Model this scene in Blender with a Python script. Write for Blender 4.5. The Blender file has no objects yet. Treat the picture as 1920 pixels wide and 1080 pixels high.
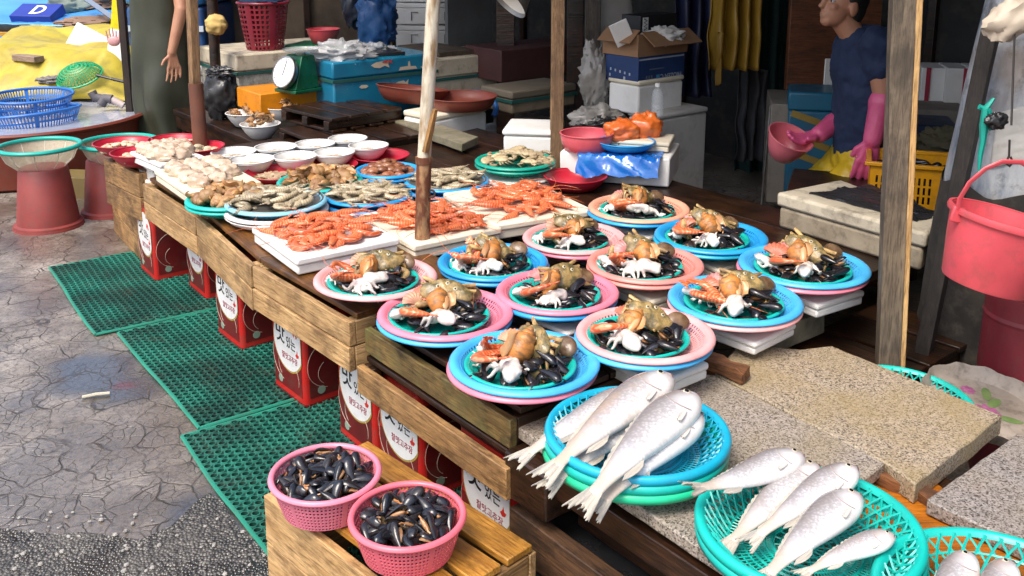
import bpy, bmesh, math, random
from mathutils import Vector, Matrix, Euler, noise
from math import radians as R, pi, sin, cos, tan, atan2, sqrt, hypot
SC = bpy.context.scene; COL = SC.collection
rng = random.Random(7)
# ---------------- camera, sky, sun, exposure ----------------
CAMH, PITCH, FPX, PYC = 1.6, R(12), 1800.0, 250.0
cam = bpy.data.cameras.new('camera'); camo = bpy.data.objects.new('camera', cam); COL.objects.link(camo)
camo.location = (0, 0, CAMH); camo.rotation_euler = (R(90) - PITCH, 0, 0)
cam.sensor_width = 36; cam.lens = FPX / 1920 * 36; cam.shift_y = -(540 - PYC) / 1920
cam.clip_start = .05; cam.clip_end = 500
SC.camera = camo
SUN_EL, SUN_AZ = R(58), R(215)          # azimuth measured clockwise from +Y: behind and left of the camera
w = bpy.data.worlds.new('World'); SC.world = w; w.use_nodes = True
nt = w.node_tree; bg = nt.nodes['Background']
sky = nt.nodes.new('ShaderNodeTexSky'); sky.sky_type = 'NISHITA'; sky.sun_disc = False
sky.sun_elevation = SUN_EL; sky.sun_rotation = SUN_AZ; sky.air_density = 1.0; sky.dust_density = 4.0; sky.ozone_density = 1.0
nt.links.new(sky.outputs[0], bg.inputs[0]); bg.inputs[1].default_value = .15
sl = bpy.data.lights.new('sun', 'SUN'); sl.energy = 1.3; sl.angle = R(28); sl.color = (1, .955, .88)
so = bpy.data.objects.new('sun', sl); COL.objects.link(so)
so.rotation_euler = Vector((sin(SUN_AZ) * cos(SUN_EL), cos(SUN_AZ) * cos(SUN_EL), sin(SUN_EL))).to_track_quat('Z', 'Y').to_euler()
so.location = (0, 0, 8)
SC.view_settings.view_transform = 'Standard'; SC.view_settings.look = 'None'
SC.view_settings.exposure = 1.05; SC.view_settings.gamma = 1
SC.render.engine = 'CYCLES'; SC.cycles.use_denoising = True
SC.cycles.max_bounces = 7; SC.cycles.diffuse_bounces = 4; SC.cycles.glossy_bounces = 3; SC.cycles.transparent_max_bounces = 10
SC.cycles.caustics_reflective = False; SC.cycles.caustics_refractive = False

# ---------------- pixel <-> place ----------------
def ray(px, py):
    x, y = (px - 960) / FPX, (py - PYC) / FPX
    s, c = sin(PITCH), cos(PITCH)
    return Vector((x, -s * y + c, -c * y - s))
def at(px, py, z):
    d = ray(px, py); t = (z - CAMH) / d.z
    return Vector((d.x * t, d.y * t, z))
def atY(px, py, Y):
    d = ray(px, py); t = Y / d.y
    return Vector((d.x * t, Y, CAMH + d.z * t))
def depth(p): return p[1] * cos(PITCH) + (CAMH - p[2]) * sin(PITCH)
def span(npx, p): return npx * depth(p) / FPX       # metres that npx pixels cover at p
UA = R(-51.7)                                        # the stall runs along this heading
UV = Vector((cos(UA), sin(UA), 0)); VV = Vector((-sin(UA), cos(UA), 0))
OO = Vector((-.45, 2.58, 0))
def S(a, b, z=0): return OO + UV * a + VV * b + Vector((0, 0, z))

# ---------------- object helpers ----------------
def tag(o, label=None, cat=None, group=None, kind=None):
    if label: o['label'] = label
    if cat: o['category'] = cat
    if group: o['group'] = group
    if kind: o['kind'] = kind
    return o
def thing(name, label, cat, loc=(0, 0, 0), rz=0, group=None, rot=None):
    o = bpy.data.objects.new(name, None); COL.objects.link(o); o.empty_display_size = .05
    o.location = loc; o.rotation_euler = rot if rot else (0, 0, rz)
    return tag(o, label, cat, group)
def dup(o, parent=None, loc=None, rot=None, label=None, group=None):
    c = o.copy(); COL.objects.link(c)
    if parent: c.parent = parent
    if loc is not None: c.location = loc
    if rot is not None: c.rotation_euler = rot
    if label: c['label'] = label
    if group: c['group'] = group
    for ch in list(o.children): dup(ch, c)
    return c
class MB:
    """collects shapes, then links them as one mesh object"""
    def __init__(s): s.v = []; s.f = []; s.m = []; s.mi = 0
    def add(s, vs, fs, T=None):
        b = len(s.v)
        for p in vs:
            p = Vector(p); s.v.append(T @ p if T else p)
        for f in fs: s.f.append([b + i for i in f]); s.m.append(s.mi)
        return s
    def box(s, c, d, rz=0, rot=None):
        T = Matrix.Translation(c) @ (Euler(rot).to_matrix().to_4x4() if rot else Matrix.Rotation(rz, 4, 'Z'))
        x, y, z = d[0] / 2, d[1] / 2, d[2] / 2
        return s.add([(-x, -y, -z), (x, -y, -z), (x, y, -z), (-x, y, -z), (-x, -y, z), (x, -y, z), (x, y, z), (-x, y, z)],
                     [(0, 3, 2, 1), (4, 5, 6, 7), (0, 1, 5, 4), (1, 2, 6, 5), (2, 3, 7, 6), (3, 0, 4, 7)], T)
    def tube(s, pts, rad, n=8, cap=True, flat=1.0):
        pts = [Vector(p) for p in pts]; k = len(pts)
        if not hasattr(rad, '__len__'): rad = [rad] * k
        vs = []; up = None
        for i, p in enumerate(pts):
            t = (pts[min(i + 1, k - 1)] - pts[max(i - 1, 0)])
            if t.length < 1e-9: t = Vector((0, 0, 1))
            t.normalize()
            if up is None: up = Vector((0, 0, 1)) if abs(t.z) < .9 else Vector((1, 0, 0))
            a = t.cross(up)
            if a.length < 1e-6: a = t.orthogonal()
            a.normalize(); b = a.cross(t).normalized(); up = b
            for j in range(n):
                q = 2 * pi * j / n
                vs.append(p + (a * cos(q) + b * sin(q) * flat) * rad[i])
        fs = [(i * n + j, i * n + (j + 1) % n, (i + 1) * n + (j + 1) % n, (i + 1) * n + j) for i in range(k - 1) for j in range(n)]
        if cap: fs += [tuple(reversed(range(n))), tuple(range((k - 1) * n, k * n))]
        return s.add(vs, fs)
    def lathe(s, prof, n=48, T=None, cap=False, sq=1.0):
        vs = []; k = len(prof)
        for r, z in prof:
            for j in range(n):
                q = 2 * pi * j / n; vs.append((r * cos(q), r * sin(q) * sq, z))
        fs = [(i * n + j, i * n + (j + 1) % n, (i + 1) * n + (j + 1) % n, (i + 1) * n + j) for i in range(k - 1) for j in range(n)]
        if cap: fs += [tuple(reversed(range(n))), tuple(range((k - 1) * n, k * n))]
        return s.add(vs, fs, T)
    def ell(s, c, r, n=14, m=9, rot=(0, 0, 0), fn=None):
        if not hasattr(r, '__len__'): r = (r, r, r)
        T = Matrix.Translation(c) @ Euler(rot).to_matrix().to_4x4()
        vs = [(0, 0, -r[2])]
        for i in range(1, m):
            a = -pi / 2 + pi * i / m
            for j in range(n):
                q = 2 * pi * j / n; vs.append((r[0] * cos(a) * cos(q), r[1] * cos(a) * sin(q), r[2] * sin(a)))
        vs.append((0, 0, r[2]))
        if fn: vs = [fn(Vector(p)) for p in vs]
        fs = [(0, 1 + (j + 1) % n, 1 + j) for j in range(n)]
        for i in range(m - 2):
            b = 1 + i * n
            fs += [(b + j, b + (j + 1) % n, b + n + (j + 1) % n, b + n + j) for j in range(n)]
        L = len(vs) - 1; b = 1 + (m - 2) * n
        fs += [(b + j, b + (j + 1) % n, L) for j in range(n)]
        return s.add(vs, fs, T)
    def prism(s, poly, z0, z1, T=None):
        n = len(poly)
        vs = [(p[0], p[1], z0) for p in poly] + [(p[0], p[1], z1) for p in poly]
        fs = [tuple(reversed(range(n))), tuple(range(n, 2 * n))] + [(i, (i + 1) % n, n + (i + 1) % n, n + i) for i in range(n)]
        return s.add(vs, fs, T)
    def grid(s, fn, nu, nv, flip=False):
        vs = [fn(i / nu, j / nv) for j in range(nv + 1) for i in range(nu + 1)]
        w_ = nu + 1
        fs = [(j * w_ + i, j * w_ + i + 1, (j + 1) * w_ + i + 1, (j + 1) * w_ + i) for j in range(nv) for i in range(nu)]
        if flip: fs = [tuple(reversed(f)) for f in fs]
        return s.add(vs, fs)
    def cells(s, fn, nu, nv, mu, mv, solid=lambda i, j: False, wrap=True):
        """a surface of nu x nv cells, each a frame round a hole (mu, mv: frame share of the cell)"""
        for j in range(nv):
            for i in range(nu):
                u0, u1, v0, v1 = i / nu, (i + 1) / nu, j / nv, (j + 1) / nv
                a = [fn(u0, v0), fn(u1, v0), fn(u1, v1), fn(u0, v1)]
                if solid(i, j): s.add(a, [(0, 1, 2, 3)]); continue
                du, dv = (u1 - u0) * mu, (v1 - v0) * mv
                b = [fn(u0 + du, v0 + dv), fn(u1 - du, v0 + dv), fn(u1 - du, v1 - dv), fn(u0 + du, v1 - dv)]
                s.add(a + b, [(0, 1, 5, 4), (1, 2, 6, 5), (2, 3, 7, 6), (3, 0, 4, 7)])
        return s
    def mesh(s, name, mats=(), smooth=True, ang=40, weld=False, solid=0):
        me = bpy.data.meshes.new(name)
        me.from_pydata([tuple(p) for p in s.v], [], s.f)
        for m in (mats if isinstance(mats, (list, tuple)) else [mats]): me.materials.append(m)
        me.polygons.foreach_set('material_index', s.m)
        if weld or solid:
            bm = bmesh.new(); bm.from_mesh(me)
            bmesh.ops.remove_doubles(bm, verts=bm.verts, dist=1e-5)
            if solid:
                bmesh.ops.recalc_face_normals(bm, faces=bm.faces)
                bmesh.ops.solidify(bm, geom=bm.faces[:], thickness=solid)
            bm.to_mesh(me); bm.free()
        me.validate()
        if smooth:
            me.polygons.foreach_set('use_smooth', [True] * len(me.polygons))
            if ang < 180: me.set_sharp_from_angle(angle=R(ang))
        me.update()
        return me
    def obj(s, name, mats, parent=None, loc=None, rot=None, bevel=0, **k):
        return link(name, s.mesh(name, mats, **k), parent, loc, rot, bevel)
def link(name, me, parent=None, loc=None, rot=None, bevel=0):
    o = bpy.data.objects.new(name, me); COL.objects.link(o)
    if parent: o.parent = parent
    if loc is not None: o.location = loc
    if rot is not None: o.rotation_euler = rot
    if bevel:
        b = o.modifiers.new('bevel', 'BEVEL'); b.width = bevel; b.segments = 2; b.limit_method = 'ANGLE'; b.angle_limit = R(40)
    return o
def rough(o, amt=.01, scale=6, sub=2):
    """broken, uneven outline: subdivide and push along noise"""
    bm = bmesh.new(); bm.from_mesh(o.data)
    bmesh.ops.subdivide_edges(bm, edges=bm.edges, cuts=sub, use_grid_fill=True)
    for v in bm.verts: v.co += noise.noise_vector(v.co * scale + Vector((o.location.x, o.location.y, 3))) * amt
    bm.to_mesh(o.data); bm.free()
    return o
def lumpy(c, r, seed, amt=.25, scale=2.2, n=28, m=18, rot=(0, 0, 0), fold=0):
    """a crumpled closed lump (bags, cloth)"""
    mb = MB(); off = Vector((seed * 3.1, seed * 1.7, seed * .9))
    def fn(p):
        q = Vector((p.x / r[0], p.y / r[1], p.z / r[2]))
        d = 1 + amt * noise.noise(q * scale + off) + amt * .5 * abs(noise.noise(q * scale * 2.7 + off))
        if fold: d += fold * (abs(noise.noise(q * 4.3 + off)) - .25)
        return p * d
    mb.ell(c, r, n, m, rot, fn)
    return mb

def fuse(mb, vox, mat, smooth=4, nm='fused'):
    """melts overlapping shapes into one continuous skin and returns it as a mesh"""
    me = mb.mesh('raw', mat); o = bpy.data.objects.new('raw', me); COL.objects.link(o)
    m_ = o.modifiers.new('r', 'REMESH'); m_.mode = 'VOXEL'; m_.voxel_size = vox; m_.use_smooth_shade = True
    if smooth: s2 = o.modifiers.new('s', 'SMOOTH'); s2.iterations = smooth
    bpy.context.view_layer.update()
    r_ = bpy.data.meshes.new_from_object(o.evaluated_get(bpy.context.evaluated_depsgraph_get())); r_.name = nm
    bpy.data.objects.remove(o); r_.materials.clear(); r_.materials.append(mat); return r_
from mathutils.bvhtree import BVHTree
def landing(o, px, py):
    """where the line of sight through a pixel meets a built surface"""
    T = BVHTree.FromPolygons([o.matrix_world @ v.co for v in o.data.vertices], [tuple(p.vertices) for p in o.data.polygons])
    h = T.ray_cast(Vector((0, 0, CAMH)), ray(px, py).normalized())[0]
    return h if h else atY(px, py, 7.5)

# ---------------- materials ----------------
MATS = {}
def rgb(h):
    """sRGB hex -> linear"""
    v = [int(h[i:i + 2], 16) / 255 for i in (0, 2, 4)]
    return tuple(x / 12.92 if x < .04045 else ((x + .055) / 1.055) ** 2.4 for x in v)
def c4(c): return (c[0], c[1], c[2], 1)
class NT:
    def __init__(s, name):
        s.m = bpy.data.materials.new(name); s.m.use_nodes = True; s.t = s.m.node_tree
        s.b = s.t.nodes['Principled BSDF']; s.tc = s.t.nodes.new('ShaderNodeTexCoord')
    def n(s, ty, **k):
        x = s.t.nodes.new('ShaderNode' + ty)
        for a, v in k.items():
            if hasattr(x, a): setattr(x, a, v)
        return x
    def l(s, a, b): s.t.links.new(a, b)
    def setin(s, node, key, v):
        if hasattr(v, 'links') or hasattr(v, 'is_linked'): s.l(v, node.inputs[key])
        else: node.inputs[key].default_value = v
    def coords(s, stretch=(1, 1, 1), src='Object', off=(0, 0, 0)):
        mp = s.n('Mapping'); mp.inputs['Scale'].default_value = stretch; mp.inputs['Location'].default_value = off
        s.l(s.tc.outputs[src], mp.inputs[0]); return mp.outputs[0]
    def perobj(s, co, k=37.0):
        """shift the pattern by each object's own random number"""
        oi = s.n('ObjectInfo'); ml = s.n('Math', operation='MULTIPLY'); ml.inputs[1].default_value = k
        s.l(oi.outputs['Random'], ml.inputs[0]); ad = s.n('VectorMath', operation='ADD')
        s.l(co, ad.inputs[0]); s.l(ml.outputs[0], ad.inputs[1]); return ad.outputs[0]
    def noise(s, co, scale=5, detail=4, rough_=.55, dist=0):
        x = s.n('TexNoise'); x.inputs['Scale'].default_value = scale; x.inputs['Detail'].default_value = detail
        x.inputs['Roughness'].default_value = rough_; x.inputs['Distortion'].default_value = dist
        s.l(co, x.inputs['Vector']); return x.outputs['Fac']
    def vor(s, co, scale=5, feature='F1', out='Distance', rnd=1):
        x = s.n('TexVoronoi'); x.feature = feature; x.inputs['Scale'].default_value = scale; x.inputs['Randomness'].default_value = rnd
        s.l(co, x.inputs['Vector']); return x.outputs[out]
    def ramp(s, fac, stops):
        x = s.n('ValToRGB'); e = x.color_ramp.elements
        while len(e) < len(stops): e.new(.5)
        for i, (p, c) in enumerate(stops): e[i].position = p; e[i].color = c4(c) if hasattr(c, '__len__') else (c, c, c, 1)
        s.l(fac, x.inputs[0]); return x.outputs[0]
    def mix(s, fac, a, b, mode='MIX'):
        x = s.n('Mix'); x.data_type = 'RGBA'; x.blend_type = mode
        for i, v in ((0, fac), (6, a), (7, b)):
            if hasattr(v, 'is_linked'): s.l(v, x.inputs[i])
            else: x.inputs[i].default_value = c4(v) if hasattr(v, '__len__') else (v if i == 0 else (v, v, v, 1))
        return x.outputs[2]
    def math(s, op, a, b=0.0):
        x = s.n('Math'); x.operation = op
        for i, v in ((0, a), (1, b)):
            if hasattr(v, 'is_linked'): s.l(v, x.inputs[i])
            else: x.inputs[i].default_value = v
        return x.outputs[0]
    def bump(s, h, strength=.3, dist=.01, prev=None):
        x = s.n('Bump'); x.inputs['Strength'].default_value = strength; x.inputs['Distance'].default_value = dist
        s.l(h, x.inputs['Height'])
        if prev: s.l(prev, x.inputs['Normal'])
        return x.outputs[0]
    def out(s, col, r=.5, nrm=None, **k):
        b = s.b
        if hasattr(col, 'is_linked'): s.l(col, b.inputs['Base Color'])
        else: b.inputs['Base Color'].default_value = c4(col)
        if hasattr(r, 'is_linked'): s.l(r, b.inputs['Roughness'])
        else: b.inputs['Roughness'].default_value = r
        if nrm: s.l(nrm, b.inputs['Normal'])
        for a, v in k.items():
            key = {'metal': 'Metallic', 'coat': 'Coat Weight', 'alpha': 'Alpha', 'trans': 'Transmission Weight', 'sss': 'Subsurface Weight', 'spec': 'Specular IOR Level', 'sheen': 'Sheen Weight'}[a]
            if hasattr(v, 'is_linked'): s.l(v, b.inputs[key])
            else: b.inputs[key].default_value = v
        if k.get('sss'): b.inputs['Subsurface Radius'].default_value = (.01, .006, .004); b.inputs['Subsurface Scale'].default_value = 1
        return s.m
def M(name, c, r=.5, c2=None, ns=5, lo=.35, hi=.7, bump=0, bs=60, rand=0, grime=0, stretch=(1, 1, 1), rv=.15, **k):
    """plain mottled stuff: c blotched with c2, uneven gloss, optional grime and bumps"""
    if name in MATS: return MATS[name]
    if isinstance(c, str): c = rgb(c)
    if isinstance(c2, str): c2 = rgb(c2)
    if c2 is None: c2 = tuple(x * .78 for x in c)
    t = NT(name); co = t.perobj(t.coords(stretch))
    col = t.mix(t.ramp(t.noise(co, ns, 5), [(lo, 0), (hi, 1)]), c, c2)
    if grime:
        g = t.ramp(t.noise(co, ns * 2.7, 6, .65), [(.5, 0), (.72, grime)])
        col = t.mix(g, col, (.09, .075, .055))
    if rand:
        oi = t.n('ObjectInfo'); hs = t.n('HueSaturation')
        v = t.math('ADD', t.math('MULTIPLY', oi.outputs['Random'], rand), 1 - rand / 2)
        t.l(v, hs.inputs['Value']); t.l(col, hs.inputs['Color']); col = hs.outputs[0]
    rr = t.math('ADD', t.math('MULTIPLY', t.noise(co, ns * 3, 3), rv * 2), r - rv)
    nb = t.bump(t.noise(co, bs, 4), bump, .004) if bump else None
    MATS[name] = t.out(col, rr, nb, **k)
    return MATS[name]
def WOOD(name, c1, c2, stain, r=.55, sa=.5, along=0, sc=1.0, moss=None, wet=0):
    if name in MATS: return MATS[name]
    c1, c2, stain = [rgb(x) if isinstance(x, str) else x for x in (c1, c2, stain)]
    t = NT(name); st = [14 * sc] * 3; st[along] = 1.1 * sc
    co = t.perobj(t.coords(tuple(st))); co0 = t.perobj(t.coords())
    g = t.noise(co, 3.2, 7, .6, .6); fine = t.noise(co, 17, 4, .6)
    col = t.mix(t.ramp(g, [(.3, 0), (.68, 1)]), c1, c2)
    col = t.mix(t.ramp(fine, [(.46, 0), (.66, .75)]), col, tuple(x * .38 for x in c2)); col = t.mix(t.ramp(t.noise(t.perobj(t.coords(tuple(3 if i == along else 5 for i in range(3)))), 2.2, 6, .7), [(.5, 0), (.62, sa)]), col, tuple(x * .6 for x in stain))
    st2 = t.ramp(t.noise(co0, 5, 6, .65), [(.44, 0), (.66, sa)])
    col = t.mix(st2, col, stain)
    if moss: col = t.mix(t.ramp(t.noise(co0, 6.5, 5, .6), [(.42, 0), (.6, .75)]), col, moss)
    oi = t.n('ObjectInfo'); hs = t.n('HueSaturation')
    t.l(t.math('ADD', t.math('MULTIPLY', oi.outputs['Random'], .35), .82), hs.inputs['Value']); t.l(col, hs.inputs['Color']); col = hs.outputs[0]
    # knots and nail holes
    kn = t.vor(co0, 9); col = t.mix(t.ramp(kn, [(.03, .85), (.07, 0)]), col, (.03, .02, .012))
    rr = t.math('ADD', t.math('MULTIPLY', t.noise(co0, 7, 4), .35), r - .2 - wet)
    nb = t.bump(fine, .35, .003, t.bump(g, .5, .006))
    MATS[name] = t.out(col, rr, nb)
    return MATS[name]

plastic = lambda name, c, r=.35, **k: M(name, c, r, ns=k.pop('ns', 9), grime=k.pop('grime', .12), bump=k.pop('bump', .05), bs=90, **k)
foam_white = M('white foam', (.80, .79, .76), .75, (.70, .68, .63), ns=4, bump=.25, bs=220, grime=.12)
foam_dirty = M('dirty foam', (.58, .51, .38), .8, (.40, .34, .25), ns=5, bump=.3, bs=180, grime=.75)
foam_cream = M('cream foam', (.78, .71, .55), .75, (.66, .58, .44), ns=4, bump=.25, bs=220, grime=.2)
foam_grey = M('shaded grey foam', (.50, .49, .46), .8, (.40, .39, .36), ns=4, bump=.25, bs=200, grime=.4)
crate_wood = WOOD('pale crate wood', 'd3ad7a', 'a98454', '6a4c2e', .6, .55)
crate_wood2 = WOOD('worn crate wood', 'b88f5c', '8e6a40', '523a26', .6, .65)
mossy_wood = WOOD('mossy crate wood', '957a46', '64502c', '2c2416', .6, .8, moss=(.12, .125, .04))
beam_wood = WOOD('dirty brown beam', '6e4e32', '4a3322', '1c130c', .65, .7)
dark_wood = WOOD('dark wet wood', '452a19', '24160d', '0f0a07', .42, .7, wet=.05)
amber_wood = WOOD('amber wet wood', 'd39a44', 'a8702a', '63401a', .42, .45)
top_wood = WOOD('wet brown table wood', '8a5a26', '5d391a', '2a1a0e', .36, .6)
grey_wood = WOOD('grey weathered wood', '8a7a64', '5f5244', '39322a', .7, .5, along=2)
pale_post = WOOD('tan post wood', 'a2805a', '75583c', '4a382a', .65, .45, along=2)
teal = plastic('teal plastic', '16b9ab'); tealblue = plastic('turquoise plastic', '19a9c9')
green_pl = plastic('sea green plastic', '25c490'); blue_pl = plastic('sky blue plastic', '2aa0e2'); blue2_pl = plastic('light blue plastic', '4bb4ee')
pink_pl = plastic('pink plastic', 'f0879c'); pink2_pl = plastic('pale pink plastic', 'f6b0ae'); salmon_pl = plastic('salmon plastic', 'ee9488'); peach_pl = plastic('peach plastic', 'f0ac8e')
red_pl = plastic('red plastic', 'b81f35'); hotpink_pl = plastic('coral pink plastic', 'd24f58', .42, grime=.35); white_pl = plastic('white plastic', (.78, .77, .74))
brown_pl = plastic('red brown rubber', '7c3a2c', .5, grime=.3); yellow_pl = plastic('yellow plastic', 'dd9a14', grime=.3)
deepblue_pl = plastic('deep blue plastic', '2a6fc0'); green_dk = plastic('dark green enamel', '0d5a3a', .3)
black_pl = M('black plastic film', (.012, .012, .013), .3, (.03, .03, .032), bump=.2, bs=30)
steel = M('dull steel', (.5, .5, .5), .35, (.3, .29, .27), metal=1, bump=.1)
# ================= ground =================
def ground_mat():
    t = NT('cracked wet concrete'); co = t.coords()
    wob = t.n('TexNoise'); wob.inputs['Scale'].default_value = 3.5; wob.inputs['Detail'].default_value = 4; t.l(co, wob.inputs['Vector'])
    sc_ = t.n('VectorMath', operation='SCALE'); t.l(wob.outputs['Color'], sc_.inputs[0]); sc_.inputs['Scale'].default_value = .17
    ad = t.n('VectorMath', operation='ADD'); t.l(co, ad.inputs[0]); t.l(sc_.outputs[0], ad.inputs[1]); cw = ad.outputs[0]
    e1 = t.vor(cw, 7.4, 'DISTANCE_TO_EDGE'); e2 = t.vor(cw, 19.0, 'DISTANCE_TO_EDGE')
    big = t.noise(co, 1.3, 5, .6); mid = t.noise(co, 6, 7, .65); fine = t.noise(co, 55, 5, .7)
    where2 = t.ramp(t.noise(co, 1.1, 3), [(.4, 0), (.6, 1)])
    c1 = t.ramp(e1, [(.0, 1), (.012, .8), (.036, 0)]); c2 = t.math('MULTIPLY', t.ramp(e2, [(.0, .85), (.05, 0)]), where2)
    crack = t.math('MAXIMUM', c1, c2)
    crack = t.math('MULTIPLY', crack, t.ramp(t.noise(co, 9, 4), [(.34, 0.1), (.6, 1)]))
    col = t.mix(t.ramp(mid, [(.34, 0), (.64, 1)]), (.42, .37, .32), (.15, .128, .105))
    col = t.mix(t.ramp(big, [(.36, 0), (.62, .75)]), col, (.19, .14, .095))
    col = t.mix(t.ramp(fine, [(.48, 0), (.66, .75)]), col, (.05, .045, .04)); col = t.mix(t.ramp(t.noise(co, 2.6, 6, .7), [(.53, 0), (.66, .6)]), col, (.085, .07, .055))
    wet = t.ramp(t.noise(co, 1.3, 6, .66), [(.42, 0), (.54, 1)])
    # the dirty puddle with its red stain beside the mats
    def spot(p, r, soft):
        s_ = t.n('VectorMath', operation='DISTANCE'); t.l(cw, s_.inputs[0]); s_.inputs[1].default_value = (p[0] + .085, p[1] + .085, p[2] + .085)
        return t.ramp(s_.outputs['Value'], [(r, 1), (r + soft, 0)])
    pud = t.math('MAXIMUM', spot(at(190, 700, 0), .11, .10), spot(at(235, 725, 0), .09, .08))
    pud = t.math('MAXIMUM', pud, spot(at(150, 690, 0), .07, .07))
    pud = t.math('MAXIMUM', pud, spot(at(400, 960, 0), .09, .08))
    col = t.mix(t.math('MULTIPLY', pud, .85), col, t.mix(t.ramp(fine, [(.45, 0), (.62, 1)]), (.018, .018, .02), (.08, .08, .085)))
    col = t.mix(t.math('MULTIPLY', spot(at(228, 722, 0), .018, .035), .8), col, (.13, .008, .008))
    col = t.mix(crack, col, (.018, .015, .012))
    col = t.mix(t.math('MULTIPLY', wet, .35), col, (.06, .052, .045)); r_ = t.mix(wet, .5, .30); r_ = t.mix(pud, r_, .06); r_ = t.math('ADD', t.math('MULTIPLY', mid, .16), t.math('SUBTRACT', r_, .08))
    h = t.math('ADD', t.math('MULTIPLY', mid, .6), t.math('MULTIPLY', fine, .22)); h = t.math('SUBTRACT', h, t.math('MULTIPLY', crack, .35))
    h = t.mix(t.math('MULTIPLY', pud, .8), h, .3)
    m_ = t.out(col, r_, t.bump(h, .7, .016), spec=.6, coat=t.math('MULTIPLY', t.math('MAXIMUM', t.math('MULTIPLY', wet, .65), t.math('MAXIMUM', pud, .12)), t.math('SUBTRACT', 1, crack)))
    t.b.inputs['Coat Roughness'].default_value = .13; t.b.inputs['Coat IOR'].default_value = 1.6; t.l(t.bump(t.math('ADD', mid, t.math('MULTIPLY', fine, .3)), .5, .012), t.b.inputs['Coat Normal'])
    return m_
def asphalt_mat():
    t = NT('gravelly asphalt'); co = t.coords()
    v = t.vor(co, 120, 'F1', 'Color'); d = t.vor(co, 120); n_ = t.noise(co, 4, 6, .65)
    sep = t.n('SeparateColor'); t.l(v, sep.inputs[0])
    col = t.ramp(sep.outputs[0], [(.3, (.055, .05, .046)), (.65, (.14, .13, .115)), (.96, (.26, .235, .2))])
    col = t.mix(t.ramp(d, [(.3, 0), (.6, .8)]), col, (.015, .014, .014))
    col = t.mix(t.ramp(n_, [(.50, 0), (.60, .85)]), col, (.014, .014, .015)); col = t.mix(t.ramp(t.noise(co, 2.2, 5, .6), [(.45, 0), (.62, .7)]), col, (.15, .135, .115))
    r_ = t.ramp(n_, [(.42, .62), (.58, .12)])
    return t.out(col, r_, t.bump(t.math('SUBTRACT', 1, d), .7, .012), spec=.6)
mb = MB(); mb.grid(lambda u, v: Vector((-40 + 80 * u, -20 + 80 * v, 0)), 8, 8)
tag(mb.obj('ground', ground_mat()), kind='structure')
# asphalt sheet along the front of the concrete
edge = [at(x, y, 0) for x, y in ((-700, 965), (-300, 985), (-60, 990), (60, 1003), (150, 1000), (260, 1012), (320, 985), (362, 945), (395, 925), (430, 960), (480, 1010), (520, 1060), (640, 1110), (900, 1170))]
poly = []
for i in range(len(edge) - 1):
    for k in range(8):
        p = edge[i].lerp(edge[i + 1], k / 8); q = noise.noise_vector(p * 9) * .016; poly.append((p.x + q.x, p.y + q.y))
poly += [(2.0, -3), (-6, -3)]
mb = MB(); mb.prism(poly[::-1], -.02, .004); tag(mb.obj('asphalt', asphalt_mat(), smooth=False), kind='structure')
# loose grit and litter
stone = M('pale grit', (.4, .38, .34), .7, (.2, .18, .16), ns=30)
for k in range(60):
    p = at(rng.uniform(0, 520), rng.uniform(960, 1078), .006)
    mb = MB(); r_ = rng.uniform(.003, .0085)
    mb.ell((0, 0, 0), (r_, r_ * rng.uniform(.6, 1), r_ * .6), 6, 4)
    tag(mb.obj('pebble', stone, loc=p, rot=(0, 0, rng.uniform(0, 6))), 'small pale pebble lying loose on the dark asphalt at the near edge', 'pebble', 'loose pebbles on the asphalt')
mb = MB(); mb.tube([(-.045, 0, 0), (0, .004, .001), (.045, 0, 0)], [.006, .0065, .006], 7)
tag(mb.obj('stick', M('pale stick', (.55, .5, .38), .7), loc=at(180, 741, .008), rot=(0, 0, .35)), 'short pale stick lying beside the dark puddle with a red stain', 'stick')

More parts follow.
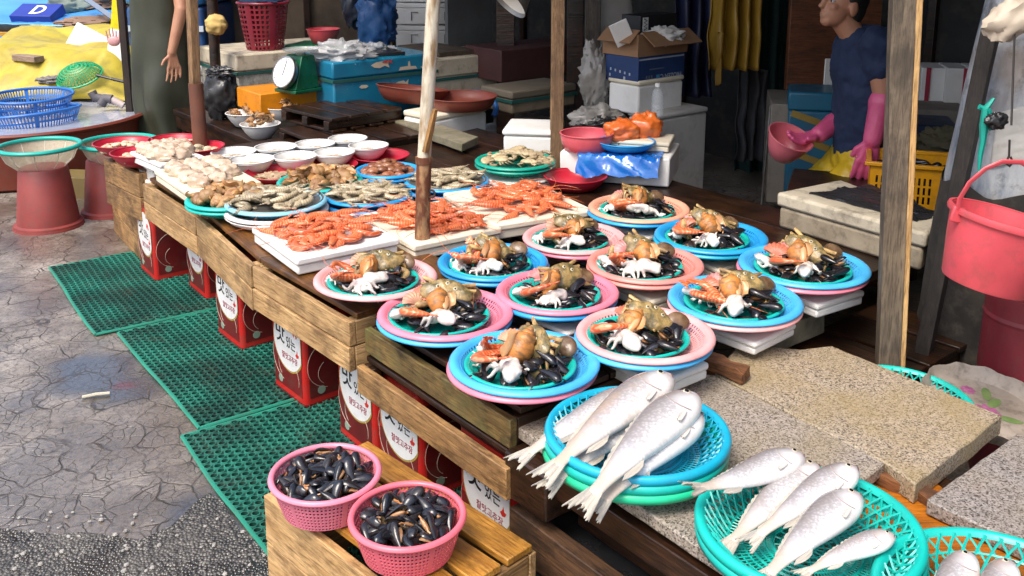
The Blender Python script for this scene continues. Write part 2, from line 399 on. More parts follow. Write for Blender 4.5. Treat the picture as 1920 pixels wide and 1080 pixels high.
# ================= rubber mats =================
mat_green = M('green rubber mat', (.007, .070, .048), .38, (.010, .030, .024), ns=3.0, lo=.4, hi=.6, grime=.5, bump=.1, bs=60, spec=.6)
hole_fill = M('dark hole fill', (.012, .014, .013), .25, (.03, .03, .026), ns=4)  # near-black discs that close the ring holes so they read dark
def ring_mat(p0, p1, width, lab, seed):
    d = (p1 - p0); L = d.length; ang = atan2(d.y, d.x); s_ = .0300; h = s_ * .866
    nx, ny = int(L / s_), int(width / h)
    mb = MB(); K = 12
    hexr = []
    for k in range(K):
        a = 2 * pi * k / K + pi / 6 * 0
        # hexagon outline with points at 30 + 60k degrees
        m_ = (a + pi / 6) % (pi / 3) - pi / 6
        hexr.append((a, s_ / 2 / cos(m_)))
    rnd = random.Random(seed)
    def wave(x, y):
        q = noise.noise_vector(Vector((x * 2.2, y * 2.2, seed))) * .018
        return Vector((x + q.x * .8, y + q.y * .8, .004 + abs(q.z) * .25 + .0035 * max(0, noise.noise(Vector((x * 5, y * 5, seed + 4))))))
    for j in range(ny):
        for i in range(nx):
            cx = (i + .5 + (.5 if j % 2 else 0)) * s_; cy = (j + .5) * h
            vs = []
            for a, r_ in hexr: vs.append(wave(cx + r_ * cos(a), cy + r_ * sin(a)) + Vector((0, 0, .0035)))
            for r_, z in ((.0128, .0035), (.0120, .0100), (.0102, .0100), (.0096, -.0015)):
                for a, _ in hexr: vs.append(wave(cx + r_ * cos(a), cy + r_ * sin(a)) + Vector((0, 0, z)))
            fs = [(q * K + k, q * K + (k + 1) % K, (q + 1) * K + (k + 1) % K, (q + 1) * K + k) for q in range(4) for k in range(K)]
            mb.add(vs, fs[:K]); b_ = len(mb.v) - len(vs); mb.mi = 2; mb.f += [[b_ + i for i in f] for f in fs[K:3 * K]]; mb.m += [2] * (2 * K); mb.mi = 0; mb.f += [[b_ + i for i in f] for f in fs[3 * K:]]; mb.m += [0] * K; mb.mi = 1; mb.add(vs[-K:], [tuple(range(K))]); mb.mi = 0
    t = thing('rubber_mat', lab, 'floor mat', p0, ang, 'green ring mats in front of the stall')
    mb.obj('ring_sheet', [mat_green, hole_fill, M('light-catching green ring', (.035, .24, .175), .4, (.018, .10, .075), ns=3.0, lo=.4, hi=.6, grime=.3)], t, smooth=True, ang=50)  # ring tops coloured lighter, standing in for light that catches them
    eb = MB()
    for (xa, ya, xb, yb) in ((0, 0, L, 0), (0, 0, 0, width), (L, 0, L, width), (0, width, L, width)):
        eb.tube([wave(xa + (xb - xa) * k / 24, ya + (yb - ya) * k / 24) + Vector((0, 0, .003)) for k in range(25)], .0065, 6)
    eb.obj('edge_strip', M('bright green mat edge', (.02, .24, .16), .45, (.015, .2, .13), ns=6, grime=.3), t)
ring_mat(at(95, 505, 0), at(180, 631, 0), .78, 'green rubber ring mat farthest back, beside the leftmost crates', 1)
ring_mat(at(222, 627, 0), at(372, 809, 0), .72, 'green rubber ring mat in the middle of the three', 2)
ring_mat(at(340, 825, 0), at(340, 825, 0) + (at(495, 1032, 0) - at(340, 825, 0)).normalized() * .98, .7, 'green rubber ring mat closest to the camera, running under the slatted stool', 3)

# ================= wooden crates and tables =================
def board(parent, name, p0, p1, h, th, mat, warp=.0015, tilt=0):
    """a plank: length p0->p1 (bottom centre line), height h, thickness th"""
    p0, p1 = Vector(p0), Vector(p1); d = p1 - p0; L = d.length
    mb = MB(); n = max(2, int(L / .09))
    mb.grid(lambda u, v: Vector((0, 0, 0)), 1, 1); mb.v, mb.f, mb.m = [], [], []
    ring = [(-th / 2, 0), (th / 2, 0), (th / 2, h * .33), (th / 2, h * .66), (th / 2, h), (-th / 2, h), (-th / 2, h * .66), (-th / 2, h * .33)]
    k = len(ring); sd = rng.uniform(0, 99)
    vs = []
    for i in range(n + 1):
        for (y, z) in ring:
            p = Vector((L * i / n, y, z)); q = noise.noise_vector(Vector((p.x * 7, y * 30 + sd, z * 22))) * warp
            vs.append(p + Vector((q.x * (1.5 if i in (0, n) else 0), q.y, q.z)))
    fs = [(i * k + j, (i + 1) * k + j, (i + 1) * k + (j + 1) % k, i * k + (j + 1) % k) for i in range(n) for j in range(k)]
    fs += [tuple(range(k)), tuple(reversed(range(n * k, n * k + k)))]
    mb.add(vs, fs)
    return mb.obj(name, mat, parent, p0, Euler((tilt, 0, atan2(d.y, d.x))), bevel=.0025, ang=50)
nail = M('rusty nail', (.06, .03, .02), .6)
def crate(lab, P, Q, zb, zt, dep, rows, fm, tm, em=None, group='upturned wooden crates of the stall front', nt_=3, shift=None, gap=.006):
    """open box turned over: front, back and end boards, slatted top; P, Q front corners seen from the aisle"""
    P, Q = Vector((P[0], P[1], 0)), Vector((Q[0], Q[1], 0)); d = Q - P; L = d.length
    t = thing('wooden_crate', lab, 'crate', (P.x, P.y, zb), atan2(d.y, d.x), group)
    H = zt - zb; rh = (H - .02) / rows; em = em or fm
    for r_ in range(rows):
        z = r_ * rh; o = (shift or [0] * rows)[r_]
        board(t, 'front_board', (0, .011 + o, z), (L, .011 + o, z), rh - .004, .022, fm)
        board(t, 'back_board', (0, dep - .011, z), (L, dep - .011, z), rh - .004, .02, fm)
        board(t, 'end_board', (.011, .024 + o, z), (.011, dep - .024, z), rh - .004, .02, em)
        board(t, 'end_board', (L - .011, .024 + o, z), (L - .011, dep - .024, z), rh - .004, .02, em)
    w_ = (dep - .03) / nt_
    for k in range(nt_):
        y = .03 + w_ * (k + .5); tb = board(t, 'top_board', (.002, y, H - .019), (L - .002, y, H - .019), .017, w_ - gap, tm)
    for x in (.034, L - .034):
        mb = MB(); mb.box((x, .04, H / 2 - .012), (.026, .03, H - .03)); mb.obj('corner_post', em, t, bevel=.002)
    return t
def px3(x, y, z): return at(x, y, z)
c0l, c0r = at(193, 289, .52), at(243, 311, .52)
crate('worn crate at the far left end of the stall, upper of two stacked', c0l, c0l + (c0r - c0l).normalized() * .42, .27, .52, .42, 2, crate_wood2, top_wood)
q0 = at(268, 497, .0); q1 = at(214, 427, .02)
crate('grey worn crate at the far left, resting on the ground under another', q1, q1 + (q0 - q1).normalized() * .60, .0, .265, .36, 2, grey_wood if False else crate_wood2, top_wood)
F = [at(266, 334, .52), at(364, 395, .52), at(365, 394, .52), at(468, 486, .52), at(470, 487, .52), at(651, 592, .52)]
crate('pale crate carrying the white tray of pale shellfish', F[0], F[1], .335, .52, .46, 2, crate_wood, top_wood)
crate('pale crate carrying the plate of brown conchs and grey shrimp', F[2], F[3], .335, .52, .46, 2, crate_wood, top_wood)
crate('pale crate with water stains below the trays of red prawns', F[4], F[5], .345, .52, .50, 2, crate_wood, amber_wood if False else top_wood, shift=[.0, .004])
G0, G1 = at(683, 600, .5), at(956, 772, .5)
crate('mossy green crate under the nearest blue plate', G0, G1, .402, .5, .62, 1, mossy_wood, dark_wood, dark_wood, nt_=4)
H0, H1 = at(668, 670, .4), at(949, 862, .4)
crate('brown crate under the mossy one, above the red tins', H0, H1, .292, .398, .6, 1, crate_wood2, dark_wood, dark_wood)

def table(lab, a0, a1, b0, b1, zt, npl, mat, legs=True, th=.035, name='plank_table', group=None):
    o = S(a0, b0); t = thing(name, lab, 'table', o, UA, group)
    L, W_ = a1 - a0, b1 - b0; w_ = W_ / npl
    for k in range(npl):
        e = rng.uniform(-.015, .015)
        board(t, 'table_board', (e, w_ * (k + .5), zt - th), (L + e, w_ * (k + .5), zt - th), th - rng.uniform(0, .004), w_ - .008, mat, .003)
    for y in (.03, W_ - .03):
        board(t, 'table_rail', (.02, y, zt - th - .09), (L - .02, y, zt - th - .09), .088, .03, mat)
    if legs:
        for x in (.06, L / 2, L - .06):
            for y in (.07, W_ - .07):
                mb = MB(); mb.box((x, y, (zt - th) / 2 - .002), (.05, .05, zt - th - .004)); mb.obj('leg', dark_wood, t, bevel=.003)
    return t
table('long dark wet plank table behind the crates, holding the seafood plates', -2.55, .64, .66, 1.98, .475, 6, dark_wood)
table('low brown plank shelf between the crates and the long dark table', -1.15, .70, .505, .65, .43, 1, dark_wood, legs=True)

# stacked pallets showing at the right end of the table
def pallet(lab, c, rz, L, W_, z, mat=dark_wood, n=4):
    t = thing('wooden_pallet', lab, 'pallet', (c[0], c[1], z), rz, 'dark pallets stacked under the table end')
    for k in range(n):
        y = -W_ / 2 + W_ * (k + .5) / n; board(t, 'slat', (-L / 2, y, .062), (L / 2, y, .062), .018, W_ / n - .02, mat)
        board(t, 'bottom_slat', (-L / 2, y, 0), (L / 2, y, 0), .014, W_ / n - .035, mat)
    for x in (-L / 2 + .04, 0, L / 2 - .04):
        board(t, 'bearer', (x, -W_ / 2, .015), (x, W_ / 2, .015), .046, .05, mat)
    return t
pc = S(.83, 1.34)
for k in range(4):
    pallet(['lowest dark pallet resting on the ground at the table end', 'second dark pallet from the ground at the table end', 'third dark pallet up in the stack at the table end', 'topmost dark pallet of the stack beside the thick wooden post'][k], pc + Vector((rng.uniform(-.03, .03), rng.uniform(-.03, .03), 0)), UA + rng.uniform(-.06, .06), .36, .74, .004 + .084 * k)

# ================= granite slabs and what carries them =================
def granite(name, base, yel):
    t = NT(name); co = t.coords()
    v = t.vor(co, 300, 'F1', 'Color'); sep = t.n('SeparateColor'); t.l(v, sep.inputs[0])
    v2 = t.noise(co, 120, 3, .6); big = t.noise(co, 5, 5, .6)
    col = t.ramp(sep.outputs[0], [(.0, tuple(x * .16 for x in base)), (.17, tuple(x * .26 for x in base)), (.24, tuple(x * .70 for x in base)), (.6, base), (.9, tuple(min(1, x * 1.3) for x in base))])
    col = t.mix(t.ramp(v2, [(.54, 0), (.68, .8)]), col, tuple(x * .3 for x in base))
    col = t.mix(t.ramp(big, [(.4, 0), (.66, yel)]), col, (.30, .225, .10), 'MIX')
    return t.out(col, t.ramp(big, [(.3, .55), (.7, .38)]), t.bump(v2, .15, .002))
gr1 = granite('grey speckled granite', (.33, .285, .24), .3); gr2 = granite('yellowish speckled granite', (.36, .295, .215), .6); gr3 = granite('dark speckled granite', (.27, .245, .225), .2)
def slab(lab, pts, zt, th, mat, r_=.0025):
    P = [at(x, y, zt) for x, y in pts]; c = sum(P, Vector()) / len(P)
    poly = [(p.x - c.x, p.y - c.y) for p in P]
    ar = sum(poly[i][0] * poly[(i + 1) % len(poly)][1] - poly[(i + 1) % len(poly)][0] * poly[i][1] for i in range(len(poly)))
    if ar < 0: poly.reverse()
    fine = []
    for i in range(len(poly)):
        a, b = Vector(poly[i]), Vector(poly[(i + 1) % len(poly)]); n = max(2, int((b - a).length / .03)); nr = Vector((b.y - a.y, a.x - b.x)).normalized()
        for k in range(n):
            p = a.lerp(b, k / n); q = noise.noise(Vector((p.x * 25, p.y * 25, zt * 90))) * r_ * (0 if k == 0 else 1); fine.append((p.x + nr.x * q, p.y + nr.y * q))
    mb = MB(); mb.prism(fine, -th, 0)
    return tag(mb.obj('granite_slab', mat, loc=(c.x, c.y, zt), bevel=.004, smooth=True, ang=30), lab, 'stone slab', 'granite slabs on the near right counter')
slab('grey speckled granite slab under the fish basket stacks', [(955, 790), (1392, 1078), (1660, 868), (1338, 702), (1200, 700)], .45, .03, gr1)
slab('yellowish granite slab with a broken back corner, jutting out to the right', [(1340, 700), (1385, 645), (1500, 655), (1560, 648), (1880, 779), (1716, 907), (1664, 869)], .452, .05, gr2, .004)
slab('dark granite slab at the lower right edge, behind the last fish basket', [(1737, 936), (1908, 812), (2110, 900), (1990, 1055)], .44, .035, gr3)
# counter underneath: an orange brown board, black beams and rough blocks
t = thing('counter_frame', 'rough dark timber frame under the granite slabs', 'counter', S(.66, 0), UA)
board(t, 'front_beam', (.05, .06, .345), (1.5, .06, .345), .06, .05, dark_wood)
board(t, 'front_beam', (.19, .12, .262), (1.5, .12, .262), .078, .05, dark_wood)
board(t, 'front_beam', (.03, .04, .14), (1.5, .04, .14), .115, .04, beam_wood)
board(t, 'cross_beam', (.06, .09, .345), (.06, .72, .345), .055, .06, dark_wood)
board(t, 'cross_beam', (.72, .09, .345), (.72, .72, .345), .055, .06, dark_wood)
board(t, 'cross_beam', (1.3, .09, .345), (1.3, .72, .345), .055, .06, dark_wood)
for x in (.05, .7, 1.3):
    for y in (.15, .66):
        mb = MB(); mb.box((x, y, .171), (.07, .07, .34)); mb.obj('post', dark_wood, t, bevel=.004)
mb = MB(); mb.box((.105, .075, .352), (.15, .14, .115)); o = mb.obj('corner_block', dark_wood, t, bevel=.006)
bp = [at(x, y, .405) for x, y in ((1330, 1100), (1640, 880), (1760, 905), (1960, 1075), (1700, 1300))]
mb = MB(); mb.prism([(p.x, p.y) for p in bp][::-1], .375, .402)
tag(mb.obj('board', WOOD('orange brown board', 'b06a1c', '96540f', '6e3c10', .4, .3), bevel=.003, smooth=False), 'orange brown wooden board showing between the granite slabs', 'board')
mb = MB(); mb.box((0, 0, 0), (.34, .05, .03)); c_ = at(1790, 850, .4)
tag(rough(mb.obj('batten', WOOD('yellow batten', 'd09a2a', 'b87f1e', '4a3416', .6, .6), loc=(c_.x, c_.y, .421), rot=(0, 0, R(40))), .004, 20), 'yellow painted batten propping the jutting granite slab', 'batten')
bark = WOOD('splintered brown wood', '8a5a34', '5e3a20', '2a190e', .7, .6)
def splinter(lab, p, rz, L, W_, H):
    mb = MB(); mb.box((0, 0, 0), (L, W_, H)); return tag(rough(mb.obj('wood_scrap', bark, loc=p, rot=(0, .06, rz)), .011, 17, 4), lab, 'wood scrap', 'broken wood scraps on the counter')
p = at(1352, 690, .47); splinter('splintered wood scrap between the pale pink plate and the granite', (p.x, p.y, .476), R(-42), .15, .045, .03)
p = at(1690, 905, .42); splinter('bark like wood scrap wedged below the jutting granite corner', (p.x, p.y, .418), R(-48), .16, .035, .024)
# rough concrete block beside the pale blue plate
def block(lab, c, size, rz, mat, cat='block', nm='stone_block', amt=.004):
    mb = MB(); mb.box((0, 0, 0), size); return tag(rough(mb.obj(nm, mat, loc=c, rot=(0, 0, rz), bevel=.004), amt, 14, 3), lab, cat)
conc = M('rough mossy concrete', (.22, .19, .13), .85, (.12, .11, .06), ns=9, bump=.6, bs=120, grime=.6)
p = at(1480, 615, .42); block('rough mossy stone block beside the granite and the light blue plate', (p.x - .02, p.y + .05, .400), (.30, .13, .075), UA + R(90), conc)

# ================= posts =================
def post(name, lab, cat, pts, r_, mat, n=12, square=False, extra=None, group=None):
    o = Vector(pts[0]); t = thing(name, lab, cat, o, group=group)
    mb = MB(); P = [Vector(p) - o for p in pts]
    if square:
        Q = []
        for i in range(len(P) - 1):
            for k in range(12): Q.append(P[i].lerp(P[i + 1], k / 12) + noise.noise_vector(P[i].lerp(P[i + 1], k / 12) * 4) * .004)
        Q.append(P[-1])
        mb.tube(Q, r_, 4); mb2 = mb.obj('shaft', mat, t, bevel=.004, ang=40); mb2.rotation_euler = (0, 0, 0)
    else:
        Q = []
        for i in range(len(P) - 1):
            for k in range(10): Q.append(P[i].lerp(P[i + 1], k / 10))
        Q.append(P[-1]); mb.tube(Q, r_, n); mb.obj('shaft', mat, t)
    return t
rusty = M('rusty pipe', (.13, .040, .014), .62, (.36, .20, .09), ns=34, stretch=(1, 1, .4), bump=.5, bs=90, grime=.5, lo=.44, hi=.58)
cream_pipe = M('chipped cream paint on pipe', (.62, .56, .43), .5, (.30, .19, .09), ns=26, stretch=(1, 1, .25), bump=.35, bs=60, lo=.50, hi=.64, grime=.5)
# rusty cream pole standing among the trays
b_ = at(786, 478, .50); D_ = b_.y
m_ = atY(795, 300, D_); tp = atY(828, -260, D_)
t = thing('canopy_pole', 'rusty cream painted canopy pole standing between the prawn trays', 'pole', (b_.x, b_.y, .30))
o_ = Vector((b_.x, b_.y, .30)); r1 = span(12.5, b_)
mb = MB(); mb.tube([Vector((0, 0, 0)) + (m_ - o_) * k / 8 for k in range(9)], r1 * 1.12, 16); mb.obj('lower_tube', rusty, t)
mb = MB(); mb.tube([(m_ - o_) * 1.0 + (tp - m_) * k / 10 for k in range(11)], r1 * 1.0, 16); mb.obj('upper_tube', cream_pipe, t)
mb = MB(); mb.tube([(m_ - o_) + Vector((0, 0, -.012)), (m_ - o_) + Vector((0, 0, .012))], r1 * 1.25, 16); mb.obj('collar', rusty, t)
k_ = atY(789, 362, D_) - o_
mb = MB(); mb.tube([k_, k_ + Vector((.028, -.008, 0))], .006, 8)
mb.tube([k_ + Vector((.036 + .013 * cos(a), -.010, .013 * sin(a))) for a in [2 * pi * i / 14 for i in range(15)]], .0042, 7); mb.obj('clamp_screw', M('rusted screw', (.05, .03, .022), .6), t)
sp0, sp1 = atY(797, 285, D_ - .02), atY(816, 205, D_ - .02)
mb = MB(); mb.tube([sp0, sp0.lerp(sp1, .5), sp1], [.012, .013, .009], 4); tag(mb.obj('wood_splint', WOOD('tan splint', 'b0854c', '7e5a30', '4a3520', .6, .4, along=2)), 'thin split wooden stick leaning against the rusty cream pole', 'stick')
# left pole: wood above, rusty brown sleeve below
b_ = at(378, 296, .50); D_ = b_.y; m_ = atY(367, 156, D_); tp = atY(353, -160, D_); r1 = span(13.5, b_)
t = thing('canopy_pole', 'thick canopy pole, tan wood above a red brown sleeve, before the apron', 'pole', (b_.x, b_.y, .3)); o_ = Vector((b_.x, b_.y, .3))
mb = MB(); mb.tube([(m_ - o_) * k / 6 for k in range(7)], r1, 14); mb.obj('sleeve', M('red brown pipe', (.16, .055, .03), .55, (.10, .04, .025), ns=9, grime=.3, bump=.2), t)
mb = MB(); mb.tube([(m_ - o_) + Vector((-.004, 0, -.02)), (tp - o_)], r1 * .86, 4); mb.obj('shaft', pale_post, t, bevel=.003)
# middle square post
b_ = at(1043, 312, .475); D_ = b_.y; tp = atY(1048, -160, D_); r1 = span(16.5, b_)
t = thing('wooden_post', 'slim square tan post behind the red dish and pink basin', 'post', (b_.x, b_.y, .40))
mb = MB(); tv = tp - Vector((b_.x, b_.y, .40))
mb.v, mb.f, mb.m = [], [], []
for sx, sy in ((0, 0),):
    n = 16; vs = []
    for i in range(n + 1):
        c_ = tv * (i / n); 
        for (x, y) in ((-r1 * .72, -r1 * .72), (r1 * .72, -r1 * .72), (r1 * .72, r1 * .72), (-r1 * .72, r1 * .72)):
            q = noise.noise_vector(Vector((x * 40, y * 40, c_.z * 3))) * .003; vs.append(c_ + Vector((x, y, 0)) + Vector((q.x, q.y, 0)))
    mb.add(vs, [(i * 4 + j, i * 4 + (j + 1) % 4, i * 4 + 4 + (j + 1) % 4, i * 4 + 4 + j) for i in range(n) for j in range(4)] + [(3, 2, 1, 0), (n * 4, n * 4 + 1, n * 4 + 2, n * 4 + 3)])
mb.obj('shaft', pale_post, t, bevel=.003, smooth=False)
# right square post on the ground
D_ = 2.62; lo_ = atY(1663, 800, D_); hi_ = atY(1699, -160, D_); sc_ = depth(lo_) / FPX
def beam(t, name, lo, hi, wx, wy, mat, rz, sd=0, off=(0, 0)):
    mb = MB(); n = 20; vs = []; c, s = cos(rz), sin(rz)
    for i in range(n + 1):
        p = Vector(lo).lerp(Vector(hi), i / n)
        for (x, y) in ((-wx, -wy), (wx, -wy), (wx, wy), (-wx, wy)):
            x += off[0]; y += off[1]
            q = noise.noise_vector(Vector((x * 40 + sd, y * 40, p.z * 4))) * .004; vs.append(p + Vector((x * c - y * s + q.x, x * s + y * c + q.y, 0)))
    mb.add(vs, [(i * 4 + j, i * 4 + (j + 1) % 4, i * 4 + 4 + (j + 1) % 4, i * 4 + 4 + j) for i in range(n) for j in range(4)] + [(3, 2, 1, 0), (n * 4, n * 4 + 1, n * 4 + 2, n * 4 + 3)])
    return mb.obj(name, mat, t, bevel=.003, smooth=False)
t = thing('wooden_post', 'thick grey wooden post rising before the man in the navy shirt', 'post')
lo_.z = .0
beam(t, 'shaft', lo_, hi_, .030, .036, grey_wood, R(-12))
beam(t, 'pale_side', lo_ + Vector((.036, -.008, 0)), hi_ + Vector((.036, -.008, 0)), .0085, .034, WOOD('pale wood edge', 'd9b27a', 'b88f58', '8a6a44', .6, .3, along=2), R(-12), 5)  # paler strip along the right-hand side of the post
# ================= dishes and baskets: meshes made once, shared by copies =================
CACHE = {}
def cached(key, fn):
    if key not in CACHE: CACHE[key] = fn()
    return CACHE[key]
def polar(r, z, u): return Vector((r * cos(2 * pi * u), r * sin(2 * pi * u), z))
def along(prof, v):
    """point on a polyline profile at v in 0..1 by index"""
    f = v * (len(prof) - 1); i = min(int(f), len(prof) - 2); k = f - i
    return prof[i][0] + (prof[i + 1][0] - prof[i][0]) * k, prof[i][1] + (prof[i + 1][1] - prof[i][1]) * k
def plate_body(mat):
    mb = MB(); wall = [(.120, .008), (.140, .016), (.156, .029), (.166, .040)]
    mb.cells(lambda u, v: polar(*along(wall, v), u), 84, 4, .26, .16, solid=lambda i, j: i % 21 == 0)
    mb.cells(lambda u, v: polar(.02 + .1 * v, .006 + .002 * v, u), 42, 5, .3, .2, solid=lambda i, j: i % 7 == 0)
    mb.lathe([(0.001, .006), (.02, .006)], 42)
    me = mb.mesh('plate_body', mat, weld=True, solid=.0022, ang=50)
    return me
def plate_rim(mat):
    mb = MB(); mb.lathe([(.1645, .0385), (.170, .0465), (.179, .0500), (.188, .0485), (.1945, .0425), (.195, .0385), (.192, .0375), (.186, .043), (.176, .0445), (.168, .040), (.1645, .0385)], 96)
    return mb.mesh('plate_rim', mat, ang=180)
def plate(lab, mat, p, R_, rz=None, group='round plastic seafood plates', name='plastic_plate'):
    t = thing(name, lab, 'plate', p, rng.uniform(0, 6) if rz is None else rz, group); k = R_ / .195; t.scale = (k, k, 1)
    link('rim', cached(('pr', mat.name), lambda: plate_rim(mat)), t)
    link('slotted_body', cached(('pb', mat.name), lambda: plate_body(mat)), t)
    return t
def dish_rim(mat):
    mb = MB(); mb.lathe([(.127, .026), (.130, .0305), (.135, .0325), (.1395, .030), (.140, .026), (.138, .025), (.134, .0285), (.127, .026)], 72)
    return mb.mesh('dish_rim', mat, ang=180)
def dish_body(mat):
    mb = MB(); wall = [(.104, .004), (.116, .012), (.129, .028)]
    mb.cells(lambda u, v: polar(*along(wall, v), u), 60, 3, .28, .2)
    mb.lathe([(.001, .003), (.05, .003), (.104, .004)], 60)
    return mb.mesh('dish_body', mat, weld=True, solid=.0018, ang=50)
def dish(lab, mat, p, R_, group='teal inner dishes'):
    t = thing('inner_dish', lab, 'dish', p, rng.uniform(0, 6), group); k = R_ / .14; t.scale = (k, k, 1)
    link('rim', cached(('dr', mat.name), lambda: dish_rim(mat)), t)
    link('slotted_body', cached(('db', mat.name), lambda: dish_body(mat)), t)
    return t
def strip(mb, pts, wd, th=.0022):
    """a flat ribbon with a little thickness along pts (used for woven lattices)"""
    mb.tube(pts, wd, 4, cap=False, flat=th / wd)
def fishb_lattice(mat):
    mb = MB(); n = 44
    wall = [(.148, .010), (.166, .026), (.183, .044), (.198, .060)]
    for s_ in (1, -1):
        for i in range(n):
            pts = []
            for k in range(5):
                r_, z = along(wall, k / 4); pts.append(polar(r_ + .0012 * s_, z, (i + s_ * k / 4 * 1.6) / n))
            mb.tube(pts, .0026, 4, cap=False)
    for v in (0, .5):
        r_, z = along(wall, v); mb.tube([polar(r_, z, k / 72) for k in range(73)], .0026, 4, cap=False)
    for i in range(n * 2):
        mb.tube([polar(.060, .007, i / n / 2), polar(.105, .007, i / n / 2), polar(.148, .010, i / n / 2)], .0015, 4, cap=False)
    for r_ in (.148, .134, .120, .106, .092, .078, .064, .048, .034, .02):
        wv = .0034 if r_ in (.148, .106, .064) else .002
        mb.tube([polar(r_, .0075, k / 64) for k in range(65)], wv, 4, cap=False)
    for i in range(16): mb.tube([polar(.005, .0075, i / 16), polar(.06, .0075, i / 16)], .002, 4, cap=False)
    return mb.mesh('fish_basket_lattice', mat, ang=60)
def fishb_rim(mat):
    mb = MB(); mb.lathe([(.194, .055), (.199, .0625), (.206, .0655), (.213, .062), (.216, .055), (.2145, .045), (.2125, .045), (.212, .054), (.207, .059), (.200, .056), (.194, .055)], 96)
    return mb.mesh('fish_basket_rim', mat, ang=180)
def fish_basket(lab, mat, p, k=1, rz=None, group='turquoise lattice fish baskets', rot=None):
    t = thing('lattice_basket', lab, 'basket', p, rng.uniform(0, 6) if rz is None else rz, group, rot); t.scale = (k, k, k)
    link('rim', cached(('fr', mat.name), lambda: fishb_rim(mat)), t)
    link('lattice_body', cached(('fl', mat.name), lambda: fishb_lattice(mat)), t)
    return t
def tub_basket(lab, mat, p, R_, H, n=70, rows=7, mu=.22, mv=.18, taper=.8, rot=(0, 0, 0), group=None, rimr=.006, name='mesh_basket', bottom=True, rows_solid=()):
    t = thing(name, lab, 'basket', p, group=group, rot=rot)
    mb = MB(); prof = [(R_ * taper, .004), (R_ * (taper * .55 + .45) , H * .45), (R_ * .985, H - .008)]
    mb.cells(lambda u, v: polar(*along(prof, v), u), n, rows, mu, mv, solid=lambda i, j: i % max(1, n // 6) == 0 or j in rows_solid)
    if bottom: mb.lathe([(.001, .004), (R_ * taper * .5, .004), (R_ * taper, .004)], n)
    mb.obj('mesh_body', mat, t, weld=True, solid=.002, ang=50)
    mb = MB(); mb.lathe([(R_ * .985 + rimr * 1.0 * cos(q) , H - rimr * .4 + rimr * sin(q)) for q in [2 * pi * k / 10 for k in range(11)]], 80); mb.obj('rim', mat, t, ang=180)
    return t
def bowl(lab, mat, p, R_, H, base=.55, group=None, name='bowl', rot=(0, 0, 0), cat='bowl', rim=.006, th=.003, handles=False):
    t = thing(name, lab, cat, p, group=group, rot=rot)
    mb = MB(); rb = R_ * base
    outp = [(.001, 0), (rb * .9, 0), (rb, .004), (rb + (R_ - rb) * .45, H * .38), (rb + (R_ - rb) * .78, H * .74), (R_ - rim, H - rim * .6)]
    inn = [(R_ - rim - th, H - rim * .6 - th * .3), (rb + (R_ - rb) * .76 - th, H * .74), (rb + (R_ - rb) * .43 - th, H * .38 + th), (rb * .9, .005 + th), (.001, .005 + th)]
    mb.lathe(outp + inn, 56); mb.obj('shell', mat, t, ang=60)
    mb = MB(); mb.lathe([(R_ - rim, H - rim * .8), (R_ - rim - th, H - rim * .3), (R_ - rim * .6, H), (R_ - .0005, H - rim * .15), (R_, H - rim * .55), (R_ - rim * .35, H - rim * .8), (R_ - rim, H - rim * .8)], 56); mb.obj('rim', mat, t, ang=180)
    return t
def foam_tray(lab, p, L, W_, H, rz, mat=foam_white, group='white foam trays', name='foam_tray', lip=True):
    t = thing(name, lab, 'foam tray', p, rz, group)
    mb = MB(); mb.box((0, 0, H * .28), (L * .97, W_ * .97, H * .56)); mb.obj('base', mat, t, bevel=.006)
    mb = MB(); mb.box((0, 0, H * .78), (L, W_, H * .44)); mb.obj('top', mat, t, bevel=.007)
    return t

# ================= seafood meshes =================
mussel_shell = M('blue black mussel shell', (.010, .011, .016), .22, (.030, .022, .018), ns=18, lo=.45, hi=.75, rand=.8, bump=.15, bs=140, coat=.35, rv=.08)
mussel_in = M('orange brown mussel flesh', (.42, .17, .05), .35, (.30, .20, .12), ns=30, rand=.5)
mussel_edge = M('horny mussel edge', (.10, .06, .03), .5, (.25, .17, .09), ns=40)
def mussel_mesh(opening, seed):
    mb = MB(); L, W_, T = .070, .0175, .0125; nu, nv = 12, 8
    def valve(u, v, sgn, k=1.0):
        x = L * u; w_ = W_ * (u ** .62) * max(0, 1 - u ** 5) ** .5 * 1.12 * k + .0004; h = T * (u ** .75) * max(0, 1 - u ** 3.2) ** .6 * 1.35 * k
        q = pi * v; y = w_ * cos(q) + .006 * sin(pi * u) * .8; z = h * sin(q) ** .85 if sin(q) > 0 else 0
        p = Vector((x, y, z * sgn + .0003 * sgn)); a = -sgn * opening / 2
        return Vector((p.x * cos(a) + p.z * sin(a), p.y, -p.x * sin(a) + p.z * cos(a))) - Vector((L / 2, 0, 0))
    for sgn in (1, -1):
        mb.mi = 0; mb.grid(lambda u, v: valve(u, v, sgn), nu, nv, flip=sgn > 0)
        mb.mi = 2; mb.grid(lambda u, v: valve(u, v, sgn, .93), nu, nv, flip=sgn < 0)
    if opening > .12:
        mb.mi = 1; mb.ell((.006, .004, 0), (.022, .011, .006), 10, 6)
        mb.tube([Vector((-.02 + .007 * k, .013 + .002 * sin(k * 2 + seed), .001 * cos(k * 3))) for k in range(8)], .0022, 5)
    return mb.mesh('mussel', [mussel_shell, mussel_in, mussel_edge], ang=60)
MUS = [mussel_mesh(o, i) for i, o in enumerate((.0, .05, .0, .30, .55))]
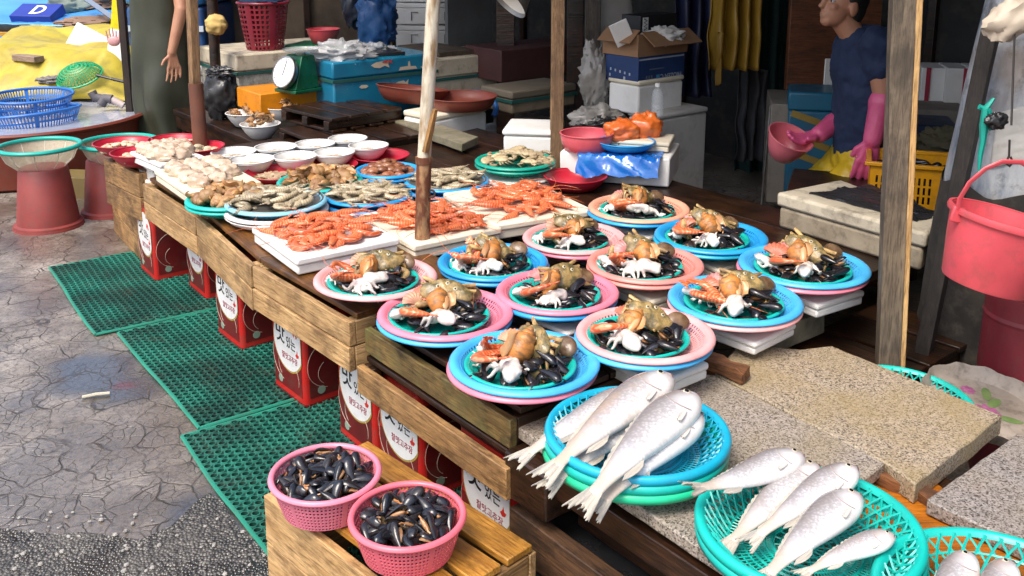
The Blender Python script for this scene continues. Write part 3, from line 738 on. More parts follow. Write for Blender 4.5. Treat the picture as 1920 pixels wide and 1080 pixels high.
def shrimp_mesh(curl, mat, seed, L=.150, ant=True, th=1.32):
    mb = MB(); r_ = random.Random(seed); N = 26; p = Vector((0, 0, 0)); a = 0; pts = []; rad = []; nrm = []
    for i in range(N + 1):
        s_ = i / N; a = curl * max(0, s_ - .22) ** 1.15 * 1.4 + .12 * sin(seed)
        pts.append(p.copy()); nrm.append(Vector((-sin(a), cos(a), 0)))
        p = p + Vector((cos(a), sin(a), 0)) * L / N
        if s_ < .36: r = .0052 + (.0118 - .0052) * (s_ / .36) ** .6
        else:
            q = (s_ - .36) / .64; seg = (q * 6.2) % 1; r = (.0118 - .0072 * q ** 1.1) * (1 + .085 * (1 - seg) - .03)
        rad.append(r * th)
    mb.tube(pts, rad, 9, flat=.74)
    # rostrum, eyes, tail fan, legs, feelers
    mb.tube([pts[1] + nrm[1] * -.002, pts[0] + Vector((-.012, -.003, 0)), pts[0] + Vector((-.03, -.006, .001))], [.004, .0022, .0004], 5)
    e = pts[-1]; d = (pts[-1] - pts[-3]).normalized()
    for k in range(5):
        q = (k - 2) * .33; dd = Matrix.Rotation(q, 3, 'Z') @ d
        mb.ell(e + dd * .012 + Vector((0, 0, .001 * (k % 2))), (.014, .0042, .0014), 7, 5, (0, 0, atan2(dd.y, dd.x)))
    for k in range(6):
        i = 6 + k * 3; b = pts[min(i, N)] + nrm[min(i, N)] * rad[min(i, N)] * .8
        q = nrm[min(i, N)]; tn = Vector((q.y, -q.x, 0))
        ln = .014 if k < 3 else .009
        mb.tube([b, b + q * ln * .6 + tn * -.004 * r_.uniform(.2, 1.5) + Vector((0, 0, .003)), b + q * ln + tn * -.010 * r_.uniform(.4, 1.4)], [.0017, .0013, .0006], 4)
    if ant:
        for sg in ((-1, 1) if ant else ()):
            q0 = pts[0] + Vector((0, 0, .002)); c_ = r_.uniform(.3, 1.1) * sg
            mb.tube([q0 + Vector((-.02 * k * cos(c_ * k * .18), .02 * k * sin(c_ * k * .25), .0022 * sin(k))) for k in range(6)], [.0009] * 5 + [.0003], 3)
    c_ = sum(pts, Vector()) / len(pts); mb.v = [v - c_ for v in mb.v]
    mb.mi = 1
    mb.ell(pts[2] - c_ + nrm[2] * -.003 + Vector((0, 0, .0055)), .0021, 6, 5)
    return mb.mesh('shrimp', [mat, M('black eye', (.006, .006, .006), .15)], ang=70)
def shrimp_mat(name, a, b, c, sss=.15):
    t = NT(name); co = t.perobj(t.coords())
    col = t.mix(t.ramp(t.noise(co, 16, 4), [(.35, 0), (.65, 1)]), a, b)
    wv = t.n('TexWave'); wv.inputs['Scale'].default_value = 34; wv.inputs['Distortion'].default_value = 5; wv.inputs['Detail'].default_value = 2; t.l(co, wv.inputs['Vector'])
    col = t.mix(t.ramp(wv.outputs['Fac'], [(.55, 0), (.95, .75)]), col, c)
    oi = t.n('ObjectInfo'); hs = t.n('HueSaturation'); t.l(t.math('ADD', t.math('MULTIPLY', oi.outputs['Random'], .5), .75), hs.inputs['Value']); t.l(col, hs.inputs['Color'])
    return t.out(hs.outputs[0], .28, t.bump(t.noise(co, 90, 3), .2, .002), coat=.3)
prawn_red = shrimp_mat('cooked orange red shrimp shell', (.64, .085, .018), (.64, .14, .04), (.76, .34, .18))
prawn_grey = shrimp_mat('raw grey brown shrimp shell', (.40, .33, .21), (.52, .42, .27), (.22, .19, .13))
RED = [shrimp_mesh(c, prawn_red, i) for i, c in enumerate((2.4, 3.2, 1.5))]
GREY = [shrimp_mesh(c, prawn_grey, i + 9, .14, False, 1.25) for i, c in enumerate((2.8, 1.9, 1.2))]
def crab_mesh(mat, leg, seed=0, spots=True):
    mb = MB(); r_ = random.Random(seed)
    def fn(p):
        a = atan2(p.y / .042, p.x / .062); q = abs(cos(a))
        k = 1 + .20 * max(0, q - .80) / .2 + .035 * cos(9 * a) * (1 if p.y < 0 else .15)
        z = p.z * (1.0 if p.z > 0 else .75) + (.0028 * noise.noise(p * 90) + .0022 * cos(p.x * 150) * cos(p.y * 120) if p.z > 0 else 0)
        return Vector((p.x * k, p.y * k * (1.08 if p.y < 0 else 1), z + .003 * noise.noise(p * 60)))
    mb.ell((0, 0, .018), (.062, .042, .020), 40, 14, fn=fn)
    for sx in (-1, 1):
        for k in range(7):   # saw teeth along the front edge
            a = pi * (.58 + .40 * k / 6); c = Vector((cos(a) * .066 * -sx * -1 if sx < 0 else -cos(a) * .066, -sin(a) * .044, .019))
            mb.tube([c * .93 + Vector((0, 0, .001)), c * 1.11], [.0042, .0006], 5)
    mb.mi = 1
    for sx in (-1, 1):
        # claw
        sh = Vector((sx * .040, -.036, .012)); el = Vector((sx * .082, -.050, .014)); wr = Vector((sx * .066, -.082, .016)); tp = Vector((sx * .028, -.098, .012))
        mb.tube([sh, sh.lerp(el, .5) + Vector((0, 0, .004)), el], [.008, .0105, .009], 8); mb.tube([el, el.lerp(wr, .5), wr], [.009, .0115, .010], 8)
        mb.tube([wr, wr.lerp(tp, .35), wr.lerp(tp, .7), tp], [.009, .0125, .0065, .0015], 8)
        mb.tube([wr.lerp(tp, .38) + Vector((0, -.008, 0)), wr.lerp(tp, .75) + Vector((0, -.014, 0)), tp + Vector((0, -.003, 0))], [.0055, .005, .001], 6)
        for k in range(4):
            b = Vector((sx * (.052 - .006 * k), -.010 + .014 * k, .010)); o = Vector((sx * (.070 + .008 * r_.random()), -.014 + .020 * k, .010 - .003 * k)); f = Vector((sx * (.080 - .007 * k), -.040 + .026 * k, -.012)); g = Vector((sx * (.070 - .007 * k), -.062 + .028 * k, -.026))
            mb.tube([b, o, f, g], [.0062, .0058, .0038, .0010], 6)
    for sx in (-1, 1): mb.tube([Vector((sx * .012, -.040, .02)), Vector((sx * .016, -.050, .025))], [.003, .0028], 6)
    if spots:
        for (x, y) in ((-.024, .008), (.024, .008), (0, .022)):
            z = .018 + .020 * sqrt(max(0, 1 - (x / .066) ** 2 - (y / .044) ** 2))
            mb.mi = 2; mb.ell((x, y, z), (.0058, .0058, .0016), 12, 6); mb.mi = 3; mb.ell((x, y, z + .0008), (.0034, .0034, .0016), 10, 6)
    return mb.mesh('crab', [mat, leg, M('pale ring on crab shell', (.62, .56, .38), .4), M('dark crab spot', (.03, .012, .012), .3)], ang=60)
crab_shell = M('olive crab shell', (.13, .105, .045), .3, (.40, .27, .10), ns=34, lo=.42, hi=.6, bump=.6, bs=160, rand=.4, coat=.3, grime=.4)
crab_leg = M('tan crab leg', (.50, .33, .13), .38, (.22, .13, .05), ns=40, lo=.42, hi=.6, bump=.4, bs=120, rand=.4, coat=.2)
crab_pale = M('sandy crab shell', (.50, .40, .24), .45, (.36, .27, .15), ns=20, bump=.35, bs=160, rand=.3)
CRAB = crab_mesh(crab_shell, crab_leg); CRABP = crab_mesh(crab_pale, M('sandy crab leg', (.42, .33, .2), .5, (.28, .21, .12), ns=20), 3, False)
octo_white = M('white octopus skin', (.70, .66, .60), .22, (.52, .42, .38), ns=34, lo=.48, hi=.66, rand=.15, bump=.3, bs=110, coat=.5, sss=.15, grime=.12)
def octo_mesh(seed):
    mb = MB(); r_ = random.Random(seed); off = Vector((seed, 0, 0))
    mb.ell((.014, .016, .020), (.038, .022, .016), 18, 11, (0, .25, .5), lambda p: p * (1 + .42 * noise.noise(p * 45 + off)))
    mb.ell((-.018, -.010, .016), (.024, .020, .015), 12, 8)
    for k in range(8):
        a = -2.9 + 2 * pi * k / 8 * .86 + r_.uniform(-.15, .15); c_ = r_.choice((-1, 1)) * r_.uniform(22, 52); p = Vector((-.02, -.012, .014)); pts = [p.copy()]; ln = r_.uniform(.040, .070); n = 9
        for i in range(n):
            a += c_ * ln / n * (i / n); p = p + Vector((cos(a), sin(a), 0)) * ln / n
            pts.append(Vector((p.x, p.y, .014 - .010 * (i / n) + .007 * sin(i * .9 + k))))
        mb.tube(pts, [.0102 - .0068 * i / n for i in range(n + 1)], 8); mb.ell(pts[-1], .0036, 8, 6)
    return fuse(mb, .0026, octo_white, 3, 'octopus')
OCTO = [octo_mesh(i) for i in (1, 5, 8)]
def conch_mesh(mat, lip, seed, sp=1.0):
    mb = MB(); r_ = random.Random(seed); pts = []; rad = []; n = 62; turns = 3.6; base = .90
    for i in range(n):
        s_ = i / (n - 1); k = base ** ((1 - s_) * turns * 5.4); q = 2 * pi * turns * s_
        x = -.046 * (1 - k) * 1.05 * sp
        pts.append(Vector((x, .0125 * k * cos(q), .0125 * k * sin(q)))); rad.append(.0205 * k * (1 + .10 * (sin(q * 3.5) > .55)) + .0006)
    mb.tube(pts, rad, 11)
    mb.ell((.006, 0, 0), (.034, .028, .026), 18, 12, fn=lambda p: p * (1 + .07 * noise.noise(p * 70)) * (1 if p.x < 0 else 1))
    mb.tube([Vector((.02, 0, 0)), Vector((.042, .003, -.004)), Vector((.060, .004, -.006))], [.019, .010, .004], 10)
    mb.mi = 1
    def lipf(u, v):
        a = -1.3 + 2.6 * u; r0 = .014 + .020 * v
        return Vector((.012 + .036 * sin(a) * (1 - .25 * v) - .004 * v, .014 + r0 * cos(a) * .75, .016 + .010 * v * v + .004 * sin(u * 9)))
    mb.grid(lipf, 12, 5); mb.grid(lambda u, v: lipf(u, v) - Vector((0, 0, .003)), 12, 5, flip=True)
    mb.ell((.014, .012, .018), (.026, .011, .006), 12, 7)
    return mb.mesh('conch', [mat, lip], ang=60)
conch_tan = M('orange tan conch shell', (.50, .19, .04), .38, (.22, .11, .045), ns=34, lo=.45, hi=.62, grime=.3, rand=.5, bump=.4, bs=110, stretch=(2.6, 1, 1))
conch_lip = M('apricot conch lip', (.60, .27, .10), .28, (.48, .32, .17), ns=18, rand=.2)
conch_brown = M('brown conch shell', (.24, .11, .045), .45, (.42, .26, .11), ns=26, rand=.6, bump=.5, bs=110)
conch_lip2 = M('ochre conch lip', (.52, .27, .09), .4, (.40, .22, .1), ns=18, rand=.4)
CONCH = [conch_mesh(conch_tan, conch_lip, 1)]; CONCHB = [conch_mesh(conch_brown, conch_lip2, 2), conch_mesh(conch_brown, conch_lip2, 5, 1.5)]
def scallop_mesh(mat):
    mb = MB()
    def f(u, v, sg):
        a = (-66 + 132 * u) * pi / 180; r_ = .003 + .036 * v * (1 - .06 * (abs(a) / 1.15) ** 2); rb = cos(a * 20)
        z = (.010 * (1 - (2 * v - 1) ** 2 * .8) * cos(a) ** .5 + .0011 * rb * v) * sg
        return Vector((r_ * sin(a), r_ * cos(a) - .018 + .0009 * rb * v, z))
    mb.grid(lambda u, v: f(u, v, 1), 64, 9, flip=True); mb.mi = 1; mb.grid(lambda u, v: f(u, v, -.55), 64, 9); mb.mi = 0
    mb.prism([(-.015, -.020), (.015, -.020), (.012, -.011), (-.012, -.011)], -.0012, .0022)
    return mb.mesh('scallop', [mat, M('pale scallop underside', (.52, .36, .26), .5)], ang=30)
SCAL = {k: scallop_mesh(M(n, c, .4, c2, ns=16, stretch=(1, .4, 1), rand=.25, bump=.2, bs=120)) for k, n, c, c2 in (('pink', 'wine pink scallop', (.42, .085, .10), (.60, .32, .28)), ('red', 'brick red scallop', (.48, .10, .055), (.50, .20, .12)), ('brown', 'brown pink scallop', (.42, .19, .12), (.58, .36, .22)))}
def clam_mesh(mat, Lx=.034, Ly=.026, T=.014):
    mb = MB()
    def fn(p):
        r_ = hypot(p.x / Lx, (p.y + Ly * .55) / Ly)
        return Vector((p.x * (1 - .12 * p.y / Ly), p.y, p.z * (1 + .035 * sin(r_ * 30))))
    mb.ell((0, 0, 0), (Lx, Ly, T), 26, 14, fn=fn)
    mb.tube([Vector((-.008, -Ly * .86, .004)), Vector((0, -Ly * 1.02, 0)), Vector((.008, -Ly * .86, -.004))], [.004, .006, .004], 7)
    return mb.mesh('clam', [mat], ang=60)
CLAM = clam_mesh(M('mottled brown clam shell', (.085, .045, .02), .3, (.22, .14, .08), ns=30, rand=.3, bump=.3, bs=80, coat=.2))
CLAMS = clam_mesh(M('small cream clam shell', (.60, .50, .33), .4, (.30, .21, .12), ns=40, lo=.48, hi=.75, rand=.5, bump=.2, bs=100), .021, .0165, .0105)
COCK = clam_mesh(M('rust brown cockle shell', (.20, .055, .025), .3, (.36, .17, .085), ns=22, rand=.7, bump=.3, bs=80, coat=.3), .030, .024, .015)

def put(name, me, lab, cat, group, p, rot=(0, 0, 0), k=1.0):
    o = link(name, me, None, p, rot); o.scale = (k, k, k); return tag(o, lab, cat, group)
def scatter(n, rad, mind, sq=1.0, tries=4000, seed=0):
    r_ = random.Random(seed); P = []
    for _ in range(tries):
        if len(P) >= n: break
        a, q = r_.uniform(0, 2 * pi), sqrt(r_.random()) * rad; p = (q * cos(a), q * sin(a) * sq)
        if all(hypot(p[0] - b[0], p[1] - b[1]) > mind for b in P): P.append(p)
    return P

# ---- fish ----
def fish_skin():
    t = NT('silver croaker skin'); co = t.coords(); sx = t.n('SeparateXYZ'); t.l(co, sx.inputs[0])
    x, y = sx.outputs[0], sx.outputs[1]
    pc = t.perobj(co); nz = t.noise(pc, 14, 4)
    yy = t.math('ADD', y, t.math('MULTIPLY', t.math('SUBTRACT', nz, .5), .03))
    y01 = t.math('ADD', t.math('MULTIPLY', yy, 8), .5)          # 0 belly .. 1 back
    col = t.ramp(y01, [(.08, (.70, .55, .33)), (.2, (.82, .79, .74)), (.42, (.78, .77, .77)), (.54, (.56, .55, .55)), (.68, (.32, .29, .28)), (.84, (.15, .12, .105))])
    # rows of scales running slightly uphill
    st = t.coords((1, 1, .15)); wv = t.n('TexWave'); wv.wave_type = 'BANDS'; wv.bands_direction = 'DIAGONAL'
    wv.inputs['Scale'].default_value = 40; wv.inputs['Distortion'].default_value = 7; wv.inputs['Detail'].default_value = 2; wv.inputs['Detail Scale'].default_value = 3; t.l(st, wv.inputs['Vector'])
    vo = t.vor(st, 150, 'F1')
    msk = t.ramp(y01, [(.2, 0), (.45, .45), (.8, .7)]); msk = t.math('MULTIPLY', msk, t.ramp(t.math('ADD', t.math('MULTIPLY', x, 4), .5), [(.1, .3), (.2, 1), (.74, 1), (.84, 0)]))
    col = t.mix(t.math('MULTIPLY', t.ramp(wv.outputs['Fac'], [(.35, 0), (.8, .75)]), msk), col, (.34, .32, .34))
    x01 = t.math('ADD', t.math('MULTIPLY', x, 2.6), .5); col = t.mix(t.ramp(x01, [(.10, .55), (.26, 0)]), col, (.50, .36, .20)); col = t.mix(t.ramp(t.math('ADD', x01, t.math('MULTIPLY', nz, .1)), [(.80, 0), (.90, .6)]), col, (.38, .32, .31))
    col = t.mix(t.math('MULTIPLY', t.ramp(vo, [(.2, 0), (.55, .85)]), msk), col, (.22, .20, .20))
    oi = t.n('ObjectInfo'); col = t.mix(t.math('MULTIPLY', t.ramp(nz, [(.45, 0), (.65, .6)]), oi.outputs['Random']), col, (.52, .36, .24))
    return t.out(col, t.ramp(nz, [(.3, .12), (.7, .28)]), t.bump(vo, .18, .0012, t.bump(wv.outputs['Fac'], .04, .001)), coat=.6)
fskin = fish_skin()
fin_m = M('pale yellowish fin', (.52, .47, .38), .4, (.30, .28, .25), ns=40, stretch=(.3, 3, 1), bump=.4, bs=120)
def fish_proto(bend, seed, side=1):
    """croaker lying on its side: head +x, back +y, upper flank +z"""
    L = .36
    ST = [(0, .006, -.006, .004), (.015, .016, -.016, .010), (.05, .030, -.027, .019), (.10, .043, -.037, .026), (.17, .053, -.045, .031), (.26, .058, -.047, .032), (.38, .055, -.043, .029), (.50, .046, -.036, .024), (.62, .036, -.028, .018), (.74, .025, -.020, .012), (.84, .017, -.014, .008), (.91, .0145, -.013, .006), (.95, .016, -.015, .0045)]
    def bz(s_): return bend * max(0, s_ - .45) ** 1.8
    def bx(s_): return L * .42 - L * s_
    t = thing('croaker_fish', 'fish', 'fish')
    mb = MB(); n = 20; vs = []
    for s_, a, b, w_ in ST:
        cy, hy = (a + b) / 2 * .82, (a - b) / 2 * .82
        for j in range(n):
            q = 2 * pi * j / n; vs.append(Vector((bx(s_), cy + hy * cos(q) , w_ * .84 * (abs(sin(q)) ** .9) * (1 if sin(q) > 0 else -.8) + bz(s_))))
    k = len(ST); fs = [(i * n + j, (i + 1) * n + j, (i + 1) * n + (j + 1) % n, i * n + (j + 1) % n) for i in range(k - 1) for j in range(n)] + [tuple(range(n)), tuple(reversed(range((k - 1) * n, k * n)))]
    mb.add(vs, fs)
    o = mb.obj('body', fskin, t, ang=180); sm = o.modifiers.new('smooth', 'SUBSURF'); sm.levels = sm.render_levels = 2
    # gill cover, mouth line
    g = MB(); g.tube([Vector((bx(.205 + .03 * sin(pi * v)), .028 - .054 * v, .0215 + .005 * sin(pi * v))) for v in [i / 12 for i in range(13)]], [.0006 + .0008 * sin(pi * i / 12) for i in range(13)], 6)
    g.obj('gill_cover', M('gill edge', (.30, .24, .23), .35, (.42, .36, .33)), t)
    g = MB(); g.tube([Vector((bx(.001), .001, .003)), Vector((bx(.03), -.008, .0122)), Vector((bx(.055), -.014, .0165))], [.0012, .0016, .0008], 5); g.obj('mouth', M('dark mouth line', (.16, .08, .07), .5), t)
    g = MB(); g.ell((bx(.085), .008, .0190), (.0075, .0075, .0030), 14, 8); e = g.obj('eye', M('pale fish eye', (.55, .48, .35), .15, coat=.5), t)
    g = MB(); g.ell((bx(.085), .008, .0213), (.0044, .0044, .0016), 12, 7); g.obj('pupil', M('black eye', (.006, .006, .006), .15), e)
    # tail fan with ragged edge
    def tail(u, v, dz):
        x = bx(.92) - .056 * v * (1 - .50 * (1 - abs(2 * u - 1)) * v) - .008 * v * v * (int(u * 14) % 2); y = (2 * u - 1) * (.0115 + .0135 * v)
        return Vector((x, y, bz(.93 + .14 * v) + dz * (1 - .8 * v) + .003 * sin(u * 22) * v))
    g = MB(); g.grid(lambda u, v: tail(u, v, .003), 28, 6); g.grid(lambda u, v: tail(u, v, -.003), 28, 6, flip=True); g.obj('tail_fin', fin_m, t, ang=180)
    def dors(u, v, dz):
        s_ = .27 + .56 * u; a = .84 * [.056 + (.016 - .056) * min(1, max(0, (s_ - .26) / .6))][0]
        h = .0085 * sin(pi * min(1, u * 1.02 + .03)) ** .5 * (1 - .25 * (int(u * 22) % 2)) * (.55 if .40 < u < .47 else 1)
        return Vector((bx(s_) - .010 * v, a - .008 + (h + .006) * v, bz(s_) + dz * (1 - .7 * v)))
    g = MB(); g.grid(lambda u, v: dors(u, v, .003), 44, 3); g.grid(lambda u, v: dors(u, v, -.003), 44, 3, flip=True); g.obj('dorsal_fin', fin_m, t, ang=180)
    def pect(u, v, dz):
        return Vector((bx(.235 + .09 * v), -.018 - .005 * v + (u - .5) * (.008 + .010 * v) * (1 - .5 * v * v), .0228 - .0012 * v + .0015 * sin(u * 9) * v + dz))
    g = MB(); g.grid(lambda u, v: pect(u, v, .0012), 12, 5); g.grid(lambda u, v: pect(u, v, -.0012), 12, 5, flip=True); g.obj('pectoral_fin', M('pale side fin', (.60, .56, .50), .35, (.48, .44, .40), ns=40), t, ang=180)
    def anal(u, v, dz):
        s_ = .62 + .14 * u; return Vector((bx(s_) - .014 * v, -.022 + .006 * u - .010 * v * sin(pi * (.25 + .6 * u)), bz(s_) + dz * (1 - .7 * v)))
    g = MB(); g.grid(lambda u, v: anal(u, v, .002), 10, 3); g.grid(lambda u, v: anal(u, v, -.002), 10, 3, flip=True); g.obj('anal_fin', fin_m, t, ang=180)
    return t
# ================= assorted seafood plates =================
EXTRA = []; UNDER = (3, 8, 9, 12, 14, 15, 16)          # mussels that lie under the rest
def assorted(i, cx, cy, w_, top, under, z0, where, tray=None, two=False, scal=('pink',), twist=0.0):
    rimz = z0 + .064; p = at(cx, cy, rimz); R_ = span(w_ / 2, p); r = R_ * .745
    if tray:
        foam_tray('white foam tray under ' + where, (p.x + .012, p.y - .02, z0 - tray - .0005), R_ * 1.28, R_ * 1.08, tray, UA + rng.uniform(-.15, .15), foam_white if i % 3 else foam_cream, 'foam trays under the seafood plates')
    if under: plate('%s plastic plate stacked beneath %s' % (under[0], where), under[1], (p.x + rng.uniform(-.006, .006), p.y - .003, z0), R_ * 1.0)
    pz = z0 + (.014 if under else .008)
    plate(where[0].upper() * 0 + where, top, (p.x, p.y, pz), R_)
    dx, dy = -.012 + rng.uniform(-.008, .008), -.004
    dish('teal inner dish on ' + where, teal, (p.x + dx, p.y + dy, pz + .009), r)
    base = pz + .015; c = Vector((p.x + dx, p.y + dy, base)); k = r / .128
    view = atan2(p.x, p.y) * -.6 + rng.uniform(-.32, .32)
    def P(x, y, z): q = Matrix.Rotation(view, 3, 'Z') @ Vector((x * r, y * r, 0)); return c + q + Vector((0, 0, z * k))
    J = lambda s_=.05: rng.uniform(-s_, s_)
    on = 'on ' + where
    for n_, (x, y, z) in enumerate(((.55, -.30, .018), (.72, 0, .018), (.30, -.52, .018), (.05, -.78, .014), (.42, -.72, .016), (.70, -.38, .020), (.40, -.05, .034), (.58, .22, .034), (-.35, .10, .016), (-.12, -.15, .018), (.28, -.30, .036), (.52, -.12, .048), (-.45, -.62, .014), (.80, .25, .02), (-.62, .42, .014), (.1, .2, .02), (-.2, .55, .016), (.62, -.52, .034), (.15, -.45, .03))):
        mu_ = (MUS[rng.choice((0, 0, 1, 1, 3))], P(x + J(), y + J(), z), (rng.uniform(-.7, .7), rng.uniform(-.4, .4), rng.uniform(0, 6.28)), .88 * k)
        if n_ in UNDER: EXTRA.append(mu_)
        else: put('mussel', mu_[0], 'black mussel ' + on, 'mussel', 'mussels ' + on, *mu_[1:])
    for q in range(16):
        a_, q_ = rng.uniform(0, 6.28), sqrt(rng.random()) * .84; EXTRA.append((MUS[rng.choice((0, 1, 3))], P(q_ * cos(a_), q_ * sin(a_), .008 + .016 * (1 - q_)), (rng.uniform(-.5, .5), rng.uniform(-.3, .3), rng.uniform(0, 6.28)), .9 * k))
    put('crab', CRAB, 'olive spotted crab ' + on, 'crab', 'crabs on the plates', P(.14 + J(.10), .34 + J(.05), .050), (R(38) + J(.22), J(.35) + .2, view + J(.7) - .15), rng.uniform(.78, .94) * k)
    put('conch', CONCH[0], 'orange tan conch ' + on, 'conch', 'conchs on the plates', P(.0 + J(.10), -.02 + J(.07), .062), (R(20) + J(1.0), R(38) + J(.2), view + R(-105) + J(.7)), rng.uniform(.85, 1.12) * k)
    put('octopus', OCTO[i % 3], 'white octopus at the front ' + on, 'octopus', 'octopuses on the plates', P(-.08 + J(.05), -.58, .028), (R(14) + J(.2), J(.25), view + rng.uniform(-2.6, 2.6)), rng.uniform(.8, 1.0) * k)
    put('octopus', OCTO[(i + 1) % 3], 'white octopus at the left ' + on, 'octopus', 'octopuses on the plates', P(-.72, .10 + J(.12), .016), (R(10), R(-10), view + rng.uniform(0, 6)), rng.uniform(.62, .80) * k)
    put('shrimp', RED[i % 2], 'curled orange shrimp ' + on, 'shrimp', 'single shrimps on the plates', P(-.55 + J(.06), -.36 + J(.08), .052), (R(20) + J(.15), R(-10) + J(.2), view + R(twist) + J(.4)), 1.12 * k)
    if i % 3 != 1: put('shrimp', RED[(i + 1) % 3], 'orange shrimp lying behind another ' + on, 'shrimp', 'single shrimps on the plates', P(-.50 + J(.08), .12 + J(.08), .046), (R(25) + J(.3), J(.4), view + rng.uniform(0, 6)), .95 * k)
    for q, sc_ in enumerate(scal):
        put('scallop', SCAL[sc_], ('%s scallop in front %s' if q else '%s scallop leaning at the back %s') % ({'pink': 'wine pink', 'red': 'brick red', 'brown': 'brown pink'}[sc_], on), 'scallop', 'scallops on the plates', P(-.30 - .18 * q, .42 - .14 * q, .058 - .006 * q), (R(38), R(-12) + J(.3), view + J(.8)), rng.uniform(.95, 1.2) * k)
    put('clam', CLAM, 'mottled brown clam ' + on, 'clam', 'clams on the plates', P(.72, .50, .046), (R(40), R(12), view + J(.6)), .92 * k)
PL = [
 (704, 512, 231, pink2_pl, None, .520, 'pink plate nearest the rusty pole', None, ('brown',), 200),
 (835, 581, 255, pink_pl, ('blue', blue2_pl), .502, 'pink plate at the front crate corner', None, ('red', 'brown'), 210),
 (983, 671, 284, deepblue_pl if False else blue2_pl, ('pink', pink_pl), .503, 'big blue plate closest to the camera', None, ('brown',), 240),
 (924, 486, 208, blue_pl, ('blue', blue_pl), .490, 'blue plate right of the rusty pole', None, ('pink',), 215),
 (1045, 541, 231, pink_pl, ('blue', blue_pl), .510, 'bright pink plate amid the others', .036, ('pink',), 235),
 (1077, 441, 195, pink2_pl, ('pink', pink_pl), .492, 'pink plate beside the rearmost prawn tray', None, ('brown',), 200),
 (1210, 489, 218, salmon_pl, ('salmon pink', salmon_pl), .520, 'salmon pink plate on a cream tray', .045, ('pink',), 195),
 (1210, 620, 260, pink2_pl, ('blue', blue2_pl), .520, 'pale pink plate by the granite slab', .045, ('red',), 240),
 (1198, 386, 190, peach_pl, ('blue', blue_pl), .520, 'peach plate farthest back of all', .045, ('pink', 'brown'), 215),
 (1333, 438, 210, blue_pl, ('teal', tealblue), .520, 'blue plate right of the peach plate', .045, ('pink', 'red'), 205),
 (1507, 493, 240, blue2_pl, ('pink', pink_pl), .520, 'blue plate beside the thick wooden post', .045, ('pink', 'red'), 215),
 (1378, 556, 249, blue2_pl, ('pale pink', pink2_pl), .512, 'light blue plate above the stone block', .037, ('pink', 'red'), 160),
]
for i, (cx, cy, w_, tm, un, z0, wh, tr, sc_, tw) in enumerate(PL): assorted(i, cx, cy, w_, tm, un, z0, wh, tr, False, sc_, tw)

# ================= red prawn trays =================
def tray_px(lab, Lc, Fc, Rc, ztop, H, mat, group='foam trays of red prawns', **k):
    a, b, c = at(*Lc, ztop), at(*Fc, ztop), at(*Rc, ztop); d = b - a; e = c - b; ang = atan2(d.y, d.x)
    ee = abs(e.x * -sin(ang) + e.y * cos(ang)); ctr = a + d * .5 + Vector((-sin(ang), cos(ang), 0)) * ee / 2
    foam_tray(lab, (ctr.x, ctr.y, ztop - H), d.length, ee, H, ang, mat, group, **k)
    return ctr, d.length, ee, ang
def pile(n, ctr, L, W_, ang, z, meshes, lab, group, k=1.0, seed=1, layer=.011, round_=False, nm='shrimp', cat='shrimp'):
    r_ = random.Random(seed); P = []
    for _ in range(6000):
        if len(P) >= n: break
        x, y = r_.uniform(-.5, .5), r_.uniform(-.5, .5)
        if round_ and hypot(x, y) > .5: continue
        if all(hypot((x - a) * L, (y - b) * W_) > .026 * k for a, b in P): P.append((x, y))
    for j, (x, y) in enumerate(P):
        q = Matrix.Rotation(ang, 3, 'Z') @ Vector((x * L, y * W_, 0)); edge_ = max(abs(x), abs(y)) * 2 if not round_ else hypot(x, y) * 2
        put(nm, meshes[j % len(meshes)], lab, cat, group, Vector((ctr[0], ctr[1], z)) + q + Vector((0, 0, .009 + layer * (1 - edge_) * 2.2 + r_.uniform(0, layer))), (r_.uniform(-.22, .22), r_.uniform(-.2, .2), r_.uniform(0, 6.28)), k * r_.uniform(.9, 1.1))
for j, (Lc, Fc, Rc, zt, H, mt, lab, sh) in enumerate((
  ((471, 425), (556, 486), (750, 447), .580, .058, foam_white, 'white foam tray of red prawns at the crate edge, nearest of three', 'by the crate edge'),
  ((672, 402), (776, 460), (928, 420), .560, .06, foam_cream, 'cream foam tray of red prawns in front of the rusty pole', 'behind the rusty pole'),
  ((830, 361), (929, 422), (1081, 377), .565, .06, foam_cream, 'cream foam tray of red prawns farthest right of three', 'farthest right'))):
    ctr, L, W_, ang = tray_px(lab, Lc, Fc, Rc, zt, H, mt)
    pile(36, ctr, L * .72, W_ * .70, ang, zt, RED, 'red prawn heaped on the foam tray ' + sh, 'red prawns on the tray ' + sh, 1.0, 20 + j)

# ================= grey shrimp, conchs, shells and bowls on the crates =================
tin_dish = M('grey tin dish', (.36, .35, .32), .35, (.22, .21, .19), metal=.8, ns=8, grime=.3)
def shallow(lab, mat, p, R_, H=.022):
    return bowl(lab, mat, p, R_, H, .82, None, 'round_tray', cat='tray', rim=.004, th=.002)
def seafood_round(cx, cy, w_, zr, lab, mats, seed, shr):
    p = at(cx, cy, zr); R_ = span(w_ / 2, p)
    plates = mats; z = zr - .022 - .018 * len(plates) - .012
    for q, (nm, m_) in enumerate(plates): plate('%s plate %s stacked under the %s' % (nm, ('lowest', 'next')[q % 2] if len(plates) > 1 else 'alone', lab), m_, (p.x, p.y, z + .018 * q - (.012 if q == 0 else .0)), R_ * (1.03 if q == 0 else 1.0))
    shallow(lab, tin_dish, (p.x, p.y, zr - .022), R_ * .93)
    pile(30, p, R_ * 1.5, R_ * 1.5, 0, zr - .014, GREY, 'raw grey shrimp heaped on the ' + lab, 'raw grey shrimps on the ' + lab, 1.0, seed, .013, True)
seafood_round(518, 373, 188, .600, 'tin tray of grey shrimp nearest the crate edge', (('white', white_pl), ('light blue', plastic('pale aqua plastic', '8fd0e6'))), 41, '')
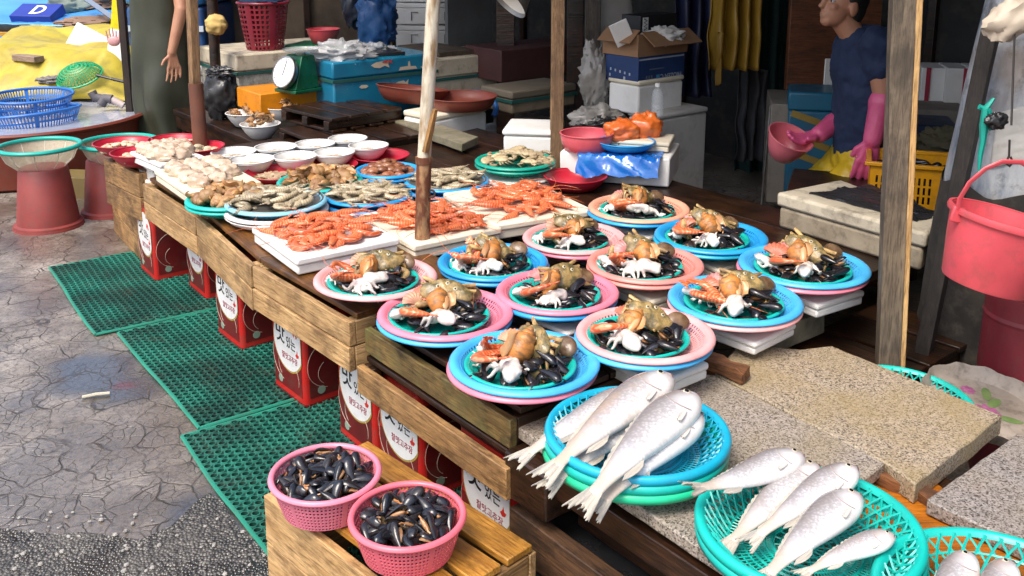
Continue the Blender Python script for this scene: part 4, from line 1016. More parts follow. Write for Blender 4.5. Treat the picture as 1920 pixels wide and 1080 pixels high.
seafood_round(690, 360, 165, .578, 'tin tray of grey shrimp in the middle', (('blue', blue_pl), ('sky blue', blue_pl)), 42, '')
seafood_round(838, 335, 160, .560, 'tin tray of grey shrimp behind the rusty pole', (('blue', blue_pl), ('bright blue', blue_pl)), 43, '')
p = at(518, 373, .6); bowl('white plastic pail lid under the light blue shrimp plate', white_pl, (p.x, p.y, .5205), span(96, p), .03, .85, None, 'pail_lid', cat='lid')
def shellplate(cx, cy, w_, zr, lab, mat, meshes, n, k, nm, what, seed, H=.05, two=True, lay=.016):
    p = at(cx, cy, zr); R_ = span(w_ / 2, p)
    fish = plate(lab, mat, (p.x, p.y, zr - .05), R_)
    if two: plate('second ' + lab.replace(' of ', ' lying under that of '), mat, (p.x, p.y, zr - .066), R_ * 1.0)
    pile(n, p, R_ * 1.45, R_ * 1.45, 0, zr - .032, meshes, what + ' heaped on the ' + lab, what + 's on the ' + lab, k, seed, lay, True, nm, nm)
shellplate(432, 368, 165, .585, 'teal plate of brown conchs at the crate edge', teal, CONCHB, 15, 1.12, 'conch', 'big brown conch', 51, lay=.022)
shellplate(600, 336, 160, .575, 'teal plate of brown conchs near the white bowls', teal, CONCHB, 16, 1.12, 'conch', 'brown conch', 52, lay=.026)
shellplate(727, 316, 124, .570, 'blue plate of rust brown cockles', blue_pl, [COCK], 34, .95, 'cockle', 'rust brown cockle', 53, lay=.018)
shellplate(966, 298, 152, .575, 'sea green plate of sandy crabs', plastic('deep teal plastic', '11a088'), [CRABP], 13, .62, 'crab', 'small sandy crab', 54, lay=.02)
p = at(950, 335, .50); foam_tray('white foam tray under the sea green crab plate', (p.x, p.y + .02, .476), .34, .26, .032, UA, foam_white)
meat = M('brown shellfish meat', (.34, .22, .12), .35, (.55, .42, .28), ns=60, bump=.5, bs=150)
meat2 = M('pink beige shellfish meat', (.66, .46, .32), .35, (.55, .34, .22), ns=60, bump=.4, bs=150)
def heap(lab, p, r_, h, mat, seed):
    mb = lumpy((0, 0, 0), (r_, r_ * .9, h), seed, .5, 4.5, 40, 22); o = mb.obj('shellfish_heap', mat, loc=p); return tag(o, lab, 'seafood', None)
def red_dish(cx, cy, w_, zr, lab, H=.045):
    p = at(cx, cy, zr); bowl(lab, red_pl, (p.x, p.y, zr - H), span(w_ / 2, p), H, .72, 'red plastic bowls'); return p
p = red_dish(521, 321, 126, .545, 'red dish of small brown meat in front of the white bowls'); heap('beige shellfish meat in the red dish nearest the conch plate', (p.x - .02, p.y, .51), .085, .022, meat, 3)
p = red_dish(618, 307, 106, .540, 'red dish partly hidden behind the brown conch plate'); heap('tan shellfish meat in the red dish behind the conchs', (p.x + .03, p.y, .508), .075, .022, meat, 4)
p = red_dish(712, 289, 112, .540, 'red dish directly behind the blue cockle plate')
p = at(1079, 328, .535); bowl('empty glossy red dish at the foot of the slim tan post', red_pl, (p.x, p.y, .4755), span(60, p), .06, .68, 'red plastic bowls')
WB = [(438, 283, 84, 'leftmost, nearest the left canopy pole'), (472, 297, 85, 'frontmost, beside the red dish'), (517, 274, 80, 'third from left in the rear row'), (553, 291, 83, 'second from left in the front row'), (590, 268, 77, 'rear row, fourth from the left'), (626, 284, 79, 'rightmost of the front row'), (652, 258, 74, 'farthest back of all'), (691, 271, 76, 'rightmost of all, by the dark planks')]
for q, (cx, cy, w_, wh) in enumerate(WB):
    zr = .575; p = at(cx, cy, zr); R_ = span(w_ / 2, p)
    bowl('white bowl of shellfish meat, ' + wh, white_pl, (p.x, p.y, zr - .066), R_ * .985, .06, .55, 'white plastic bowls'); 
    bowl('white bowl nested over another, ' + wh, white_pl, (p.x, p.y, zr - .055), R_, .055, .55, 'upper white plastic bowls')
    heap('small heap of shellfish meat in the white bowl ' + wh, (p.x, p.y, zr - .040), R_ * .55, .018, meat2 if q == 1 else meat, q + 10)
# red bowls of small pale clams at the far end
for q, (cx, cy, w_, wh) in enumerate(((230, 265, 108, 'on the crate corner nearest the pink buckets'), (325, 259, 94, 'farthest back, before the person in the apron'), (367, 273, 106, 'behind the left canopy pole'), (258, 283, 100, 'half hidden by the pale shellfish tray'))):
    zr = .585; p = at(cx, cy, zr); R_ = span(w_ / 2, p)
    bowl('red bowl of small clams, ' + wh, red_pl, (p.x, p.y, zr - .063), R_, .063, .62, 'red plastic bowls')
    pile(26, p, R_ * 1.45, R_ * 1.45, 0, zr - .05, [CLAMS], 'small cream clam in the red bowl ' + wh, 'small clams in the red bowl ' + wh, 1.0, 70 + q, .012, True, 'clam', 'clam')
# trays of pale peeled shellfish
pale_meat = M('pale pinkish peeled shellfish', (.62, .49, .36), .3, (.44, .30, .20), ns=30, bump=.3, bs=90, sss=.1, coat=.2)
for q, (Lc, Fc, Rc, zt, lab, wh) in enumerate((((243, 284), (300, 308), (384, 292), .60, 'white foam tray of pale peeled shellfish farther from the camera', 'farther tray'), ((288, 318), (352, 362), (474, 331), .60, 'white foam tray of pale peeled shellfish beside the brown conchs', 'nearer tray'))):
    ctr, L, W_, ang = tray_px(lab, Lc, Fc, Rc, zt, .05, foam_white if q == 0 else foam_cream, 'trays of pale shellfish')
    r_ = random.Random(q)
    for j in range(11):
        x, y = (j % 4 - 1.5) * L * .22 + r_.uniform(-.01, .01), (j // 4 - 1) * W_ * .28 + r_.uniform(-.01, .01)
        v = Matrix.Rotation(ang, 3, 'Z') @ Vector((x, y, 0))
        mb = lumpy((0, 0, 0), (.052, .042, .030), j + q * 20, .3, 1.8, 24, 16, fold=.18)
        tag(mb.obj('peeled_shellfish', pale_meat, loc=(ctr.x + v.x, ctr.y + v.y, zt + .016), rot=(0, 0, r_.uniform(0, 6))), 'pale lump of peeled shellfish on the ' + wh, 'shellfish', 'pale shellfish on the ' + wh)
# foam boxes filling the gap between the two leftmost crates
p = at(274, 392, .33)
for q, (zb, H, lab) in enumerate(((.20, .165, 'lowest white foam box in the gap between the leftmost crates'), (.366, .10, 'middle white foam box in the gap between the leftmost crates'), (.467, .082, 'top white foam box under the farther pale shellfish tray'))):
    cc = at(262 + q * 3, 380, .33); cc = Vector(c0r) + VV * .20 + UV * .03
    foam_tray(lab, (cc.x + .03 + .008 * q, cc.y - .02, zb), .22, .36, H, UA, foam_white, 'foam boxes between the leftmost crates', 'foam_box')

# ================= red tins =================
tin_red = M('red painted tin', (.52, .020, .016), .32, (.40, .016, .013), ns=7, grime=.35, bump=.05)
tin_dark = M('dark maroon tin panel', (.16, .012, .012), .35, (.09, .01, .01), ns=7, grime=.3)
tin_white = M('white tin label', (.74, .73, .72), .4, (.66, .65, .63), ns=9, grime=.15)
ink = M('black ink', (.012, .012, .012), .5); ink_red = M('maroon ink', (.30, .02, .05), .5); ink_pep = M('red pepper ink', (.60, .03, .02), .5); gold = M('golden tin edge', (.42, .28, .06), .35, grime=.2)
beige_ink = M('beige line ink', (.48, .36, .28), .5); greyg = M('grey green seal', (.25, .34, .26), .5)
def text_mesh(body, size, mat):
    def mk():
        cu = bpy.data.curves.new('lettering', 'FONT'); cu.body = body; cu.size = size; cu.align_x = 'CENTER'; cu.align_y = 'CENTER'; cu.extrude = .0002; cu.offset = size * .012
        o = bpy.data.objects.new('lettering', cu); COL.objects.link(o); bpy.context.view_layer.update()
        me = bpy.data.meshes.new_from_object(o.evaluated_get(bpy.context.evaluated_depsgraph_get())); me.materials.clear(); me.materials.append(mat)
        bpy.data.objects.remove(o); bpy.data.curves.remove(cu); return me
    return cached(('txt', body, size, mat.name), mk)
def disc_clip(cx, cz, r_, x0, x1, z1, n=64):
    P = []
    for k in range(n):
        a = 2 * pi * k / n; P.append((min(x1, max(x0, cx + r_ * cos(a))), min(z1, cz + r_ * sin(a))))
    return P
def tin_proto():
    t = thing('square_tin', 'tin', 'tin can', group='red square tins under the crates')
    h, H, rr = .117, .338, .018
    pts = []
    for sx, sy, a0 in ((1, 1, 0), (-1, 1, 90), (-1, -1, 180), (1, -1, 270)):
        for k in range(6):
            a = R(a0 + 18 * k); pts.append((sx * (h - rr) + rr * cos(a), sy * (h - rr) + rr * sin(a)))
    mb = MB(); mb.prism(pts, .006, H); mb.obj('body', tin_red, t)
    mb = MB(); mb.prism([(x * 1.012, y * 1.012) for x, y in pts], 0, .010); mb.obj('seam_ring', tin_dark, t); mb = MB(); mb.prism([(x * 1.012, y * 1.012) for x, y in pts], H - .004, H + .004); mb.obj('seam_ring', tin_dark, t)
    for f, rz in enumerate((0, R(90))):
        has = f == 0
        T = Matrix.Rotation(rz, 4, 'Z') @ Matrix.Translation((0, -h - .0006, 0)) @ Matrix.Rotation(R(90), 4, 'X')
        mb = MB(); mb.prism([(-h + rr, .03), (h - rr, .03), (h - rr, .155 if has else .30), (-h + rr, .155 if has else .30)], 0, .0006, T)
        mb.obj('dark_panel', tin_dark, t)
        T9 = Matrix.Rotation(rz, 4, 'Z') @ Matrix.Translation((0, -h - .0018, 0)) @ Matrix.Rotation(R(90), 4, 'X')
        mb = MB()
        for (cx, cz, r_, a0, a1) in ((-.02, .14, .085, 60, 262), (-.02, .11, .045, 120, 235), (.03, .08, .05, -20, 60)):
            mb.tube([T9 @ Vector((cx + r_ * cos(R(a0 + (a1 - a0) * k / 14)), max(.02, cz + r_ * sin(R(a0 + (a1 - a0) * k / 14))), 0)) for k in range(15)], .0011, 4)
        mb.obj('swirl_mark', beige_ink, t)
        mb = MB(); mb.prism([(-.055 + .015 * cos(2 * pi * k / 20), .052 + .015 * sin(2 * pi * k / 20)) for k in range(20)], 0, .0006, T9); mb.obj('seal', greyg, t)
        if not has: continue
        T2 = Matrix.Rotation(rz, 4, 'Z') @ Matrix.Translation((0, -h - .0016, 0)) @ Matrix.Rotation(R(90), 4, 'X')
        mb = MB(); mb.prism(disc_clip(.012, .205, .108, -h + .008, h - .012, H - .014), 0, .0006, T2); mb.obj('label_edge', gold, t)
        T3 = Matrix.Rotation(rz, 4, 'Z') @ Matrix.Translation((0, -h - .0025, 0)) @ Matrix.Rotation(R(90), 4, 'X')
        mb = MB(); mb.prism(disc_clip(.012, .207, .103, -h + .010, h - .014, H - .016), 0, .0006, T3); la = mb.obj('label', tin_white, t)
        def txt(body, size, mat, x, z, sx=1, tilt=0):
            o = link('lettering', text_mesh(body, size, mat), la, None, None)
            o.matrix_local = Matrix.Rotation(rz, 4, 'Z') @ Matrix.Translation((x, -h - .0036, z)) @ Matrix.Rotation(R(90), 4, 'X') @ Matrix.Rotation(tilt, 4, 'Z') @ Matrix.Diagonal((sx, 1, 1, 1))
        txt('맛', .078, ink, -.042, .222); txt('있는', .046, ink, .034, .205, .8); txt('찰맛고추장', .026, ink_red, .022, .150, .95)
        T4 = Matrix.Rotation(rz, 4, 'Z') @ Matrix.Translation((0, -h - .0033, 0)) @ Matrix.Rotation(R(90), 4, 'X')
        mb = MB(); mb.prism([(.066, .178), (.074, .169), (.086, .172), (.092, .182), (.083, .184), (.079, .198), (.075, .185)], 0, .0006, T4); mb.obj('pepper_mark', ink_pep, la)
        mb = MB(); mb.prism([(.050, .252), (.060, .268), (.075, .262), (.082, .244), (.074, .238), (.071, .252), (.064, .254), (.060, .240)], 0, .0006, T4); mb.obj('pepper_mark', ink_pep, la)
    return t
tp_ = tin_proto()
TC = [((-1.640, 4.19), 0, 'red tin showing its white label under the farthest pale crate'), ((-1.335, 3.965), 0, 'red tin second from the far end, plain side out'), ((-1.045, 3.45), 0, 'red tin with white label on the middle green mat'), ((-.705, 2.995), 0, 'red tin below the stained corner crate'), ((-.415, 2.655), 0, 'red tin just behind the left mussel basket'), ((-.255, 2.435), 0, 'red tin with a bold label behind the slatted stool'), ((.005, 2.10), .02, 'red tin with a bold label nearest the granite slab')]
for q, ((x, y), dr, lab) in enumerate(TC):
    c_ = Vector((x, y, 0)) - UV * .117 + VV * .117
    o = tp_ if q == 0 else dup(tp_)
    o.location = (c_.x, c_.y, .007); o.rotation_euler = (0, 0, UA + dr + rng.uniform(-.03, .03)); o['label'] = lab

# ================= slatted stool and mussel baskets =================
fl, bl, br = at(493, 912, .28), at(690, 825, .28), at(1001, 1020, .28)
t = crate('low yellow brown slatted stool carrying two pink mussel baskets', fl, fl + (br - bl), .008, .28, (bl - fl).length * 1.03, 2, crate_wood, amber_wood, crate_wood2, None, 3, None, .02)
t.name = 'slatted_stool'; t['category'] = 'stool'
for q, (cx, cy, w_, wh, pm) in enumerate(((610, 886, 208, 'left pink basket on the stool', pink_pl), (764, 964, 219, 'right pink basket on the stool', plastic('strong pink plastic', 'f0707f')))):
    H = .088; zr = .282 + H; p = at(cx, cy, zr); R_ = span(w_ / 2, p) * .97
    tub_basket(('round pink basket of black mussels, %s' % ('left one, farther from the camera' if q == 0 else 'right one, closer to the camera')), pm, (p.x, p.y, .282), R_, H, 84, 8, .24, .2, .80, rimr=.0075, group='pink mussel baskets')
    r_ = random.Random(q + 3); tot = 0
    for lay, (n, rad, z) in enumerate(((20, .52, .024), (26, .62, .044), (52, .78, .064))):
        for (x, y) in scatter(n, R_ * rad, .0185, seed=q * 10 + lay):
            d_ = hypot(x, y) / R_
            mu_ = (MUS[r_.choice((0, 1, 1, 3, 4))], Vector((p.x + x, p.y + y, .282 + z + .020 * (1 - d_ * d_) * lay / 2 + r_.uniform(-.004, .006))), (r_.uniform(-1.2, 1.2), r_.uniform(-.6, .6), r_.uniform(0, 6.28)), r_.uniform(.76, .98))
            if lay < 2 : EXTRA.append(mu_)
            else: put('mussel', mu_[0], 'black mussel heaped in the ' + wh, 'mussel', 'mussels in the ' + wh, *mu_[1:])
p = at(1060, 1060, .16); block('black plastic box beside the end of the slatted stool', (p.x + .08, p.y + .02, .105), (.34, .24, .21), UA, black_pl, 'box', 'black_box', .003)

# ================= fish baskets =================
for q, (nm, m_) in enumerate((('green', green_pl), ('teal', teal), ('blue turquoise', tealblue))):
    zr = .451 + .018 * q + .0655; p = at(1195, 792 + 0, .451 + .036 + .0655)
    R_ = span(174, p) / .216
    fish_basket(['lowest, greenish basket of the fish stack beside the big blue plate', 'middle teal basket of the fish stack beside the big blue plate', 'top turquoise basket with the large fish beside the big blue plate'][q], m_, (p.x + .003 * (q - 2), p.y - .004 * (2 - q), .451 + .018 * q - .006), R_)
p = at(1516, 966, .452 + .018 + .066)
for q in range(2): fish_basket(['lower turquoise basket under the one with five fish', 'turquoise lattice basket holding several fish on the near granite edge'][q], teal, (p.x, p.y - .004 * (1 - q), .452 + .017 * q - .006), span(210, p) / .216)
p3 = at(1888, 1118, .52); fish_basket('turquoise lattice basket cut off by the lower right corner', teal, (p3.x, p3.y, .446), .98)
FP = [fish_proto(.10, 1), fish_proto(-.05, 2)]
used = set()
def fish(kind, h, zh, tl, zt_, lab, roll=.30, flip=False):
    a, b = at(*h, zh), at(*tl, zt_); X = (a - b).normalized()
    toward = Vector((0, -1, 0)); Z = (Vector((0, 0, 1)) + toward * roll); Z = (Z - X * Z.dot(X)).normalized(); Y = Z.cross(X)
    o = FP[kind] if kind not in used else dup(FP[kind]); used.add(kind)
    k = (a - b).length / .37
    m_ = Matrix((X, Y * (-1 if flip else 1), Z)).transposed().to_4x4(); m_.translation = a.lerp(b, .455)
    o.matrix_world = m_ @ Matrix.Diagonal((k, k, k, 1)); o['label'] = lab; o['group'] = 'silver croakers in the lattice baskets'
fish(1, (1215, 728), .545, (984, 843), .520, 'silver fish lowest in the stack basket, its thin tail out at far left', .2)
fish(1, (1250, 748), .540, (1040, 892), .515, 'scaly silver fish squeezed between two larger ones, only its middle showing', .3)
fish(1, (1268, 697), .592, (1036, 868), .545, 'large pale fish on top, farthest left of the big ones', .35)
fish(1, (1322, 770), .560, (1128, 934), .530, 'pale belly up fish at the right side of the stacked baskets', .35)
fish(1, (1314, 733), .590, (1106, 922), .560, 'large scaly silver fish on top, in the middle of the stacked baskets', .35)
fish(1, (1540, 866), .525, (1370, 1010), .510, 'silver fish partly hidden under two others in the front basket', .3)
fish(0, (1516, 850), .545, (1300, 936), .550, 'brownish fish with a curved tail over the left basket rim', .3)
fish(1, (1616, 872), .560, (1418, 1000), .525, 'yellow tinged silver fish lying on top in the front basket', .35)
fish(1, (1618, 920), .540, (1438, 1072), .530, 'silver fish with yellow tail in the middle of the front basket', .35)
fish(1, (1685, 1000), .530, (1512, 1068), .515, 'smaller silver fish at the right side of the front basket', .35)
fish(1, (1822, 1028), .53, (1740, 1235), .50, 'fish poking its head up at the bottom right, left of two', .3)
fish(1, (1895, 1042), .53, (1835, 1250), .50, 'fish poking its head up at the bottom right corner, right of two', .3)

# the mussels lying underneath the others, as one heap
mb = MB(); mats_ = list(MUS[0].materials)
for me, p, r_, k in EXTRA:
    T = Matrix.Translation(p) @ Euler(r_).to_matrix().to_4x4() @ Matrix.Scale(k, 4); b = len(mb.v)
    mb.v += [T @ v.co for v in me.vertices]
    for f in me.polygons: mb.f.append([b + i for i in f.vertices]); mb.m.append(f.material_index)
tag(mb.obj('mussel_heap', mats_, ang=60), 'black mussels lying underneath the others in baskets and on plates', 'mussels', None, 'stuff')
# ================= the stall's roof and walls =================
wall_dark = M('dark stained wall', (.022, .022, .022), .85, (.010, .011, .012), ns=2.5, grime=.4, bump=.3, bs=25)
wall_brown = M('stained brown wall', (.13, .095, .065), .85, (.05, .036, .026), ns=3.5, grime=.7, bump=.4, bs=25)
def wall(nm, lab, p, q, H, mat, th=.08):
    p, q = Vector(p), Vector(q); d = q - p; t = thing(nm, lab, 'wall', (p.x, p.y, 0), atan2(d.y, d.x)); mb = MB(); L = d.length
    n = int(L / .6)
    for k in range(n):
        pass
    mb.box((L / 2, th / 2, H / 2), (L, th, H)); mb.obj('panel', mat, t)
    for k in range(1, n):
        m2 = MB(); m2.box((L * k / n, -.022, H / 2), (.05, .04, H)); m2.obj('batten', dark_wood, t, bevel=.003)
    return t
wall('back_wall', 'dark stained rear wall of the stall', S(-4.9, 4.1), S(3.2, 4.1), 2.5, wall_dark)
wall('added_side_wall', 'unseen dark wall added to shade the stall from the right', S(2.6, 3.9), S(2.6, 1.1), 2.5, wall_dark)  # out-of-view wall, added to block light coming from the right
wall('end_wall', 'stained brown wall at the far left of the stall', (-2.55, 8.25, 0), S(-4.95, 4.06), 2.5, wall_brown)
t = thing('stall_roof', 'tarpaulin covered roof over the back of the stall', 'roof', S(-5.0, .95, 2.38), UA)
mb = MB(); mb.grid(lambda u, v: Vector((7.8 * u, 3.4 * v, .04 * noise.noise(Vector((u * 9, v * 5, 1))) + .25 * v)), 40, 20); mb.obj('tarp_sheet', M('dark tarpaulin', (.06, .07, .09), .6), t, solid=.01, weld=True)
for k in range(5):
    mb = MB(); mb.box((.2 + 1.8 * k, 1.7, -.05 + .125), (.06, 3.4, .05)); mb.obj('rafter', dark_wood, t)

# ================= boxes =================
def cbox(nm, lab, cat, px, pyb, pyt, Y, la, lb, mat, ang=UA, lid=None, lidh=.06, group=None, strap=None, open_=False, bev=.012, over=.012):
    """box whose nearest upright edge stands at pixel column px, depth Y; la along one side, lb along the other"""
    zb, zt = atY(px, pyb, Y).z, atY(px, pyt, Y).z; c = atY(px, pyb, Y); d = Vector((cos(ang), sin(ang), 0)); e = Vector((-sin(ang), cos(ang), 0))
    ctr = Vector((c.x, c.y, 0)) - d * la / 2 + e * lb / 2; t = thing(nm, lab, cat, (ctr.x, ctr.y, zb), ang, group); H = zt - zb
    hb = H - (lidh if lid else 0); mb = MB()
    if open_:
        th = .022
        mb.box((0, 0, th / 2), (la, lb, th)); mb.box((0, -lb / 2 + th / 2, hb / 2 + th / 2), (la, th, hb - th)); mb.box((0, lb / 2 - th / 2, hb / 2 + th / 2), (la, th, hb - th))
        mb.box((-la / 2 + th / 2, 0, hb / 2 + th / 2), (th, lb - 2 * th, hb - th)); mb.box((la / 2 - th / 2, 0, hb / 2 + th / 2), (th, lb - 2 * th, hb - th)); mb.obj('body', mat, t, smooth=False)
    else:
        mb.box((0, 0, hb / 2), (la, lb, hb)); mb.obj('body', mat, t, bevel=bev)
    if lid:
        mb = MB(); mb.box((0, 0, hb + lidh / 2 + .001), (la + over, lb + over, lidh)); mb.obj('lid', lid, t, bevel=bev)
    if strap:
        for z in (hb - .012,):
            mb = MB(); w_ = .018; o = .012
            for (x, y, sx, sy) in ((0, -lb / 2 - o / 2, la + 2 * o, .006), (0, lb / 2 + o / 2, la + 2 * o, .006), (-la / 2 - o / 2, 0, .006, lb), (la / 2 + o / 2, 0, .006, lb)): mb.box((x, y, z), (sx, sy, w_))
            mb.obj('strap', strap, t)
    t['h'] = H; del t['h']
    return t, Vector((ctr.x, ctr.y, zt)), H
green_strap = M('green strap', (.02, .10, .085), .5)
foam_spk = M('speckled grubby foam', (.52, .49, .42), .85, (.32, .30, .25), ns=30, lo=.4, hi=.6, bump=.4, bs=160, grime=.7)
table('low dark wooden table behind the crates, carrying the scale crate and conch bowls', -4.0, -2.62, .86, 2.2, .44, 5, dark_wood, True)
_, top_c, _ = cbox('cooler_box', 'large grubby white foam cooler with a green strap, red basket on its lid', 'cooler', 456, 330, 103, 6.0, .62, .85, foam_spk, lid=foam_dirty, lidh=.11, strap=green_strap)
# woven red basket
pr_ = at(497, 84, top_c.z); pr_.y = 6.35; pr_ = atY(497, 84, 6.30)
tub_basket('tall maroon lattice basket standing on the grubby cooler lid', plastic('maroon plastic', '8a2433'), (pr_.x, pr_.y, top_c.z), .165, .31, 30, 10, .2, .2, .72, group=None, rimr=.009, name='lattice_bin')
mb = lumpy((0, 0, 0), (.15, .15, .03), 4, .3, 3); tag(mb.obj('plastic_bag', M('dark blue film', (.015, .03, .07), .35), loc=(pr_.x, pr_.y, top_c.z + .31)), 'dark blue bag bunched over the rim of the maroon basket', 'bag')
pg = atY(612, 84, 6.45); mb = MB(); mb.box((0, 0, 0), (.46, .30, .018)); tag(mb.obj('cutting_board', plastic('board green plastic', '15774f'), loc=(pg.x, pg.y, top_c.z + .010), rot=(0, 0, UA + R(38)), bevel=.004), 'green cutting board on top of the grubby cooler', 'board')
bowl('small coral basin with a spout on the green cutting board', hotpink_pl, (atY(607, 80, 6.45).x, 6.45, top_c.z + .02), .115, .10, .62, None, 'basin', cat='basin')
# yellow crate with the scale
def slat_crate(lab, c, rz, L, W_, H, mat, z, nm='plastic_crate'):
    t = thing(nm, lab, 'crate', (c[0], c[1], z), rz)
    for (rz2, dist, ln) in ((0, W_ / 2, L), (pi, W_ / 2, L), (pi / 2, L / 2, W_), (-pi / 2, L / 2, W_)):
        mb = MB(); T = Matrix.Rotation(rz2, 4, 'Z') @ Matrix.Translation((-ln / 2, -dist, 0)); n = max(6, int(ln / .02))
        mb.cells(lambda u, v: T @ Vector((u * ln, 0, v * H)), n, 5, .28, .10, solid=lambda i, j: j in (0, 4) or i % 6 == 0 or j == 2 and False)
        mb.obj('side_panel', mat, t, weld=True, solid=.004, ang=40)
    mb = MB(); mb.box((0, 0, .006), (L - .01, W_ - .01, .008)); mb.obj('floor', mat, t)
    mb = MB()
    for (x, y, sx, sy) in ((0, -W_ / 2 - .004, L + .04, .022), (0, W_ / 2 + .004, L + .04, .022), (-L / 2 - .004, 0, .022, W_), (L / 2 + .004, 0, .022, W_)): mb.box((x, y, H + .006), (sx, sy, .016))
    mb.obj('rim', mat, t, bevel=.003)
    return t
yc = atY(545, 195, 5.75); zt_ = atY(500, 172, 5.6).z
t, yct, _ = cbox('plastic_crate', 'orange yellow crate upturned under the green scale', 'crate', 489, 215, 177, 5.50, .34, .55, plastic('orange crate plastic', 'e08a12', grime=.3), bev=.006)
sp = atY(560, 178, 5.62); sp.z = yct.z
t = thing('kitchen_scale', 'dark green spring scale with a round white dial', 'scale', sp, R(-38))
mb = MB(); mb.box((0, .0, .010), (.19, .20, .02)); mb.obj('foot', green_dk, t, bevel=.004)
mb = MB(); mb.prism([(-.085, -.07), (.085, -.07), (.085, .09), (-.085, .09)], .02, .03); mb.v += []
vs = [(-.085, -.09, .02), (.085, -.09, .02), (.085, .09, .02), (-.085, .09, .02), (-.07, -.02, .215), (.07, -.02, .215), (.07, .075, .215), (-.07, .075, .215)]
mb.add(vs, [(0, 1, 5, 4), (1, 2, 6, 5), (2, 3, 7, 6), (3, 0, 4, 7), (4, 5, 6, 7), (3, 2, 1, 0)]); mb.obj('housing', green_dk, t, bevel=.006)
Td = Matrix.Translation((-.0, -.075, .115)) @ Matrix.Rotation(R(70), 4, 'X')
mb = MB(); mb.lathe([(.001, .0), (.092, .0), (.096, .006), (.096, .034), (.090, .036), (.088, .030)], 40, Td); mb.obj('dial_ring', steel, t)
mb = MB(); mb.lathe([(.0005, .031), (.088, .031)], 40, Td); df = mb.obj('dial_face', M('white dial', (.78, .78, .76), .3), t)
mb = MB()
for k in range(24):
    a = 2 * pi * k / 24; mb.tube([Td @ Vector((.083 * cos(a), .083 * sin(a), .032)), Td @ Vector((.072 * cos(a), .072 * sin(a), .032))], .0012, 4)
mb.tube([Td @ Vector((0, -.02, .034)), Td @ Vector((.01, .07, .034))], .0016, 4); mb.obj('dial_mark', M('dial ink', (.02, .02, .02), .4), df)
mb = MB(); mb.tube([(0, .03, .215), (0, .03, .235)], .03, 12); mb.lathe([(.001, .235), (.10, .238), (.105, .25), (.103, .25), (.098, .241), (.001, .238)], 32, Matrix.Translation((0, .03, 0))); mb.obj('pan', M('cloudy plastic', (.5, .52, .5), .25, alpha=.55), t)
# conch bowls
for q, (cx, cy, w_, Y, wh) in enumerate(((458, 210, 70, 5.65, 'partly hidden at the left'), (530, 199, 71, 5.62, 'nearest the orange crate'), (488, 231, 76, 5.35, 'in front, lowest'))):
    p = atY(cx, cy, Y); R_ = span(w_ / 2, p)
    bowl('white bowl heaped with brown conchs, ' + wh, white_pl, (p.x, p.y, p.z - .085), R_, .085, .5, 'white bowls of conchs')
    pile(11, p, R_ * 1.5, R_ * 1.5, 0, p.z - .02, CONCHB, 'small brown conch in the white bowl ' + wh, 'brown conchs in the bowl ' + wh, .62, 90 + q, .022, True, 'conch', 'conch')
# dark pallets and boards at the back of the crates
pp = atY(665, 225, 5.15)
pallet('dark wet pallet lying behind the white bowls', (pp.x, pp.y), UA, .62, .62, .442)
pp = atY(640, 205, 5.4); pallet('upper dark pallet tilted behind the white bowls', (pp.x, pp.y), UA + .12, .5, .5, .525)
# blue fish box: wrapping with pale fishes
blue_wrap = M('shiny blue wrapping', (.012, .15, .27), .22, (.015, .21, .33), ns=6, bump=.25, bs=12)
t, bxt, bH = cbox('wrapped_box', 'box in shiny blue wrapping printed with pale sea creatures', 'box', 628, 235, 118, 5.55, .55, .72, blue_wrap, lid=blue_wrap, lidh=.10, strap=green_strap)
Tb = Matrix.Rotation(R(90), 4, 'Z') @ Matrix.Translation((0, -.55 / 2 - .0085, 0)) @ Matrix.Rotation(R(90), 4, 'X')
pale_print = M('pale print on wrapping', (.62, .54, .40), .35); red_print = M('red print on wrapping', (.50, .06, .06), .35)
for (x, z, s_, m_, k) in ((-.05, bH - .035, 1.2, pale_print, 0), (.00, bH - .022, .7, red_print, 0), (.15, bH - .07, 1.1, pale_print, 1), (.29, bH - .075, 1.0, pale_print, 0), (-.16, bH - .16, .8, pale_print, 2), (.10, bH - .165, 1.0, pale_print, 0)):
    mb = MB()
    sh = [[(-.05, 0), (-.02, .012), (.02, .016), (.035, .004), (.055, .02), (.05, -.002), (.055, -.02), (.03, -.008), (0, -.018), (-.03, -.014)], [(-.06, -.012), (.06, -.012), (.05, .004), (.016, .006), (.012, .034), (.004, .034), (0, .008), (-.05, .006)], [(-.04, 0), (-.02, .014), (.025, .012), (.04, 0), (.02, -.012), (-.02, -.012)]][k]
    d_ = .0 if z > bH - .10 else .006
    mb.prism([(x + a * s_, z + b * s_) for a, b in sh], -d_, .001 - d_, Tb); mb.obj('print', m_, t)
def bag(lab, px, py, Y, r_, seed, mat, amt=.35, fold=.25, sc=2.2, z=None, nm='plastic_bag', cat='bag', grp=None, rot=(0, 0, 0)):
    p = atY(px, py, Y)
    if z is not None: p.z = z
    mb = lumpy((0, 0, 0), r_, seed, amt, sc, 44, 28, fold=fold); return tag(mb.obj(nm, mat, loc=p, rot=rot, ang=70), lab, cat, grp)
clear = M('cloudy clear film', (.62, .62, .62), .22, (.45, .45, .46), ns=9, bump=.4, bs=18, alpha=.55, coat=.4)
clear2 = M('dusty clear film', (.40, .38, .34), .3, (.28, .26, .24), ns=9, bump=.4, bs=18, alpha=.72, coat=.3)
bag('crumpled cloudy plastic bag on the blue wrapped box', 640, 105, 5.75, (.17, .12, .07), 3, clear, .5, .5, 3, bxt.z + .03)
bag('crumpled clear plastic bag lying by the beige cooler lid', 700, 100, 6.1, (.15, .10, .06), 6, clear, .5, .5, 3)
